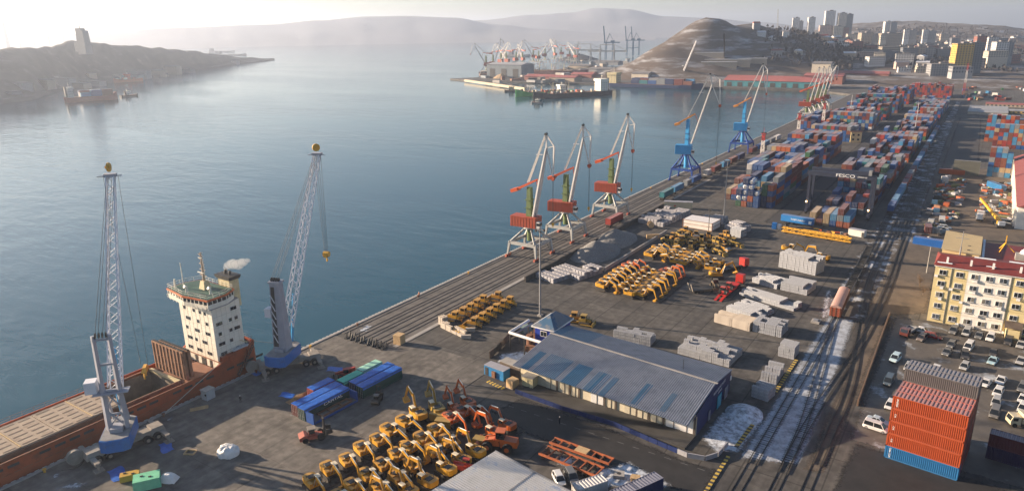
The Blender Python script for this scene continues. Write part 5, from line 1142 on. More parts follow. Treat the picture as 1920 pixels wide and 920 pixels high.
oc = empty("guard_hut", (61.4, 125.9, 0), 0, "cream steel hut under the warehouse eave", "hut"); m = MB(); m.box(0, 0, .0, 3.0, 2.4, 2.6); part("body", m, CREAM, oc); m = MB(); m.box(-.4, -1.24, .2, 1.0, .08, 2.0); part("door", m, M("pale yellow", (.6, .5, .28), .6), oc); m = MB(); m.box(0, 0, 2.6, 3.2, 2.6, .1); part("roof", m, STEEL, oc)
oc = empty("wooden_crate", (58.2, 123.4, 0), radians(-10), "plywood crate beside the striped kerb and blue cabin", "crate"); m = MB(); m.box(0, 0, .1, 2.0, 2.2, 1.9); part("body", m, CRATE, oc); m = MB(); m.box(0, 0, 0, 2.1, 2.3, .1); part("pallet", m, BONE, oc)
def striped(name, a, b, label, n, w_=.8, h=.16):
    r = empty(name, (0, 0, 0), 0, label, "kerb"); a, b = Vector((*a, 0)), Vector((*b, 0))
    for i in range(n): p, q = a.lerp(b, i/n), a.lerp(b, (i+1)/n); m = MB(); m.bar(p+Vector((0, 0, h/2)), q+Vector((0, 0, h/2)), w_, h); part("kerb_block", m, M("kerb yellow", (.50, .34, .06), .8, var=.2) if i % 2 else DARKC, r)
striped("striped_kerb", (51.4, 122.6), (57.0, 121.4), "yellow and black striped kerb before the blue cabin", 12, 1.0)
striped("striped_kerb", (108.9, 108), (108.9, 122), "yellow and black striped kerb at the crossing by the road", 22, .7); striped("striped_kerb", (109.2, 126), (109.6, 136), "yellow and black striped kerb beside the snowy track bed", 16, .8); striped("striped_kerb", (110.0, 152), (110.2, 172), "yellow and black striped kerb beside the ingot stacks", 30, .8)
# low blue wall curving round the ramp, panel by panel
lw = empty("low_ramp_wall", (0, 0, 0), 0, "low blue panelled wall with snow along the warehouse ramp", "wall")
pts = [(60.4, 121.2), (73.2, 120.3), (85.4, 120.4), (95.9, 118.6), (102.4, 117.6), (105.6, 118.4), (107.2, 121.0), (107.6, 126)]
for a, b in zip(pts, pts[1:]):
    n = max(1, int(hypot(b[0]-a[0], b[1]-a[1])/1.9))
    for i in range(n):
        p, q = Vector((*a, 0)).lerp(Vector((*b, 0)), i/n), Vector((*a, 0)).lerp(Vector((*b, 0)), (i+.95)/n); m = MB(); m.bar(p+Vector((0, 0, .5)), q+Vector((0, 0, .5)), .22, 1.0); part("wall_panel", m, WBLU if p.x < 99 else SILW, lw)
# ---------------------------------------------------------------- building with the white sheet roof at the lower edge
fb = empty("white_roofed_shed", (0, 0, 0), 0, "shed with pale corrugated sheet roof at the picture's lower edge", "shed")
FA, FB_, FC, FD = Vector((75.2, 92.0, 6.0)), Vector((92.5, 90.0, 5.0)), Vector((70.0, 58.0, 6.0)), Vector((90, 56.0, 5.0))
m = MB(); n = 70; rows = []
PALR = M("pale sheet roof", (.46, .45, .44), .5, .2, var=.14, scale=.5, dirt=(.18, .25, .38), dscale=.5, dlo=.56, dhi=.7)
for i in range(n*2+1):
    u = i/(2*n); dz = Vector((0, 0, .06 if i % 2 else 0)); rows.append((FC.lerp(FA, u)+dz, FD.lerp(FB_, u)+dz))
k = len(rows); m.add([r_[0] for r_ in rows]+[r_[1] for r_ in rows], [(i+1, i, k+i, k+i+1) for i in range(k-1)]); part("sheet_roof", m, PALR, fb)
m = MB(); m.slab([(71, 58), (89.6, 56.5), (92.0, 89.6), (75.6, 91.5)], 0, 4.8); part("wall", m, WCRM, fb)
m = MB(); m.bar(FA.lerp(FB_, .0)+Vector((0, .1, .05)), FB_+Vector((0, .1, .05)), .2, .2); part("roof_edge", m, STEEL, fb)
m = MB(); m.bar(FC.lerp(FD, .52)+Vector((0, 0, .09)), FA.lerp(FB_, .52)+Vector((0, 0, .09)), .12, .05); part("roof_seam", m, STEEL, fb)
# ---------------------------------------------------------------- five-storey office block with red roof
YW = M("pale yellow wall", (.60, .49, .26), .75, var=.06, scale=.4, dirt=(.50, .36, .14), dscale=.4, dlo=.55, dhi=.8); WW = M("white wall", (.70, .66, .60), .75, var=.06); RR = M("red sheet roof", (.17, .028, .020), .55, var=.2, scale=.5, dirt=(.11, .035, .03), dscale=.4, dlo=.5, dhi=.7)
bl = empty("office_building", (134.9, 216.9, 0), 0, "five storey pale yellow and white office building with red roof", "building")
BH = 16.0; segs = [(0, 4.2, YW), (4.2, 7.7, YW), (7.7, 17.2, WW), (17.2, 40, YW)]
for x0, x1, mt in segs:
    m = MB(); m.box((x0+x1)/2, 6.6, 0, x1-x0-.02, 13.2, BH); part("wall", m, mt, bl)
for x in (3.9, 17.3): m = MB(); m.box(x, -.08, 0, .14, .14, BH); part("downpipe", m, STEEL, bl)
m = MB()
for z in (3.2, 6.4, 9.6, 12.8): m.box(20, -.01, z, 40, .04, .05)
part("panel_joint", m, M("joint tan", (.4, .3, .14), .8), bl, kind='stuff')
wf = MB(); wf.box(0, 0, 0, 1.75, .14, 1.45); wfm2 = wf.mesh("window", WHTP)
wp = MB(); wp.box(-.42, -.06, .12, .7, .08, 1.2); OPANE = M("office pane", tint=True, rough=.12, var=.15, spec=.6); wp2 = wp.mesh("pane", OPANE); wp = MB(); wp.box(.42, -.06, .12, .7, .08, 1.2); wp3 = wp.mesh("pane", OPANE); ws = MB(); ws.box(0, -.14, -.1, 1.9, .3, .07); wsm = ws.mesh("sill", STEEL)
acm = MB(); acm.box(0, -.25, 0, .8, .4, .6); acmesh = acm.mesh("air_conditioner", WHTP)
for fl in range(5):
    for x in (1.9, 5.8, 9.3, 12.6, 15.6, 19.2, 22.6, 26, 29.4):
        z = .95+fl*3.2
        o = link("window", wfm2, bl, (x, -.04, z)); pc = lambda: rnd.choice(((.015, .018, .022), (.03, .035, .045), (.02, .02, .02), (.16, .15, .13), (.07, .08, .10))); link("pane", wp2, o, color=pc()); link("pane", wp3, o, color=pc()); link("sill", wsm, o)
        if rnd.random() < .33: link("air_conditioner", acmesh, bl, (x+rnd.choice((-1.4, 1.35, .3)), -.05, z-.75))
m = MB(); m.box(20, 6.6, BH, 40.6, 13.9, .3); part("cornice", m, WHTP, bl)
m = MB(); m.add([(-.4, -.5, BH+.3), (40.4, -.5, BH+.3), (40.4, 13.6, BH+.3), (-.4, 13.6, BH+.3), (.6, 6.5, BH+1.7), (40, 6.5, BH+1.7)], [(0, 1, 5, 4), (2, 3, 4, 5), (3, 0, 4)]); part("roof", m, RR, bl)
m = MB()
for x in (2.5, 8, 13, 19, 26): m.box(x, 2.0, BH+.3, .5, .5, 2.0)
part("roof_vent", m, WHTP, bl, kind='stuff')
for x, y, w_, d_ in ((2, 1.2, 3.5, .7), (11, 9, 5, .9), (12.5, 2.6, 2.2, .5), (20, 9.5, 7, .8)): m = MB(); m.box(x, y, BH+.55+ (y if y < 6.5 else 13-y)*.2, w_, d_, .10); part("snow_drift", m, M("roof snow", (.72, .74, .78), .8), bl)
# penthouse with cream side, rear wing
ph = empty("stair_block", (134.9, 216.9, 0), 0, "cream walled stair block with smooth roof rising above the red roof", "building")
m = MB(); m.add([(.6, 12.6, 0), (9.6, 12.6, 0), (9.6, 33, 0), (.6, 33, 0), (.6, 12.6, 17.6), (9.6, 12.6, 17.0), (9.6, 33, 17.4), (.6, 33, 18.0)], [(0, 1, 5, 4), (1, 2, 6, 5), (2, 3, 7, 6), (3, 0, 4, 7)]); part("wall", m, M("cream wall", (.60, .46, .24), .7, var=.05), ph)
m = MB(); m.add([(.3, 12.3, 17.62), (9.9, 12.3, 17.05), (9.9, 33.3, 17.42), (.3, 33.3, 18.05)], [(0, 1, 2, 3)]); part("roof", m, M("cream roof membrane", (.58, .43, .22), .6, var=.06, scale=.3), ph)
for x, y in ((6.9, 15.8), (6.9, 20.5)): m = MB(); m.box(x, y, 17.3, .7, .6, .12); part("roof_hatch", m, DKST, ph)
m = MB(); m.tube((5.0, 12.0, 16.6), (5.0, 12.0, 23.5), .09, 6); m.bar((3.4, 12, 21.5), (6.6, 12, 21.5), .1); m.bar((4, 12, 22.6), (6, 12, 22.6), .08); m.tube((5, 12, 16.6), (5, 12, 19), .2, 6); part("antenna_mast", m, STEEL, ph)
rw = empty("rear_wing", (134.9, 216.9, 0), 0, "rear wing with red sheet roof behind the office building", "building")
m = MB(); m.box(26, 23.5, 0, 32, 20, 15.4); part("wall", m, YW, rw); m = MB(); m.box(26, 23.5, 15.4, 32.5, 20.4, .3); part("roof", m, RR, rw); m = MB(); m.box(10.5, 24, 15.7, .6, 20, .7); part("snowy_parapet", m, M("roof snow"), rw)
m = MB(); m.box(21, 19, 15.7, 6, 3, 1.6); part("roof_plant_room", m, CONC2, rw); m = MB(); m.loft([[(20.5+1.6*k*cos(t), 20+1.6*k*sin(t), 17.3+z) for t in [i*pi/6 for i in range(12)]] for z, k in ((0, 1), (.7, .85), (1.2, .5), (1.4, .1))]); part("white_dome", m, WHTP, rw, smooth=True)
m = MB()
for a in (0, 2.1, 4.2): m.bar((15.5, 25, 18.4), (15.5+2.4*cos(a), 25+2.4*sin(a), 16), .22)
m.bar((15.5, 25, 18.2), (15.5, 25, 20.6), .25); part("yellow_tripod", m, YEL, rw)
m = MB(); m.add([(17.6, -3.4, 3.0), (21.6, -3.4, 3.0), (21.6, -.1, 3.9), (17.6, -.1, 3.9)], [(0, 1, 2, 3)]); m.box(17.8, -3.2, 0, .15, .15, 3); m.box(21.4, -3.2, 0, .15, .15, 3); part("entrance_canopy", m, DOORD, bl)
m = MB(); m.box(19.6, -1.6, 0, 3.0, 3.0, 2.6); part("entrance_porch", m, YW, bl)
# ---------------------------------------------------------------- rail tracks, snowy ballast, road, car park
BALL = M("snowy ballast", (.38, .41, .46), .85, var=.25, scale=1.4, bump=.8, bscale=4, coord='World', dirt=(.085, .078, .072), dscale=.45, dlo=.44, dhi=.78)
BALL2 = M("thawed ballast", (.085, .072, .062), .9, var=.3, scale=.5, bump=.5, bscale=3, coord='World', dirt=(.42, .45, .50), dscale=.16, dlo=.50, dhi=.60)
DIRT = M("brown dirt", (.115, .090, .068), .9, var=.3, scale=.2, bump=.3, coord='World', dirt=(.05, .042, .036), dscale=.12, dlo=.5, dhi=.65)
ICE = M("icy car park", (.105, .092, .080), .6, var=.3, scale=.3, coord='World', dirt=(.40, .43, .47), dscale=.13, dlo=.56, dhi=.68)
ROADM = M("near black asphalt", (.026, .024, .023), .7, var=.35, scale=.3, coord='World')  # shadow over the warehouse road is put into this near-black colour
sheet("trackbed_snow", [(110.2, 122), (121.5, 126), (121.0, 148), (120.4, 170), (118.5, 207), (110.8, 207)], .010, BALL)
sheet("trackbed", [(109, 204), (126, 206), (124.5, 300), (121, 450), (118, 650), (115, 900), (108.6, 900), (109.2, 640), (109.6, 340), (108.6, 300)], .006, BALL2)
sheet("dirt_strip", [(121.6, 124), (126.2, 126), (126.3, 215), (135, 222), (134.5, 296), (119.4, 300), (119, 206), (121.2, 160)], .014, DIRT)
sheet("car_park", [(126.8, 140), (160, 139), (162, 216), (134.8, 216.6), (126.6, 215)], .018, ICE)
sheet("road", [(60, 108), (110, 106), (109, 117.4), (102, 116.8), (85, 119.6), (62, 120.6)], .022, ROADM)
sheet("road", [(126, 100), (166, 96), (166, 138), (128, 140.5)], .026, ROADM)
sheet("yard_lane", [(68, 300), (79, 300), (81, 900), (69, 900)], .006, M("lane asphalt", (.05, .048, .048), .8, var=.2, coord='World'))
sheet("inland_yard", [(127, 300), (175, 300), (175, 480), (122.5, 480)], .018, DIRT); sheet("inland_lane", [(122, 470), (141, 470), (136, 740), (119, 740)], .022, M("lane asphalt"))
sheet("dark_ground", [(50, 60), (72, 60), (74.5, 92), (71, 110), (60, 113), (50.5, 108)], .030, ROADM); sheet("dark_ground", [(46, 189), (68, 189), (68, 218), (46, 219)], .030, M("dark patchy asphalt", (.045, .04, .036), .8, var=.3, scale=.3, coord='World', dirt=(.085, .078, .07), dscale=.25, dlo=.5, dhi=.6))  # darker sheets of ground under the parked machines
mk = MB()
for i in range(14): x = 63+i*3.3; mk.box(x, 115.6-.03*i, .030, 1.4, .12, .004)
struct("road_marking", mk, M("worn road paint", (.16, .16, .16), .8))
def track(name, pts, gauge=1.52, sl=True, label=None, z=.03):
    P = [Vector((*p, 0)) for p in pts]; fine = []
    for i in range(len(P)-1):
        n = max(2, int((P[i+1]-P[i]).length/6))
        for k in range(n):   # Catmull-Rom
            t = k/n; p0, p1, p2, p3 = P[max(i-1, 0)], P[i], P[i+1], P[min(i+2, len(P)-1)]
            fine.append(.5*((2*p1)+(p2-p0)*t+(2*p0-5*p1+4*p2-p3)*t*t+(3*p1-p0-3*p2+p3)*t**3))
    fine.append(P[-1]); r = empty(name, kind='structure'); S_ = {-1: MB(), 1: MB()}; ss = MB()
    for a, b in zip(fine, fine[1:]):
        d = (b-a).normalized(); nrm = Vector((d.y, -d.x, 0))
        for s in (-1, 1): S_[s].bar(a+nrm*s*gauge/2+Vector((0, 0, z+.14)), b+d*.02+nrm*s*gauge/2+Vector((0, 0, z+.14)), .13, .17)
        if sl and a.y < 420:
            n = int((b-a).length/.75)
            for k in range(n): p = a.lerp(b, (k+.5)/n); ss.box(p.x, p.y, z-.02, 2.5, .2, .05 if a.y > 205 else -.012+.035*(rnd.random() < .35), atan2(nrm.y, nrm.x))
    for s in (-1, 1): part("rail", S_[s], RAILS, r)
    if ss.v: part("sleepers", ss, DKST, r, kind='stuff')
track("railway_track", [(113.4, 60), (113.4, 122)], sl=False, z=-.12); track("railway_track", [(113.4, 122), (113.4, 200), (112.3, 300), (111.2, 345), (109.3, 640), (108, 900)])
track("railway_track", [(118.9, 60), (118.9, 122)], sl=False, z=-.12); track("railway_track", [(118.9, 122), (118.5, 140), (116.6, 165), (113.6, 200)])
track("railway_track", [(123.6, 60), (123.7, 128)], sl=False, z=-.12); track("railway_track", [(123.7, 128), (123.4, 165), (120.0, 205), (117.0, 245), (116, 300), (114.6, 400), (113, 650)])
track("railway_track", [(118.9, 124), (119.4, 150), (122.0, 195), (122.4, 240), (121, 300), (118.6, 450), (116, 700), (114, 900)])
track("railway_track", [(118.6, 300), (116.8, 400), (115, 640)])
for i in range(5): track("railway_track", [(210+i*9, 900), (190+i*8, 1000), (200+i*10, 1120), (260+i*16, 1300), (340+i*22, 1600)], sl=False)
# boxcar and empty flat wagons
bc = empty("boxcar", (113.0, 212.2, .2), radians(2.2), "red brown boxcar with rounded pale roof at the buffer of the yard track", "wagon")
m = MB(); m.box(0, 0, 1.0, 2.9, 17.4, 2.5); bd = part("body", m, M("boxcar red", (.33, .062, .028), .6, var=.15), bc)
m = MB()
for i in range(19): 
    for s in (-1, 1): m.box(s*1.48, -8.5+i*.944, 1.05, .08, .12, 2.4)
for x in (-1.1, 0, 1.1): m.box(x, -8.74, 1.0, .16, .1, 2.7)
for z in (1.5, 2.2, 2.9): m.box(0, -8.75, z, 2.8, .1, .12)
part("body_rib", m, RUST, bd, kind='stuff')
m = MB(); m.loft([[(1.5*cos(t), y, 3.5+.75*sin(t)) for t in [i*pi/10 for i in range(11)]] for y in (-8.75, 8.75)]); part("roof", m, M("dusty pink roof", (.40, .24, .20), .7, var=.12), bc, smooth=False)
for y in (-6.2, 6.2):
    m = MB(); m.box(0, y, .45, 2.2, 2.6, .5); b_ = part("bogie", m, DKST, bc)
    m = MB()
    for dy in (-.95, .95):
        for s in (-.76, .76): m.tube((s-.07, y+dy, .47), (s+.07, y+dy, .47), .47, 10)
    part("wheel", m, RAILS, b_)
for k, (y, l) in enumerate(((232.0, "skeletal dark flat wagon coupled behind the boxcar"), (246.2, "second skeletal flat wagon of the empty rake"), (260.4, "third skeletal flat wagon of the empty rake"), (274.0, "last skeletal flat wagon before the level crossing"))):
    r = empty("flat_wagon", (112.7-.9*k/3, y-.6, .2), radians(1.2), l, "wagon", "empty flat wagons behind the boxcar")
    for s in (-1.1, 1.1): m = MB(); m.box(s, 0, .95, .3, 13.2, .4); part("side_sill", m, DKST, r)
    for i in range(8): m = MB(); m.box(0, -6.4+i*1.83, .95, 2.2, .5, .35); part("cross_member", m, DKST, r)
    for yy in (-4.6, 4.6): m = MB(); m.box(0, yy, .3, 2.1, 2.2, .55); part("bogie", m, RAILS, r)
for y, l in ((199.5, "yellow and grey buffer stop in front of the boxcar"),):
    m = MB(); m.box(109.2, y, 0, 2.2, 2.6, .5); m2 = MB(); m2.box(109.2, y, .5, 1.2, 1.6, .3); o = tag(link("track_platform", m.mesh("track_platform", CONC2)), "small pale platform beside the boxcar's end", "platform"); part("platform_top", m2, STEEL, o)
snow([(1545, 545), (1562, 540), (1555, 590), (1535, 610)], .034); snow([(1310, 820), (1350, 770), (1420, 755), (1435, 790), (1390, 850), (1340, 850)], .034); snow([(1110, 880), (1180, 862), (1270, 910), (1240, 919), (1120, 915)], .034); snow([(1040, 850), (1085, 858), (1078, 880), (1040, 872)], .034)
snow([(85, 895), (112, 880), (118, 890), (98, 906)], .06); snow([(80, 918), (150, 900), (165, 905), (150, 918)], .06); snow([(305, 788), (325, 776), (330, 782), (312, 796)], .06); snow([(535, 780), (580, 755), (600, 765), (560, 785)], .06); snow([(665, 622), (690, 606), (700, 612), (690, 624)], .07)
heap("snow_heap", at(1395, 775), 4.0, 4.5, 1.6, SNOW, "ploughed snow heap beside the warehouse's blue gable", 3.0)
# fence wall of the car park
fw = empty("car_park_wall", (0, 0, 0), 0, "low brown wall between the rails and the car park", "wall")
for i in range(24): m = MB(); m.box(126.5-i*.03, 157+i*2.45, 0, .3, 2.38, 1.5+jit(.12)); part("wall_panel", m, M("rusty panel wall", (.16, .10, .065), .85, var=.3, scale=.6), fw)
# ---------------------------------------------------------------- parked cars
CW, CS, CB, CG, CR_ = (.62, .61, .60), (.34, .34, .34), (.012, .012, .014), (.10, .105, .11), (.20, .015, .018)
cars = [(130.6, 184.5, 80, SUV, (.42, .56, .62), "pale blue car dusted with snow beside the brown wall"), (130.8, 170.8, 85, MPV, (.03, .06, .09), "dark blue van parked along the brown wall"), (134.9, 201.6, 78, WAGON, (.16, .12, .10), "dark brown car before the red estate"), (134.6, 207.0, -6, SEDAN, CW, "white saloon parked across beside the red estate"), (137.3, 204.4, -8, WAGON, CR_, "dark red estate car parked beside the white saloon"), (131.2, 202.2, 75, TRUCK, (.10, .03, .025), "small dark red truck without a box near the dirt strip"),
 (141.6, 211.0, 82, SUV, CG, "dark grey car, first against the office wall"), (144.6, 211.6, 82, MPV, CS, "silver car, second against the office wall"), (147.4, 211.0, 82, SEDAN, CG, "dark saloon, third against the office wall"), (149.9, 210.8, 82, SUV, CW, "white car, fourth against the office wall"), (153.8, 210.4, 82, SUV, CB, "black car just past the porch"), (156.4, 209.8, 82, SEDAN, CS, "silver saloon at the frame edge by the porch"),
 (141.6, 200.8, 80, HATCHB, CG, "dark hatchback, rear of a close pair"), (141.0, 195.2, 80, SEDAN, CG, "dark saloon, front of a close pair"), (145.4, 201.6, 80, MPV, CW, "white van behind a black car"), (144.8, 195.4, 95, SUV, CB, "black car in front of the white van"), (150.6, 200.8, 85, SEDAN, CB, "black saloon behind the pale blue one"), (150.6, 195.4, 78, SEDAN, (.30, .46, .52), "pale blue saloon before the black one"), (145.0, 188.4, 80, HATCHB, CS, "silver hatchback alone in mid car park"), (156.3, 199.0, 80, SEDAN, CS, "silver saloon near the right edge"),
 (139.3, 181.8, 80, SUV, CW, "white car behind the tall container stack"), (141.9, 180.0, 82, SEDAN, CW, "white roof peeping over the stack, middle one"), (144.5, 179.4, 82, SEDAN, CS, "silver roof peeping over the stack's end"), (133.9, 181.0, 84, HATCHB, CS, "grey car behind the stack's corner"), (149.4, 181.4, 76, SEDAN, CW, "white saloon at the head of the crooked row"), (152.3, 184.6, 80, SEDAN, CW, "white saloon beside the crooked row's head"), (151.8, 177.8, 80, WAGON, CW, "white estate, second of the crooked row"), (151.5, 172.4, 84, WAGON, CS, "silver estate, third of the crooked row"), (151.3, 166.8, 84, MPV, (.13, .125, .12), "grey van, last of the crooked row"), (156.4, 182.8, 80, SUV, CG, "grey car on the right edge, upper"), (156.4, 177.0, 80, SEDAN, CW, "white car on the right edge, middle"), (156.3, 172.0, 80, SUV, CW, "white car on the right edge, lower"),
 (131.2, 150.4, -10, SEDAN, (.35, .42, .48), "silver blue saloon beside the white van by the stack"), (131.2, 147.5, -8, MPV, CW, "white van nose to the tall container stack"), (132.5, 158.9, 84, HATCHB, CW, "white car half hidden by the stack's corner"),
 (85.3, 97.8, -42, HATCHB, CW, "white hatchback beside the pale shed roof"), (87.0, 99.5, -42, SUV, CG, "dark grey car next to the white hatchback")]
for x, y, a, pr, c, l in cars: pr.put((x, y, .01), radians(a+180 if a > 20 else a), l, "car", "cars parked about the port", c)
BOXT.put((155.2, 164.6, 0), radians(205), "cream cabbed truck with grey load at the car park's right edge", "truck", None, (.58, .50, .34))
# ---------------------------------------------------------------- trailer frames, foreground odds and ends
def skel(loc, rz, label, w_=3.1, L_=12.6, deck=False):
    r = empty("trailer_frame", loc, rz, label, "trailer", "rusty orange trailer frames by the road"); OM = M("rusty orange frame", (.34, .095, .035), .7, var=.3, scale=.8)
    for s in (-1, 1): m = MB(); m.box(0, s*w_/2, .95, L_, .28, .4); part("side_rail", m, OM, r)
    for i in range(8): m = MB(); m.box(-L_/2+.2+i*(L_-.4)/7, 0, 1.0, .22, w_, .25); part("cross_member", m, OM if i % 2 else RUST, r)
    for x in (L_/2-2.2, L_/2-3.5):
        for s in (-1, 1): part("wheel", wheel(None, s*(w_/2-.1), .5, .4, x, 10), TYRE, r)
    m = MB(); m.box(-L_/2+.5, 0, 0, .4, w_*.8, .95); part("landing_leg", m, RUST, r)
    if deck: m = MB(); m.box(.3, 0, 1.35, 2.6, w_*.9, .12); part("deck_board", m, CRATE, r)
skel((84.8, 103.2, 0), radians(-3), "wide rusty orange trailer frame beside the parked cars"); skel((84.8, 107.2, 0), radians(-1.5), "narrow rusty trailer frame with tan deck boards by the road", 2.0, 13.2, True)
o = empty("concrete_ring", (93.9, 105.0, 0), .4, "square concrete block with a round hole lying in snow", "block"); m = MB(); m.box(0, 0, 0, 2.0, 1.8, .7); part("slab", m, CONC2, o); m = MB(); m.tube((0, 0, .69), (0, 0, .72), .4, 12); part("hole", m, DKST, o)
o = empty("pallet_pile", (97.0, 105.3, 0), .3, "pile of tan timber pallets beside the blue containers", "pallets")
for k in range(5): m = MB(); m.box(jit(.1), jit(.1), k*.2, 1.6, 1.4, .13); part("pallet", m, CRATE, o)
for k, (x, y) in enumerate(((100.0, 103.2), (97.6, 98.0))): container((x, y, 0), radians(-24), "navy", f"blue container with violet dusty top at the lower edge, {nth(k)}", None, False)
container((91.8, 97.4, 0), radians(-30), "white", "white box with pale top at the lower picture edge", None, False)
# quay odds and ends: booth, bag, tarps, green box, cable, people
o = empty("quay_booth", (2.6, 82.2, .06), radians(4), "grey steel booth with round window on the quay edge beside the ship", "booth"); m = MB(); m.box(0, 0, 0, 1.9, 2.2, 2.3); part("body", m, M("booth grey", (.34, .35, .36), .6), o); m = MB(); m.box(0, 0, 2.3, 2.2, 2.5, .12); part("roof", m, CONC2, o); m = MB(); m.tube((.6, -1.1, 1.4), (.6, -1.16, 1.4), .3, 10); part("window", m, GLASS, o)
m = MB()
def fn(u, v):
    a = u*2*pi; t = v*pi/2; r = 1.9*(cos(t)**.45); n = 1+.16*mnoise.noise(Vector((cos(a)*2, sin(a)*2, v*3)))
    return (r*cos(a)*n*1.15, r*sin(a)*n*.95, max(0, 1.75*sin(t)**.8*n))
m.grid(fn, 22, 9); tag(link("white_bag", m.mesh("white_bag", M("white sacking", (.68, .66, .64), .7, var=.1, bump=.6, bscale=3), False), None, (26.0, 70.6, .05), .3), "large lumpy white sack standing alone on the quay", "sack")
for i, (x, y, w_, l_, r_, lb) in enumerate(((13.2, 65.4, 2.2, 4.2, -.3, "blue tarp lying under the twin column crane's outrigger"), (13.9, 55.2, 2.6, 4.6, -.2, "blue tarp lying at the near outrigger of the crane"), (16.3, 107.6, 2.4, 3.8, .5, "blue tarp lying beyond the second crane's wheels"), (16.8, 92.6, 2.2, 3.4, .3, "blue tarp lying before the second crane"), (1.6, 96.0, 2.2, 2.4, .1, "blue tarp at the gangway foot by the ship's stern"))):
    m = MB(); m.grid(lambda u, v: ((u-.5)*l_+.2*sin(v*5), (v-.5)*w_+.2*sin(u*6), .04+.12*abs(mnoise.noise(Vector((u*3+i, v*3, 1))))), 10, 6); tag(link("ground_tarp", m.mesh("ground_tarp", BLUETARP, True), None, (x, y, .06), r_), lb, "tarpaulin")
for (x, y, w_, l_, h, c, lb, nm) in ((22.4, 56.2, 3.0, 4.6, 2.0, (.16, .50, .30), "mint green equipment box at the lower picture edge", "equipment_box"), (17.6, 55.6, 1.6, 3.4, 1.2, (.45, .27, .04), "dull yellow equipment box beside the mint green one", "equipment_box")):
    m = MB(); m.box(0, 0, .1, l_, w_, h, tp=.96); o = tag(link(nm, m.mesh(nm, M(nm+lb[:4], c, .6, var=.15)), None, (x, y, .05), 1.0), lb, "equipment"); m = MB(); m.box(-.8, .3, h+.1, .5, .3, .12); m.box(.6, -.4, h+.1, .5, .3, .12); part("lifting_slot", m, DKST, o); m = MB(); m.box(0, 0, 0, l_*.9, w_*.9, .1); part("skid", m, DKST, o)
m = MB(); m.grid(lambda u, v: (3.2*(u-.5), 2.2*(v-.5), .4+1.5*(1-(2*u-1)**2)**.5*(1-(2*v-1)**4)+.15*mnoise.noise(Vector((u*5, v*5, 4)))), 14, 10); tag(link("white_cover", m.mesh("white_cover", M("white sacking")), None, (24.6, 59.0, .05), .5), "white covered load beside the mint green box at the lower edge", "cover")
pile("planks and dunnage lying along the quay by the booth", (4.6, 76.2), (6.6, 79.5), 1.4, .5, "crate", (3.6, .5, .25), .4, "timber", "dunnage_pile", "plank")
pile("dunnage and rags heaped beside the blue tarped containers", (21.0, 90.0), (21.6, 96.0), 1.8, .7, "crate", (2.0, .6, .35), .5, "timber", "dunnage_pile", "plank")
o = empty("timber_box", (19.2, 66.8, .06), .5, "small open tan timber frame lying on the quay", "frame")
for s in (-1, 1): m = MB(); m.box(0, s*.7, 0, 2.0, .2, .3); part("board", m, CRATE, o); m = MB(); m.box(s*.95, 0, 0, .2, 1.2, .3); part("board", m, CRATE, o)
cb = MB(); pts = [Vector((3.6+1.6*sin(i*.55), 50+i*.75, .1)) for i in range(16)]
for a, b in zip(pts, pts[1:]): cb.tube(a, b, .07, 5)
tag(link("power_cable", cb.mesh("power_cable", BLACK)), "black power cable snaking on the quay by the ship", "cable")
def person(loc, rz, label, top, legs_):
    """one continuous body grown by skin from a jointed skeleton, clothes as children"""
    V = [(0, 0, .95), (0, .02, 1.2), (0, .02, 1.42), (0, .02, 1.52), (0, .03, 1.64), (0, .03, 1.74), (.09, .02, .9), (.11, .06, .5), (.12, .02, .08), (.12, .14, .04), (-.09, -.02, .9), (-.12, -.02, .5), (-.12, -.08, .08), (-.12, .04, .04), (.2, .02, 1.4), (.27, .04, 1.12), (.26, .14, .88), (-.2, .02, 1.4), (-.27, .0, 1.12), (-.26, .1, .88)]
    E_ = [(0, 1), (1, 2), (2, 3), (3, 4), (4, 5), (0, 6), (6, 7), (7, 8), (8, 9), (0, 10), (10, 11), (11, 12), (12, 13), (2, 14), (14, 15), (15, 16), (2, 17), (17, 18), (18, 19)]
    R_ = [.15, .16, .15, .07, .10, .085, .10, .075, .055, .05, .10, .075, .055, .05, .075, .06, .045, .075, .06, .045]
    me = bpy.data.meshes.new("person"); me.from_pydata(V, E_, []); o = bpy.data.objects.new("tmp_person", me); COL.objects.link(o)
    md = o.modifiers.new("skin", 'SKIN')
    for i, sv in enumerate(me.skin_vertices[0].data): sv.radius = (R_[i],)*2; sv.use_root = i == 0
    o.modifiers.new("sub", 'SUBSURF').levels = 1
    dg = bpy.context.evaluated_depsgraph_get(); m2 = bpy.data.meshes.new_from_object(o.evaluated_get(dg)); bpy.data.objects.remove(o)
    m2.materials.clear(); m2.materials.append(legs_); m2.materials.append(top); m2.materials.append(M("skin", (.42, .25, .17), .6))
    for p in m2.polygons: z = p.center.z; p.material_index = 2 if z > 1.55 else (1 if z > .93 else 0); p.use_smooth = True
    o = link("person", m2, None, loc, rz); tag(o, label, "person"); h = MB(); h.loft([[(.115*k*cos(t), .03+.125*k*sin(t), z) for t in [i*pi/5 for i in range(10)]] for z, k in ((1.70, 1.05), (1.78, .9), (1.83, .4))]); part("helmet", h, M("helmet", (.6, .58, .55), .4), o); return o
DW = M("dark workwear", (.02, .022, .03), .9); HV = M("orange vest", (.5, .14, .03), .8)
person((10.6, 84.8, .06), .6, "person in dark workwear and pale helmet standing beside the ship", DW, DW); person((75.6, 115.0, .01), 1.2, "person in dark clothes walking on the dark road by the warehouse", DW, DW); person((1.9, 156.0, .22), 0, "person in orange vest on the quay edge beyond the second crane", HV, DW)
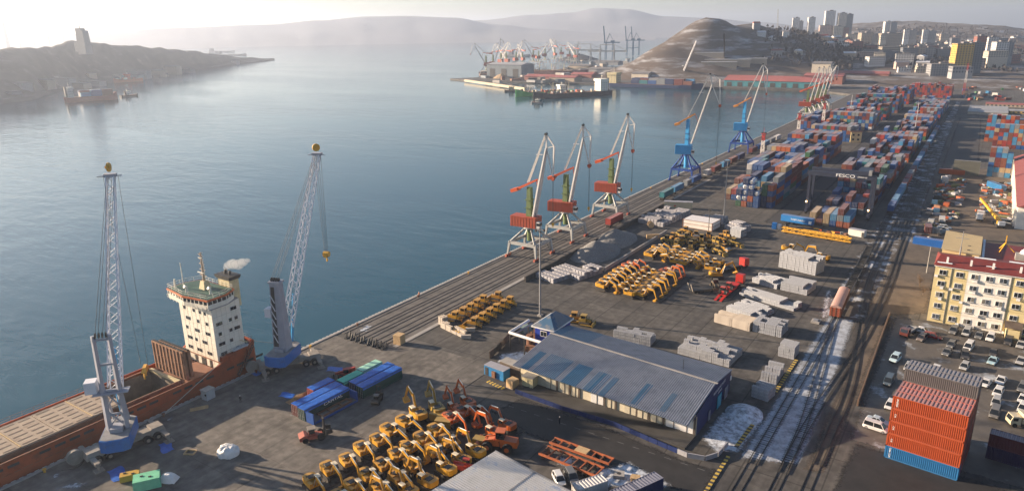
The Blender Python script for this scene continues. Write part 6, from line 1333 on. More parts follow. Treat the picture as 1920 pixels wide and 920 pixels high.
# bollards along the quay and tyre-like fender strips
for i, y in enumerate([48, 72, 96, 113] + list(range(130, 560, 26))):
    m = MB(); m.tube((0, 0, 0), (0, 0, .55), .22, 10); m.tube((0, 0, .55), (0, 0, .75), .36, 10); o = tag(link("bollard", m.mesh("bollard", RUST if i % 3 else YEL), None, (1.5, y, .06)), f"mooring bollard on the quay edge, {nth(i)} from the ship's bow", "bollard", "bollards along the quay edge")
fm = MB(); fm.box(0, 0, -.35, .32, .75, .55); fme = fm.mesh("fender_block", M("white fender", (.50, .50, .48), .7)); fp = empty("quay_fender", (0, 0, 0), 0, "row of black and white fender blocks along the quay edge", "fender")
for i in range(290): link("fender_block", fme, fp, (-.18, 42+i*1.35, 0))
# ---------------------------------------------------------------- lamp masts
def lamp_mast(x, y, h, label, red=False):
    r = empty("lamp_mast", (x, y, 0), 0, label, "lamp mast", "lamp masts on the yard")
    m = MB(); m.box(0, 0, 0, 1.3, 1.3, .5); part("footing", m, CONC2, r)
    if not red:
        m = MB(); m.tube((0, 0, .5), (0, 0, h), .32, 10, .16); part("pole", m, STEEL, r); m = MB(); m.bar((-1.3, 0, h), (1.3, 0, h), .14); m.bar((0, -1.3, h), (0, 1.3, h), .14); part("crown_frame", m, STEEL, r)
        for a in range(6): m = MB(); m.box(1.3*cos(a*pi/3), 1.3*sin(a*pi/3), h-.35, .55, .55, .3); part("floodlight", m, DKST, r)
    else:
        n = 5; PR, PW = M("mast red", (.40, .03, .022), .5), M("mast white", (.62, .58, .55), .5)
        for k in range(n):
            z0, z1 = h*k/n, h*(k+1)/n; w0, w1 = 2.2-1.0*k/n, 2.2-1.0*(k+1)/n; m = MB()
            for s in (-1, 1):
                for e in (-1, 1): m.bar((s*w0/2, e*w0/2, z0), (s*w1/2, e*w1/2, z1), .28)
            for s in (-1, 1): m.bar((-w0/2, s*w0/2, z0), (w1/2, s*w1/2, z1), .18); m.bar((s*w0/2, -w0/2, z0), (s*w1/2, w1/2, z1), .18); m.bar((w0/2, s*w0/2, z0), (-w1/2, s*w1/2, z1), .18); m.bar((s*w0/2, w0/2, z0), (s*w1/2, -w1/2, z1), .18); m.box(0, s*w0/2, z0, w0, .12, .2); m.box(s*w0/2, 0, z0, .12, w0, .2)
            part("lattice_section", m, PR if k in (0, 1, 4) else PW, r)
        m = MB(); m.box(0, 0, h, 2.8, 2.8, .2); part("lamp_platform", m, PR, r)
        for a in range(6): m = MB(); m.box(1.2*cos(a*pi/3), 1.2*sin(a*pi/3), h+.2, .5, .5, .6); part("floodlight", m, DKST, r)
        m = MB(); m.tube((0, 0, h), (0, 0, h+3.4), .08, 6); part("spike", m, PR, r)
lamp_mast(41.5, 163.1, 25.8, "tall grey lamp mast behind the warehouse tower"); lamp_mast(54.8, 288.6, 26.6, "tall grey lamp mast beside the white box crate"); lamp_mast(97.6, 592.5, 25, "grey lamp mast rising from the landside containers"); lamp_mast(44, 655, 24, "far grey lamp mast by the quayside blue stack")
lamp_mast(33.3, 426.4, 19.2, "red and white lattice lamp mast nearest the blue cranes", True); lamp_mast(31.5, 525, 20.4, "red and white lattice lamp mast in the middle of three", True); lamp_mast(34, 597, 21, "red and white lattice lamp mast farthest of three", True); lamp_mast(112, 985, 34, "tall far red and white lattice mast before the pale office", True)
o = empty("camera_pole", (54.5, 270.6, 0), 0, "thin dark pole with a floodlight head before the white box", "pole"); m = MB(); m.tube((0, 0, 0), (0, 0, 9.5), .14, 8); part("pole", m, DKST, o); m = MB(); m.box(0, 0, 9.5, 1.4, .5, .6); part("floodlight", m, DKST, o)
o = empty("street_lamp", (131.4, 262.0, 0), 0, "pale concrete lamp post on the brown dirt beside the office", "lamp"); m = MB(); m.tube((0, 0, 0), (0, 0, 9), .2, 8, .12); part("pole", m, CONC2, o); m = MB(); m.bar((0, 0, 8.9), (0, -1.2, 9.2), .25); part("lamp_head", m, STEEL, o)
# yard odds: long yellow boom, blue trailer, shed, gantry hut
o = empty("crane_boom", (0, 0, 0), 0, "long yellow lattice crane boom laid across the yard end", "boom"); m = MB(); lattice(m, (78.5, 288.6, 1.3), (104.5, 285.4, 1.2), 1.8, 1.6, 18, (0, 1, 0), .2); part("lattice", m, YEL, o)
for x in (80, 88, 96, 103): m = MB(); m.box(x, 288.4-(x-78)*.12, 0, .5, 2.6, .5); part("trestle", m, DKST, o)
o = empty("crane_boom", (0, 0, 0), 0, "second thinner yellow boom section lying beside the long one", "boom"); m = MB(); lattice(m, (86, 290.4, 1.1), (103, 288.2, 1.1), 1.2, 1.2, 14, (0, 1, 0), .16); part("lattice", m, YEL, o); m = MB(); m.box(90, 289.9, 0, .4, 1.8, .5); m.box(99, 288.7, 0, .4, 1.8, .5); part("trestle", m, DKST, o)
o = empty("scrap_grab", (79.6, 291.0, 0), .3, "black steel grab with pointed legs beside the yellow boom", "grab"); m = MB()
for a in range(4): m.bar((0, 0, 3.2), (1.6*cos(a*pi/2+.5), 1.6*sin(a*pi/2+.5), 0), .4, .5, .2, .2)
part("arm", m, DKST, o); m = MB(); m.box(0, 0, 2.8, 1.4, 1.4, .8); part("head", m, DKST, o)
o = empty("semi_trailer", (81.2, 302.4, 0), radians(-9), "blue box semi trailer with white lettering at the yard end", "trailer"); m = MB(); m.box(0, 0, 1.1, 13.0, 2.5, 2.6); part("box_body", m, M("trailer blue", (.015, .14, .38), .45, var=.12, dust=.3), o); text("ТОРГЛАЙН", o, (.6, -1.27, 2.3), (pi/2, 0, 0), 1.0, LETW, 1.1)
for x in (-4.6, -3.2, -1.8):
    for s in (-1, 1): part("wheel", wheel(None, s, .5, .4, x, 10), TYRE, o)
m = MB(); m.box(0, 0, .7, 12, 1.2, .4); part("chassis", m, DKST, o); m = MB(); m.box(5.6, -1.28, 1.5, 1.2, .06, 1.2); part("notice", m, LETW, o)
o = empty("toilet_cabin", (74.6, 292.2, 0), .1, "small blue cabin box beside the black grab", "cabin"); m = MB(); m.box(0, 0, 0, 1.8, 1.8, 2.4); part("body", m, CBLUE, o); m = MB(); m.box(1.8, .3, 0, 1.5, 1.5, 1.9); part("side_box", m, WHTP, o)
o = empty("white_shed", (104.8, 297.0, 0), radians(-14), "white corrugated shed cabin at the yard end by the crossing", "shed"); m = MB(); m.box(0, 0, .2, 6.0, 2.5, 2.5); part("body", m, M("shed white", (.52, .50, .47), .7, var=.1), o); m = MB(); m.box(2.6, -1.28, .3, .9, .06, 1.9); part("door", m, DKST, o); m = MB(); m.box(0, 0, 2.7, 6.1, 2.6, .1); part("roof", m, SILW, o)
o = empty("gate_hut", (64.6, 551.0, 0), .3, "cream two storey control hut among the container blocks", "hut"); m = MB(); m.box(0, 0, 0, 7, 6, 7.2); part("wall", m, M("cream wall"), o); m = MB(); m.box(0, 0, 7.2, 8, 7, .4); part("roof", m, RUST, o)
for x in (-1.8, 1.4):
    for z in (1.4, 4.6): m = MB(); m.box(x, -3.03, z, 1.3, .08, 1.3); part("window", m, GLASS, o)
for i in range(10): m = MB(); m.box(0, 0, 0, rnd.uniform(.8, 2.4), rnd.uniform(.5, 1.4), rnd.uniform(.3, .8)); tag(link("scrap_box", m.mesh("scrap_box", (RUST, YEL, PORG, STEEL)[i % 4]), None, (88+i*1.6, 299.5-i*.35+jit(.8), 0), jit(.6)), f"scrap piece before the gantry stacks, {nth(i)} from the blue trailer", "scrap", "scrap before the gantry stacks")
# ---------------------------------------------------------------- inland scrap yard right of the rails
for k in range(3): container((134.8, 454, .03+k*2.6), pi/2, None, f"grey green container with pale lettering, {('bottom', 'middle', 'top')[k]} of a lone stack of three", "lone stack of three grey containers", col=(.12, .12, .10)); 
container((128.4, 453.4, .03), pi/2, "orange", "orange container beside the lone grey stack of three")
container((130.2, 297.2, .03), radians(-8)+pi/2, None, "bright blue container at the corner by the level crossing", col=(.015, .12, .40))
container((149, 418, .9), radians(30), None, "blue long container lying behind the scrap yard", col=(.03, .16, .34)); container((127.4, 318, .03), .1, "maroon", "maroon short container beside the parked vans", None, False); container((126.6, 428, .03), .2, "white", "white short box at the rail side of the scrap yard", None, False)
hs = empty("red_roofed_hall", (0, 0, 0), 0, "long white walled hall with red sheet roof at the right edge", "hall")
m = MB(); m.box(164, 405, 0, 16, 130, 9); part("wall", m, WW, hs); m = MB(); m.add([(155.4, 339, 9), (164, 339, 13), (172.6, 339, 9), (155.4, 471, 9), (164, 471, 13), (172.6, 471, 9)], [(0, 1, 4, 3), (1, 2, 5, 4), (0, 2, 1)]); part("roof", m, M("hall roof red", (.20, .06, .055), .6, var=.15, scale=.4), hs)
for i in range(18): m = MB(); m.box(155.7, 344+i*7.1, 0, .8, .7, 8.6); part("buttress", m, WW, hs); m = MB(); m.box(155.98, 347.5+i*7.1, 4, .1, 2.2, 2.6); part("window", m, GLASS, hs)
tc = empty("truck_crane", (150.6, 341.5, 0), radians(104), "truck crane with long yellow telescopic boom in the scrap yard", "crane"); m = MB(); m.box(0, 0, .6, 9, 2.4, .7); part("chassis", m, DKST, tc); m = MB(); m.box(-3.6, 0, 1.3, 1.8, 2.3, 1.5); part("cab", m, WHTP, tc); m = MB(); m.bar((-1, 0, 2.2), (26, 1.2, 5.6), 1.1, 1.2, .6, .7); part("boom", m, YEL, tc); m = MB(); m.box(-2, .0, 1.3, 2.2, 2, 1.2); part("slewing_cab", m, YEL, tc)
for x in (-3.4, 1.4, 2.8):
    for s in (-1, 1): part("wheel", wheel(None, s, .5, .4, x, 10), TYRE, tc)
vh = [(132.2, 322, 10, SUV, CW, "white car, nearer of two beside the maroon box"), (132.8, 326, 8, SUV, (.5, .5, .5), "white car, farther of two beside the maroon box"), (147.4, 376.2, -10, SEDAN, CW, "white car behind the yellow crane boom tip"), (148.8, 368.2, -8, SEDAN, CW, "second white car behind the yellow boom"), (153.4, 347.0, 0, MPV, CS, "silver van beside the white hall")]
for x, y, a, pr, c, l in vh: pr.put((x, y, 0), radians(a), l, "car", "cars parked about the port", c)
TRUCK.put((131.0, 337, 0), radians(95), "white flatbed truck by the scrap yard entrance", "truck", None, CW); BOXT.put((144.6, 350, 0), radians(80), "white box truck in the scrap yard lane", "truck", None, CW); TRUCK.put((127.4, 330, 0), radians(85), "grey flatbed truck by the rails at the scrap yard", "truck", None, CS)
SCM = [RUST, DKST, M("scrap orange", (.38, .09, .03), .7), M("scrap blue", (.05, .12, .2), .6), CHAS, CONC2, M("scrap olive", (.15, .15, .06), .7), SILW]
k = 0
for (x0, x1, y0, y1, n) in ((124.8, 136, 345, 440, 90), (143, 155, 352, 440, 80), (126, 133, 302, 345, 24)):
    for i in range(n):
        m = MB(); sh = i % 4
        if sh == 0: m.box(0, 0, 0, rnd.uniform(1, 4), rnd.uniform(.8, 2.4), rnd.uniform(.4, 2.2))
        elif sh == 1: m.bar((-2, 0, .4), (2, jit(1), .6), .5, .5); m.bar((-2, .8, .3), (2, .8, .5), .3); m.bar((-1.5, 0, .8), (-1.5, .9, .7), .3); m.bar((1.5, 0, .8), (1.5, .9, .7), .3)
        elif sh == 2: m.tube((-1.5, 0, .5), (1.5, 0, .5), .5, 10); m.box(0, 0, 0, 1, 1.2, .4)
        else: m.slab([(-1.4, -1), (1.2, -.8), (1.6, .9), (-1, 1.1)], 0, rnd.uniform(.3, 1.0))
        tag(link("scrap_item", m.mesh("scrap_item", rnd.choice(SCM)), None, (rnd.uniform(x0, x1), rnd.uniform(y0, y1), 0), rnd.uniform(0, 6)), "piece of scrap machinery lying in the inland scrap yard", "scrap", "scrap lying in the inland yard"); k += 1
# ---------------------------------------------------------------- far shore: hills, city, distant port, ships
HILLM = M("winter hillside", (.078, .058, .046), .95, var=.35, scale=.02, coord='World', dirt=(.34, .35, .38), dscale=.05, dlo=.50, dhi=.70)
_dn = [n for n in HILLM.node_tree.nodes if n.type == 'TEX_NOISE'][1]; _mp = HILLM.node_tree.nodes.new("ShaderNodeMapping"); _mp.inputs["Scale"].default_value = (.35, .35, 2.6)
HILLM.node_tree.links.new(_dn.inputs["Vector"].links[0].from_socket, _mp.inputs["Vector"]); HILLM.node_tree.links.new(_mp.outputs[0], _dn.inputs["Vector"])
FORESTM = M("dark bare scrub", (.045, .038, .036), .95, var=.3, scale=.05, coord='World')
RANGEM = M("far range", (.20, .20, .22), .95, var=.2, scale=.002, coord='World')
def bump2(x, y, cx, cy, sx, sy, a=0):
    c, s = cos(a), sin(a); u, v = ((x-cx)*c+(y-cy)*s)/sx, (-(x-cx)*s+(y-cy)*c)/sy; return math.exp(-.5*(u*u+v*v))
PK = far(1332, 40, 1330); SH = far(1468, 66, 1430); 
HILLS = [(PK.x, PK.y, 70, 105, PK.z-11), (far(1290, 70, 1300).x, far(1290, 70, 1300).y, 56, 110, 56), (SH.x, SH.y, 95, 150, SH.z*.9), (far(1400, 60, 1400).x, far(1400, 60, 1400).y, 70, 110, 72), (far(1530, 95, 1560).x, far(1530, 95, 1560).y, 120, 140, 44)]
RDG = [(far(px, py, D), s, k) for px, py, D, s, k in ((1560, 64, 2700, 330, .8), (1640, 52, 3000, 330, .75), (1720, 50, 2900, 300, .75), (1800, 62, 2700, 260, .8), (1860, 80, 2500, 220, .8), (1700, 92, 1800, 300, .75), (1620, 110, 1700, 240, .6))]
def terr(x, y):
    z = 0
    for cx, cy, sx, sy, h in HILLS: b = h*bump2(x, y, cx, cy, sx, sy); z = max(z, b)+.12*min(z, b)
    for p, s, k in RDG: z = max(z, z*.55+p.z*k*bump2(x, y, p.x, p.y, s, s*1.3))
    n = mnoise.noise(Vector((x*.012, y*.012, 0)))*7+mnoise.noise(Vector((x*.04, y*.04, 3)))*3
    f = min(1, max(0, (y-1045)/70)); z = z*(f*f*(3-2*f))
    return z + n*min(1, z/25) - (.6 if z < 3 else 0)
m = MB(); NX, NY = 150, 130
m.grid(lambda u, v: (lambda x, y: (x, y, terr(x, y)))(-430+2900*u**1.35, 1040+3500*v**1.5), NX, NY); struct("hill_terrain", m, HILLM, smooth=True)
def ridge(name, prof, D, depth, mat, seed, base=-2.2, rough=.03):
    """a range of hills: profile measured along the skyline, real depth behind and in front"""
    xs = [p[0] for p in prof]; m = MB(); n = 140; rows = 14
    def yat(px):
        for (a, b), (c, d) in zip(prof, prof[1:]):
            if a <= px <= c: t = (px-a)/(c-a); t = t*t*(3-2*t); return b+(d-b)*t
        return prof[-1][1]
    def fn(u, v):
        px = xs[0]+(xs[-1]-xs[0])*u; top = far(px, yat(px), D); dr = Vector((top.x-C0.x, top.y-C0.y)).normalized(); s = v*2-1; f = max(0, 1-abs(s)); f = f**1.1
        z = base-.5+(top.z-base)*f*(1+rough*6*(1-f)*mnoise.noise(Vector((px*.02, s*3, seed)))) + rough*top.z*mnoise.noise(Vector((px*.03, s*2, seed+5)))*(1 if 0 < f < 1 else .2)
        return (top.x+dr.x*s*depth, top.y+dr.y*s*depth, z)
    m.grid(fn, n, rows*2); return struct(name, m, mat, smooth=True)
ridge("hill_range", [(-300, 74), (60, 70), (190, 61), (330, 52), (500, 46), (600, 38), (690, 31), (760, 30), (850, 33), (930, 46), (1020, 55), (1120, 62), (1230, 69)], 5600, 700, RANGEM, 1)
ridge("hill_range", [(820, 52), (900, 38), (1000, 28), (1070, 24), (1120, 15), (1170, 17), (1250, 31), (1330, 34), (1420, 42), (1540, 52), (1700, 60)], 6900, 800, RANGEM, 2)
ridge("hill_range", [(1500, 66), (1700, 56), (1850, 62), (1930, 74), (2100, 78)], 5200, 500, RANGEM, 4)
# headland on the left with its own shoreline
HEADM = M("headland", (.070, .062, .052), .95, var=.35, scale=.03, coord='World', dirt=(.13, .125, .12), dscale=.05, dlo=.55, dhi=.68)
hl = [(-420, 300, 80), (-200, 240, 92), (0, 196, 95), (60, 188, 91), (110, 172, 88), (150, 163, 76), (190, 158, 80), (240, 152, 86), (300, 143, 90), (350, 135, 95), (410, 127, 102), (450, 121, 108), (515, 113, 112.5)]
m = MB()
def hfn(u, v):
    i = min(int(u*(len(hl)-1)), len(hl)-2); t = u*(len(hl)-1)-i; px = hl[i][0]+(hl[i+1][0]-hl[i][0])*t; pw = hl[i][1]+(hl[i+1][1]-hl[i][1])*t; pr = hl[i][2]+(hl[i+1][2]-hl[i][2])*t
    W = at(px, pw, -2.2); D = hypot(W.x-C0.x, W.y-C0.y); wd = 340*(1-u)**.7+30; R_ = far(px, pr, D+wd*.75); d = Vector((W.x-C0.x, W.y-C0.y)).normalized()
    s = v*1.6; ramp = min(1, max(0, (s-.18)/.72)); ramp = ramp*ramp*(3-2*ramp); back = max(0, 1-(s-.95)/.6) if s > .95 else 1
    z = (1.2 if s > .02 else -3) + max(0, R_.z-1.2)*ramp*back + (4*mnoise.noise(Vector((px*.06, s*6, 2))) if .15 < s < 1.5 else 0)
    p = Vector((W.x, W.y)) + d*wd*s; return (p.x, p.y, z)
m.grid(hfn, 110, 34); struct("headland", m, HEADM, smooth=True)
# ---- city: every block a thing with walls, roof and rows of windows
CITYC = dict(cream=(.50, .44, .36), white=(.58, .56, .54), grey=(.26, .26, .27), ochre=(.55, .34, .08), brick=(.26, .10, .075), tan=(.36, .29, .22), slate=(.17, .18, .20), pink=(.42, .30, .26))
WROW = M("far window rows", (.035, .04, .05), .3)
def tower(px, yb, yt, wpx, D, col, label, depth=None, rz=.35, name="apartment_block", cat="building", group="city buildings", fl=3.1, win=True, roof=None):
    B = far(px, yb, D); T_ = far(px, yt, D); W = wpx/F_PX*D*.84; h = T_.z-B.z; dp = depth or W*.7; dn = 18
    r = empty(name, (B.x, B.y, B.z), rz, label, cat, group); mt = M("city "+col, CITYC[col], .8, var=.1, scale=.05)
    m = MB(); m.box(0, 0, -dn, W, dp, h+dn); part("wall", m, mt, r)
    if win:
        m = MB(); nf = max(2, int(h/fl)); nc = max(2, int(W/3.4)); nd = max(2, int(dp/3.4))
        for f in range(nf):
            z = (f+.35)*h/nf
            for i in range(nc): m.box((i+.5)/nc*W-W/2, -dp/2-.03, z, W/nc*.48, .1, h/nf*.5)
            for s in (-1, 1):
                for i in range(nd): m.box(s*(W/2+.03), (i+.5)/nd*dp-dp/2, z, .1, dp/nd*.48, h/nf*.5)
        part("window_rows", m, WROW, r, kind='stuff')
    m = MB(); m.box(0, 0, h, W*1.02, dp*1.02, .5); m.box(W*.1, 0, h+.5, W*.35, dp*.4, 2.2) if h > 15 else None
    part("roof", m, roof or M("city roof", (.16, .15, .15), .9), r); return r
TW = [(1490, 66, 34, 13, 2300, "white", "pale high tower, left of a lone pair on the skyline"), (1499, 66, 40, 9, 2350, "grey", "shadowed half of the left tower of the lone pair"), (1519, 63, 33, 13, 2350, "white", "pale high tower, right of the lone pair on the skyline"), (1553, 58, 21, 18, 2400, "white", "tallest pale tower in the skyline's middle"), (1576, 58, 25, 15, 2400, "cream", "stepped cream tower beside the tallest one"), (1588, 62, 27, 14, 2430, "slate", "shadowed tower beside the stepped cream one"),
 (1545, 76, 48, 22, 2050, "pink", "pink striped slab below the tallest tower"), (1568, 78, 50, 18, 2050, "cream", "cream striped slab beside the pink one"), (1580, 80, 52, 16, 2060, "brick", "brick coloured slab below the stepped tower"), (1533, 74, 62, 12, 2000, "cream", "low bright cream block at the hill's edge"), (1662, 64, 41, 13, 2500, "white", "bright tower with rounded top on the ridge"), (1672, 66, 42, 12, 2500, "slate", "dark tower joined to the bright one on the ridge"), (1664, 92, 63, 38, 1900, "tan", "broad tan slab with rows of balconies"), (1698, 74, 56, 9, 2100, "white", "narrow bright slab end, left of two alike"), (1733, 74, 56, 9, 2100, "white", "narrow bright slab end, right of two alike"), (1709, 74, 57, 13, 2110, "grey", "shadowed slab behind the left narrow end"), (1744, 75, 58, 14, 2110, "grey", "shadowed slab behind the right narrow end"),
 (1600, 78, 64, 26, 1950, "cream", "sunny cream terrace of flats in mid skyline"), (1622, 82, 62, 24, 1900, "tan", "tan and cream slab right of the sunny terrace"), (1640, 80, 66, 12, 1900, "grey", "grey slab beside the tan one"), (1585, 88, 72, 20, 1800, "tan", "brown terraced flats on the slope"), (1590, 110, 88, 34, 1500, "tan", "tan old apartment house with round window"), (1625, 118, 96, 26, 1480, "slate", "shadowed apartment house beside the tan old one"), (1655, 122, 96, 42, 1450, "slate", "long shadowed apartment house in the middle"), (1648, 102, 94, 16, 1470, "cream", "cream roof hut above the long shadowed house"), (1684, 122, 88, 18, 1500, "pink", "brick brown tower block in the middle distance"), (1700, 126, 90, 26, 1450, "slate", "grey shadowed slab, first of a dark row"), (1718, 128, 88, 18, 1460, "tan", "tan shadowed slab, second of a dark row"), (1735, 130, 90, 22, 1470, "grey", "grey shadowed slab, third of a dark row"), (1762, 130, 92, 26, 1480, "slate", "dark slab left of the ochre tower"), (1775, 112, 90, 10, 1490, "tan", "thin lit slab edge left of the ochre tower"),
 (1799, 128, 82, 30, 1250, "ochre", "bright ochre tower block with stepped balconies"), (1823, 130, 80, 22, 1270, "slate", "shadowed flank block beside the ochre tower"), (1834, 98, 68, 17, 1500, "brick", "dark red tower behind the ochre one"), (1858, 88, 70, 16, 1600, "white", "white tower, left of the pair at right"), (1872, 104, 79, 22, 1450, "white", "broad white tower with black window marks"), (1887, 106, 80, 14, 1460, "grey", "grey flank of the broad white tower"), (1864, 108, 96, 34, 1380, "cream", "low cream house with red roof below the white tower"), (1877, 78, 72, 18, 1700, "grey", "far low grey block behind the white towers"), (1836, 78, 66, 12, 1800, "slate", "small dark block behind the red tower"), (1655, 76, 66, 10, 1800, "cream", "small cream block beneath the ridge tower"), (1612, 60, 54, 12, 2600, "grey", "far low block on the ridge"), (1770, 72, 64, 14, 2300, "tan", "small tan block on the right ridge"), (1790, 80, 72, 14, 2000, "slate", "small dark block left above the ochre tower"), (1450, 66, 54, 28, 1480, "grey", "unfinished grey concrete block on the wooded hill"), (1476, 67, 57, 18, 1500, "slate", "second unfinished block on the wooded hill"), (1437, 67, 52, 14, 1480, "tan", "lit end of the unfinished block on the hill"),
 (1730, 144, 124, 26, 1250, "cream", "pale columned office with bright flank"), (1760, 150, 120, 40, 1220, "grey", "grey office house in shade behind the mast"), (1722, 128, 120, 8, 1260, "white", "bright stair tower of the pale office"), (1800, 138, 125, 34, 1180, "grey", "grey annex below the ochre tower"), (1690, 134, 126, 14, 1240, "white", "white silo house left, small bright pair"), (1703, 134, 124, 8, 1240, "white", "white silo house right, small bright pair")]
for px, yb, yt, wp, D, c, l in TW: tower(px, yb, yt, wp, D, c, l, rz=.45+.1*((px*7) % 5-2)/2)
# scattered small houses over the hill and city slopes
GH = "houses scattered over the city slopes"
for i in range(70):
    px = rnd.uniform(1380, 1900); D = rnd.uniform(1250, 2300); B = far(px, 100, D); z = terr(B.x, B.y)
    if z < 2 and px < 1560: continue
    r = empty("slope_house", (B.x, B.y, z), rnd.uniform(0, 1.5), "small house among many on the hazy city slopes", "house", GH); w_ = rnd.uniform(9, 22); d_ = rnd.uniform(8, 12); h = rnd.uniform(4, 11); mt = M("city "+rnd.choice(("cream", "white", "tan", "grey", "pink")), CITYC["tan"], .8)
    m = MB(); m.box(0, 0, -6, w_, d_, h+6); part("wall", m, mt, r); m = MB(); m.add([(-w_/2-.4, -d_/2-.4, h), (w_/2+.4, -d_/2-.4, h), (w_/2+.4, d_/2+.4, h), (-w_/2-.4, d_/2+.4, h), (-w_/2, 0, h+2.6), (w_/2, 0, h+2.6)], [(0, 1, 5, 4), (2, 3, 4, 5), (1, 2, 5), (3, 0, 4)]); part("roof", m, rnd.choice((M("house roof grey", (.2, .2, .22), .8), M("house roof red", (.2, .06, .05), .8), M("house roof snow", (.5, .5, .53), .8))), r)
for i in range(105):
    px = rnd.uniform(1545, 1910); D = rnd.uniform(1300, 2500); B = far(px, 100, D); z = terr(B.x, B.y); c = rnd.choice(("tan", "grey", "cream", "cream", "pink", "white", "white", "brick")); yb = 57+(CAM_H-z)/D*F_PX
    tower(px, yb, yb-rnd.uniform(11, 22)*F_PX/D, rnd.uniform(18, 46)*F_PX/D, D, c, f"{c} mid rise apartment house among the hazy city blocks, {nth(i)}", depth=13, rz=rnd.uniform(.1, .9))
# terraces and walls cut into the bare hill
for i, (px, py, w_) in enumerate(((1350, 92, 70), (1365, 104, 90), (1330, 112, 60), (1400, 118, 80))):
    D = 1180+i*12; B = far(px, py, D); r = empty("hillside_shed", (B.x, B.y, terr(B.x, B.y)), .25, f"long low shed on the bare hill's terrace, {nth(i)} from the top", "shed", "sheds on the bare hill"); m = MB(); m.box(0, 0, -8, w_*.75, 9, 12); part("wall", m, M("city tan", CITYC["tan"], .8), r); m = MB(); m.box(0, 0, 4, w_*.77, 10, .5); part("roof", m, M("house roof snow", (.5, .5, .53), .8), r)
# woods on the hill's landward side: bare winter crowns
m = MB(); cnt = 0
while cnt < 3600:
    px = rnd.triangular(1420, 1900, 1500) if cnt < 2600 else rnd.uniform(1560, 1920); D = rnd.uniform(1220, 1750) if px < 1600 else rnd.uniform(1300, 2600); B = far(px, 100, D); z = terr(B.x, B.y); cnt += 1
    if z < 3: continue
    h = rnd.uniform(5, 10)
    for k in range(4):
        a = rnd.uniform(0, 6.28); q = rnd.uniform(.35, .6)*h; cx, cy, cz = B.x+jit(1.5), B.y+jit(1.5), z+h*rnd.uniform(.35, .9)
        m.add([(cx-q*.5*cos(a), cy-q*.5*sin(a), cz-q*.35), (cx+q*.5*cos(a), cy+q*.5*sin(a), cz-q*.3), (cx+jit(q*.3), cy+jit(q*.3), cz+q*.5)], [(0, 1, 2)])
    m.add([(B.x-.2, B.y, z-1), (B.x+.2, B.y, z-1), (B.x, B.y, z+h*.7)], [(0, 1, 2)])
o = link("hill_woods", m.mesh("hill_woods", FORESTM)); o["kind"] = 'stuff'; o["label"] = "dark bare winter woods covering the hill slopes"
# far scrub beside the yard
for i, (x, y, h, l) in enumerate(((116, 930, 12, "bare brown tree at the yard's far end beside the pale mast"), (128, 900, 10, "smaller bare tree at the yard's far end"), (130.6, 246, 5, "low bare bush at the foot of the office building"), (132.2, 238, 4, "second bare bush beside the office building"), (44.6, 138.6, 3.5, "small bare tree beside the compound wall"))):
    r = empty("bare_tree", (x, y, 0), 0, l, "tree", "bare winter trees"); BRK = M("bare bark", (.12, .085, .06), .9); m = MB(); m.tube((0, 0, 0), (.1*h*.1, 0, h*.5), .025*h, 6, .012*h); part("trunk", m, BRK, r); m = MB()
    for k in range(40):
        a, e_ = rnd.uniform(0, 6.28), rnd.uniform(.3, 1.4); z0 = h*rnd.uniform(.15, .5); L_ = h*rnd.uniform(.25, .5); e1 = Vector((cos(a)*cos(e_), sin(a)*cos(e_), sin(e_)))*L_; m.bar((0, 0, z0), Vector((0, 0, z0))+e1, .008*h, .008*h, .003*h, .003*h)
        for _ in range(3): b_ = Vector((0, 0, z0))+e1*rnd.uniform(.4, 1); m.bar(b_, b_+Vector((jit(1), jit(1), rnd.uniform(0, 1)))*L_*.4, .005*h)
    part("crown", m, BRK, r)
# ---- long red roofed warehouse and sheds on the far quay
def shed(x0, x1, y0, y1, h, rise, wall, roof, label, name="quay_shed", doors_=0):
    r = empty(name, ((x0+x1)/2, (y0+y1)/2, 0), 0, label, "shed", "sheds on the far quay"); w_, d_ = x1-x0, y1-y0; m = MB(); m.box(0, 0, 0, w_, d_, h); part("wall", m, wall, r)
    m = MB(); m.add([(-w_/2-1, -d_/2-1, h), (w_/2+1, -d_/2-1, h), (w_/2+1, d_/2+1, h), (-w_/2-1, d_/2+1, h), (-w_/2, 0, h+rise), (w_/2, 0, h+rise)], [(0, 1, 5, 4), (2, 3, 4, 5), (1, 2, 5), (3, 0, 4)]); part("roof", m, roof, r)
    for i in range(doors_): m = MB(); m.box(-w_/2+(i+.5)*w_/doors_, -d_/2-.1, 0, w_/doors_*.45, .3, h*.7); part("door", m, DKST, r)
PINK = M("pink red roof", (.30, .095, .085), .7, var=.15, scale=.05, coord='World'); TEALW = M("teal wall", (.035, .18, .22), .6, var=.2); GRYW = M("grey blue sheet wall", (.13, .16, .19), .6, var=.2, scale=.1)
a_, b_ = at(1345, 164), at(1560, 168); shed(a_.x, b_.x-10, 1004, 1040, 8, 6, TEALW, PINK, "long far quay shed with pink red roof and teal wall", doors_=9)
a_, b_ = at(966, 140), at(1075, 140); shed(a_.x, b_.x-30, 1030, 1070, 22, 3, GRYW, M("pale shed roof", (.3, .3, .31), .7), "high grey sheet shed on the far promontory", doors_=3)
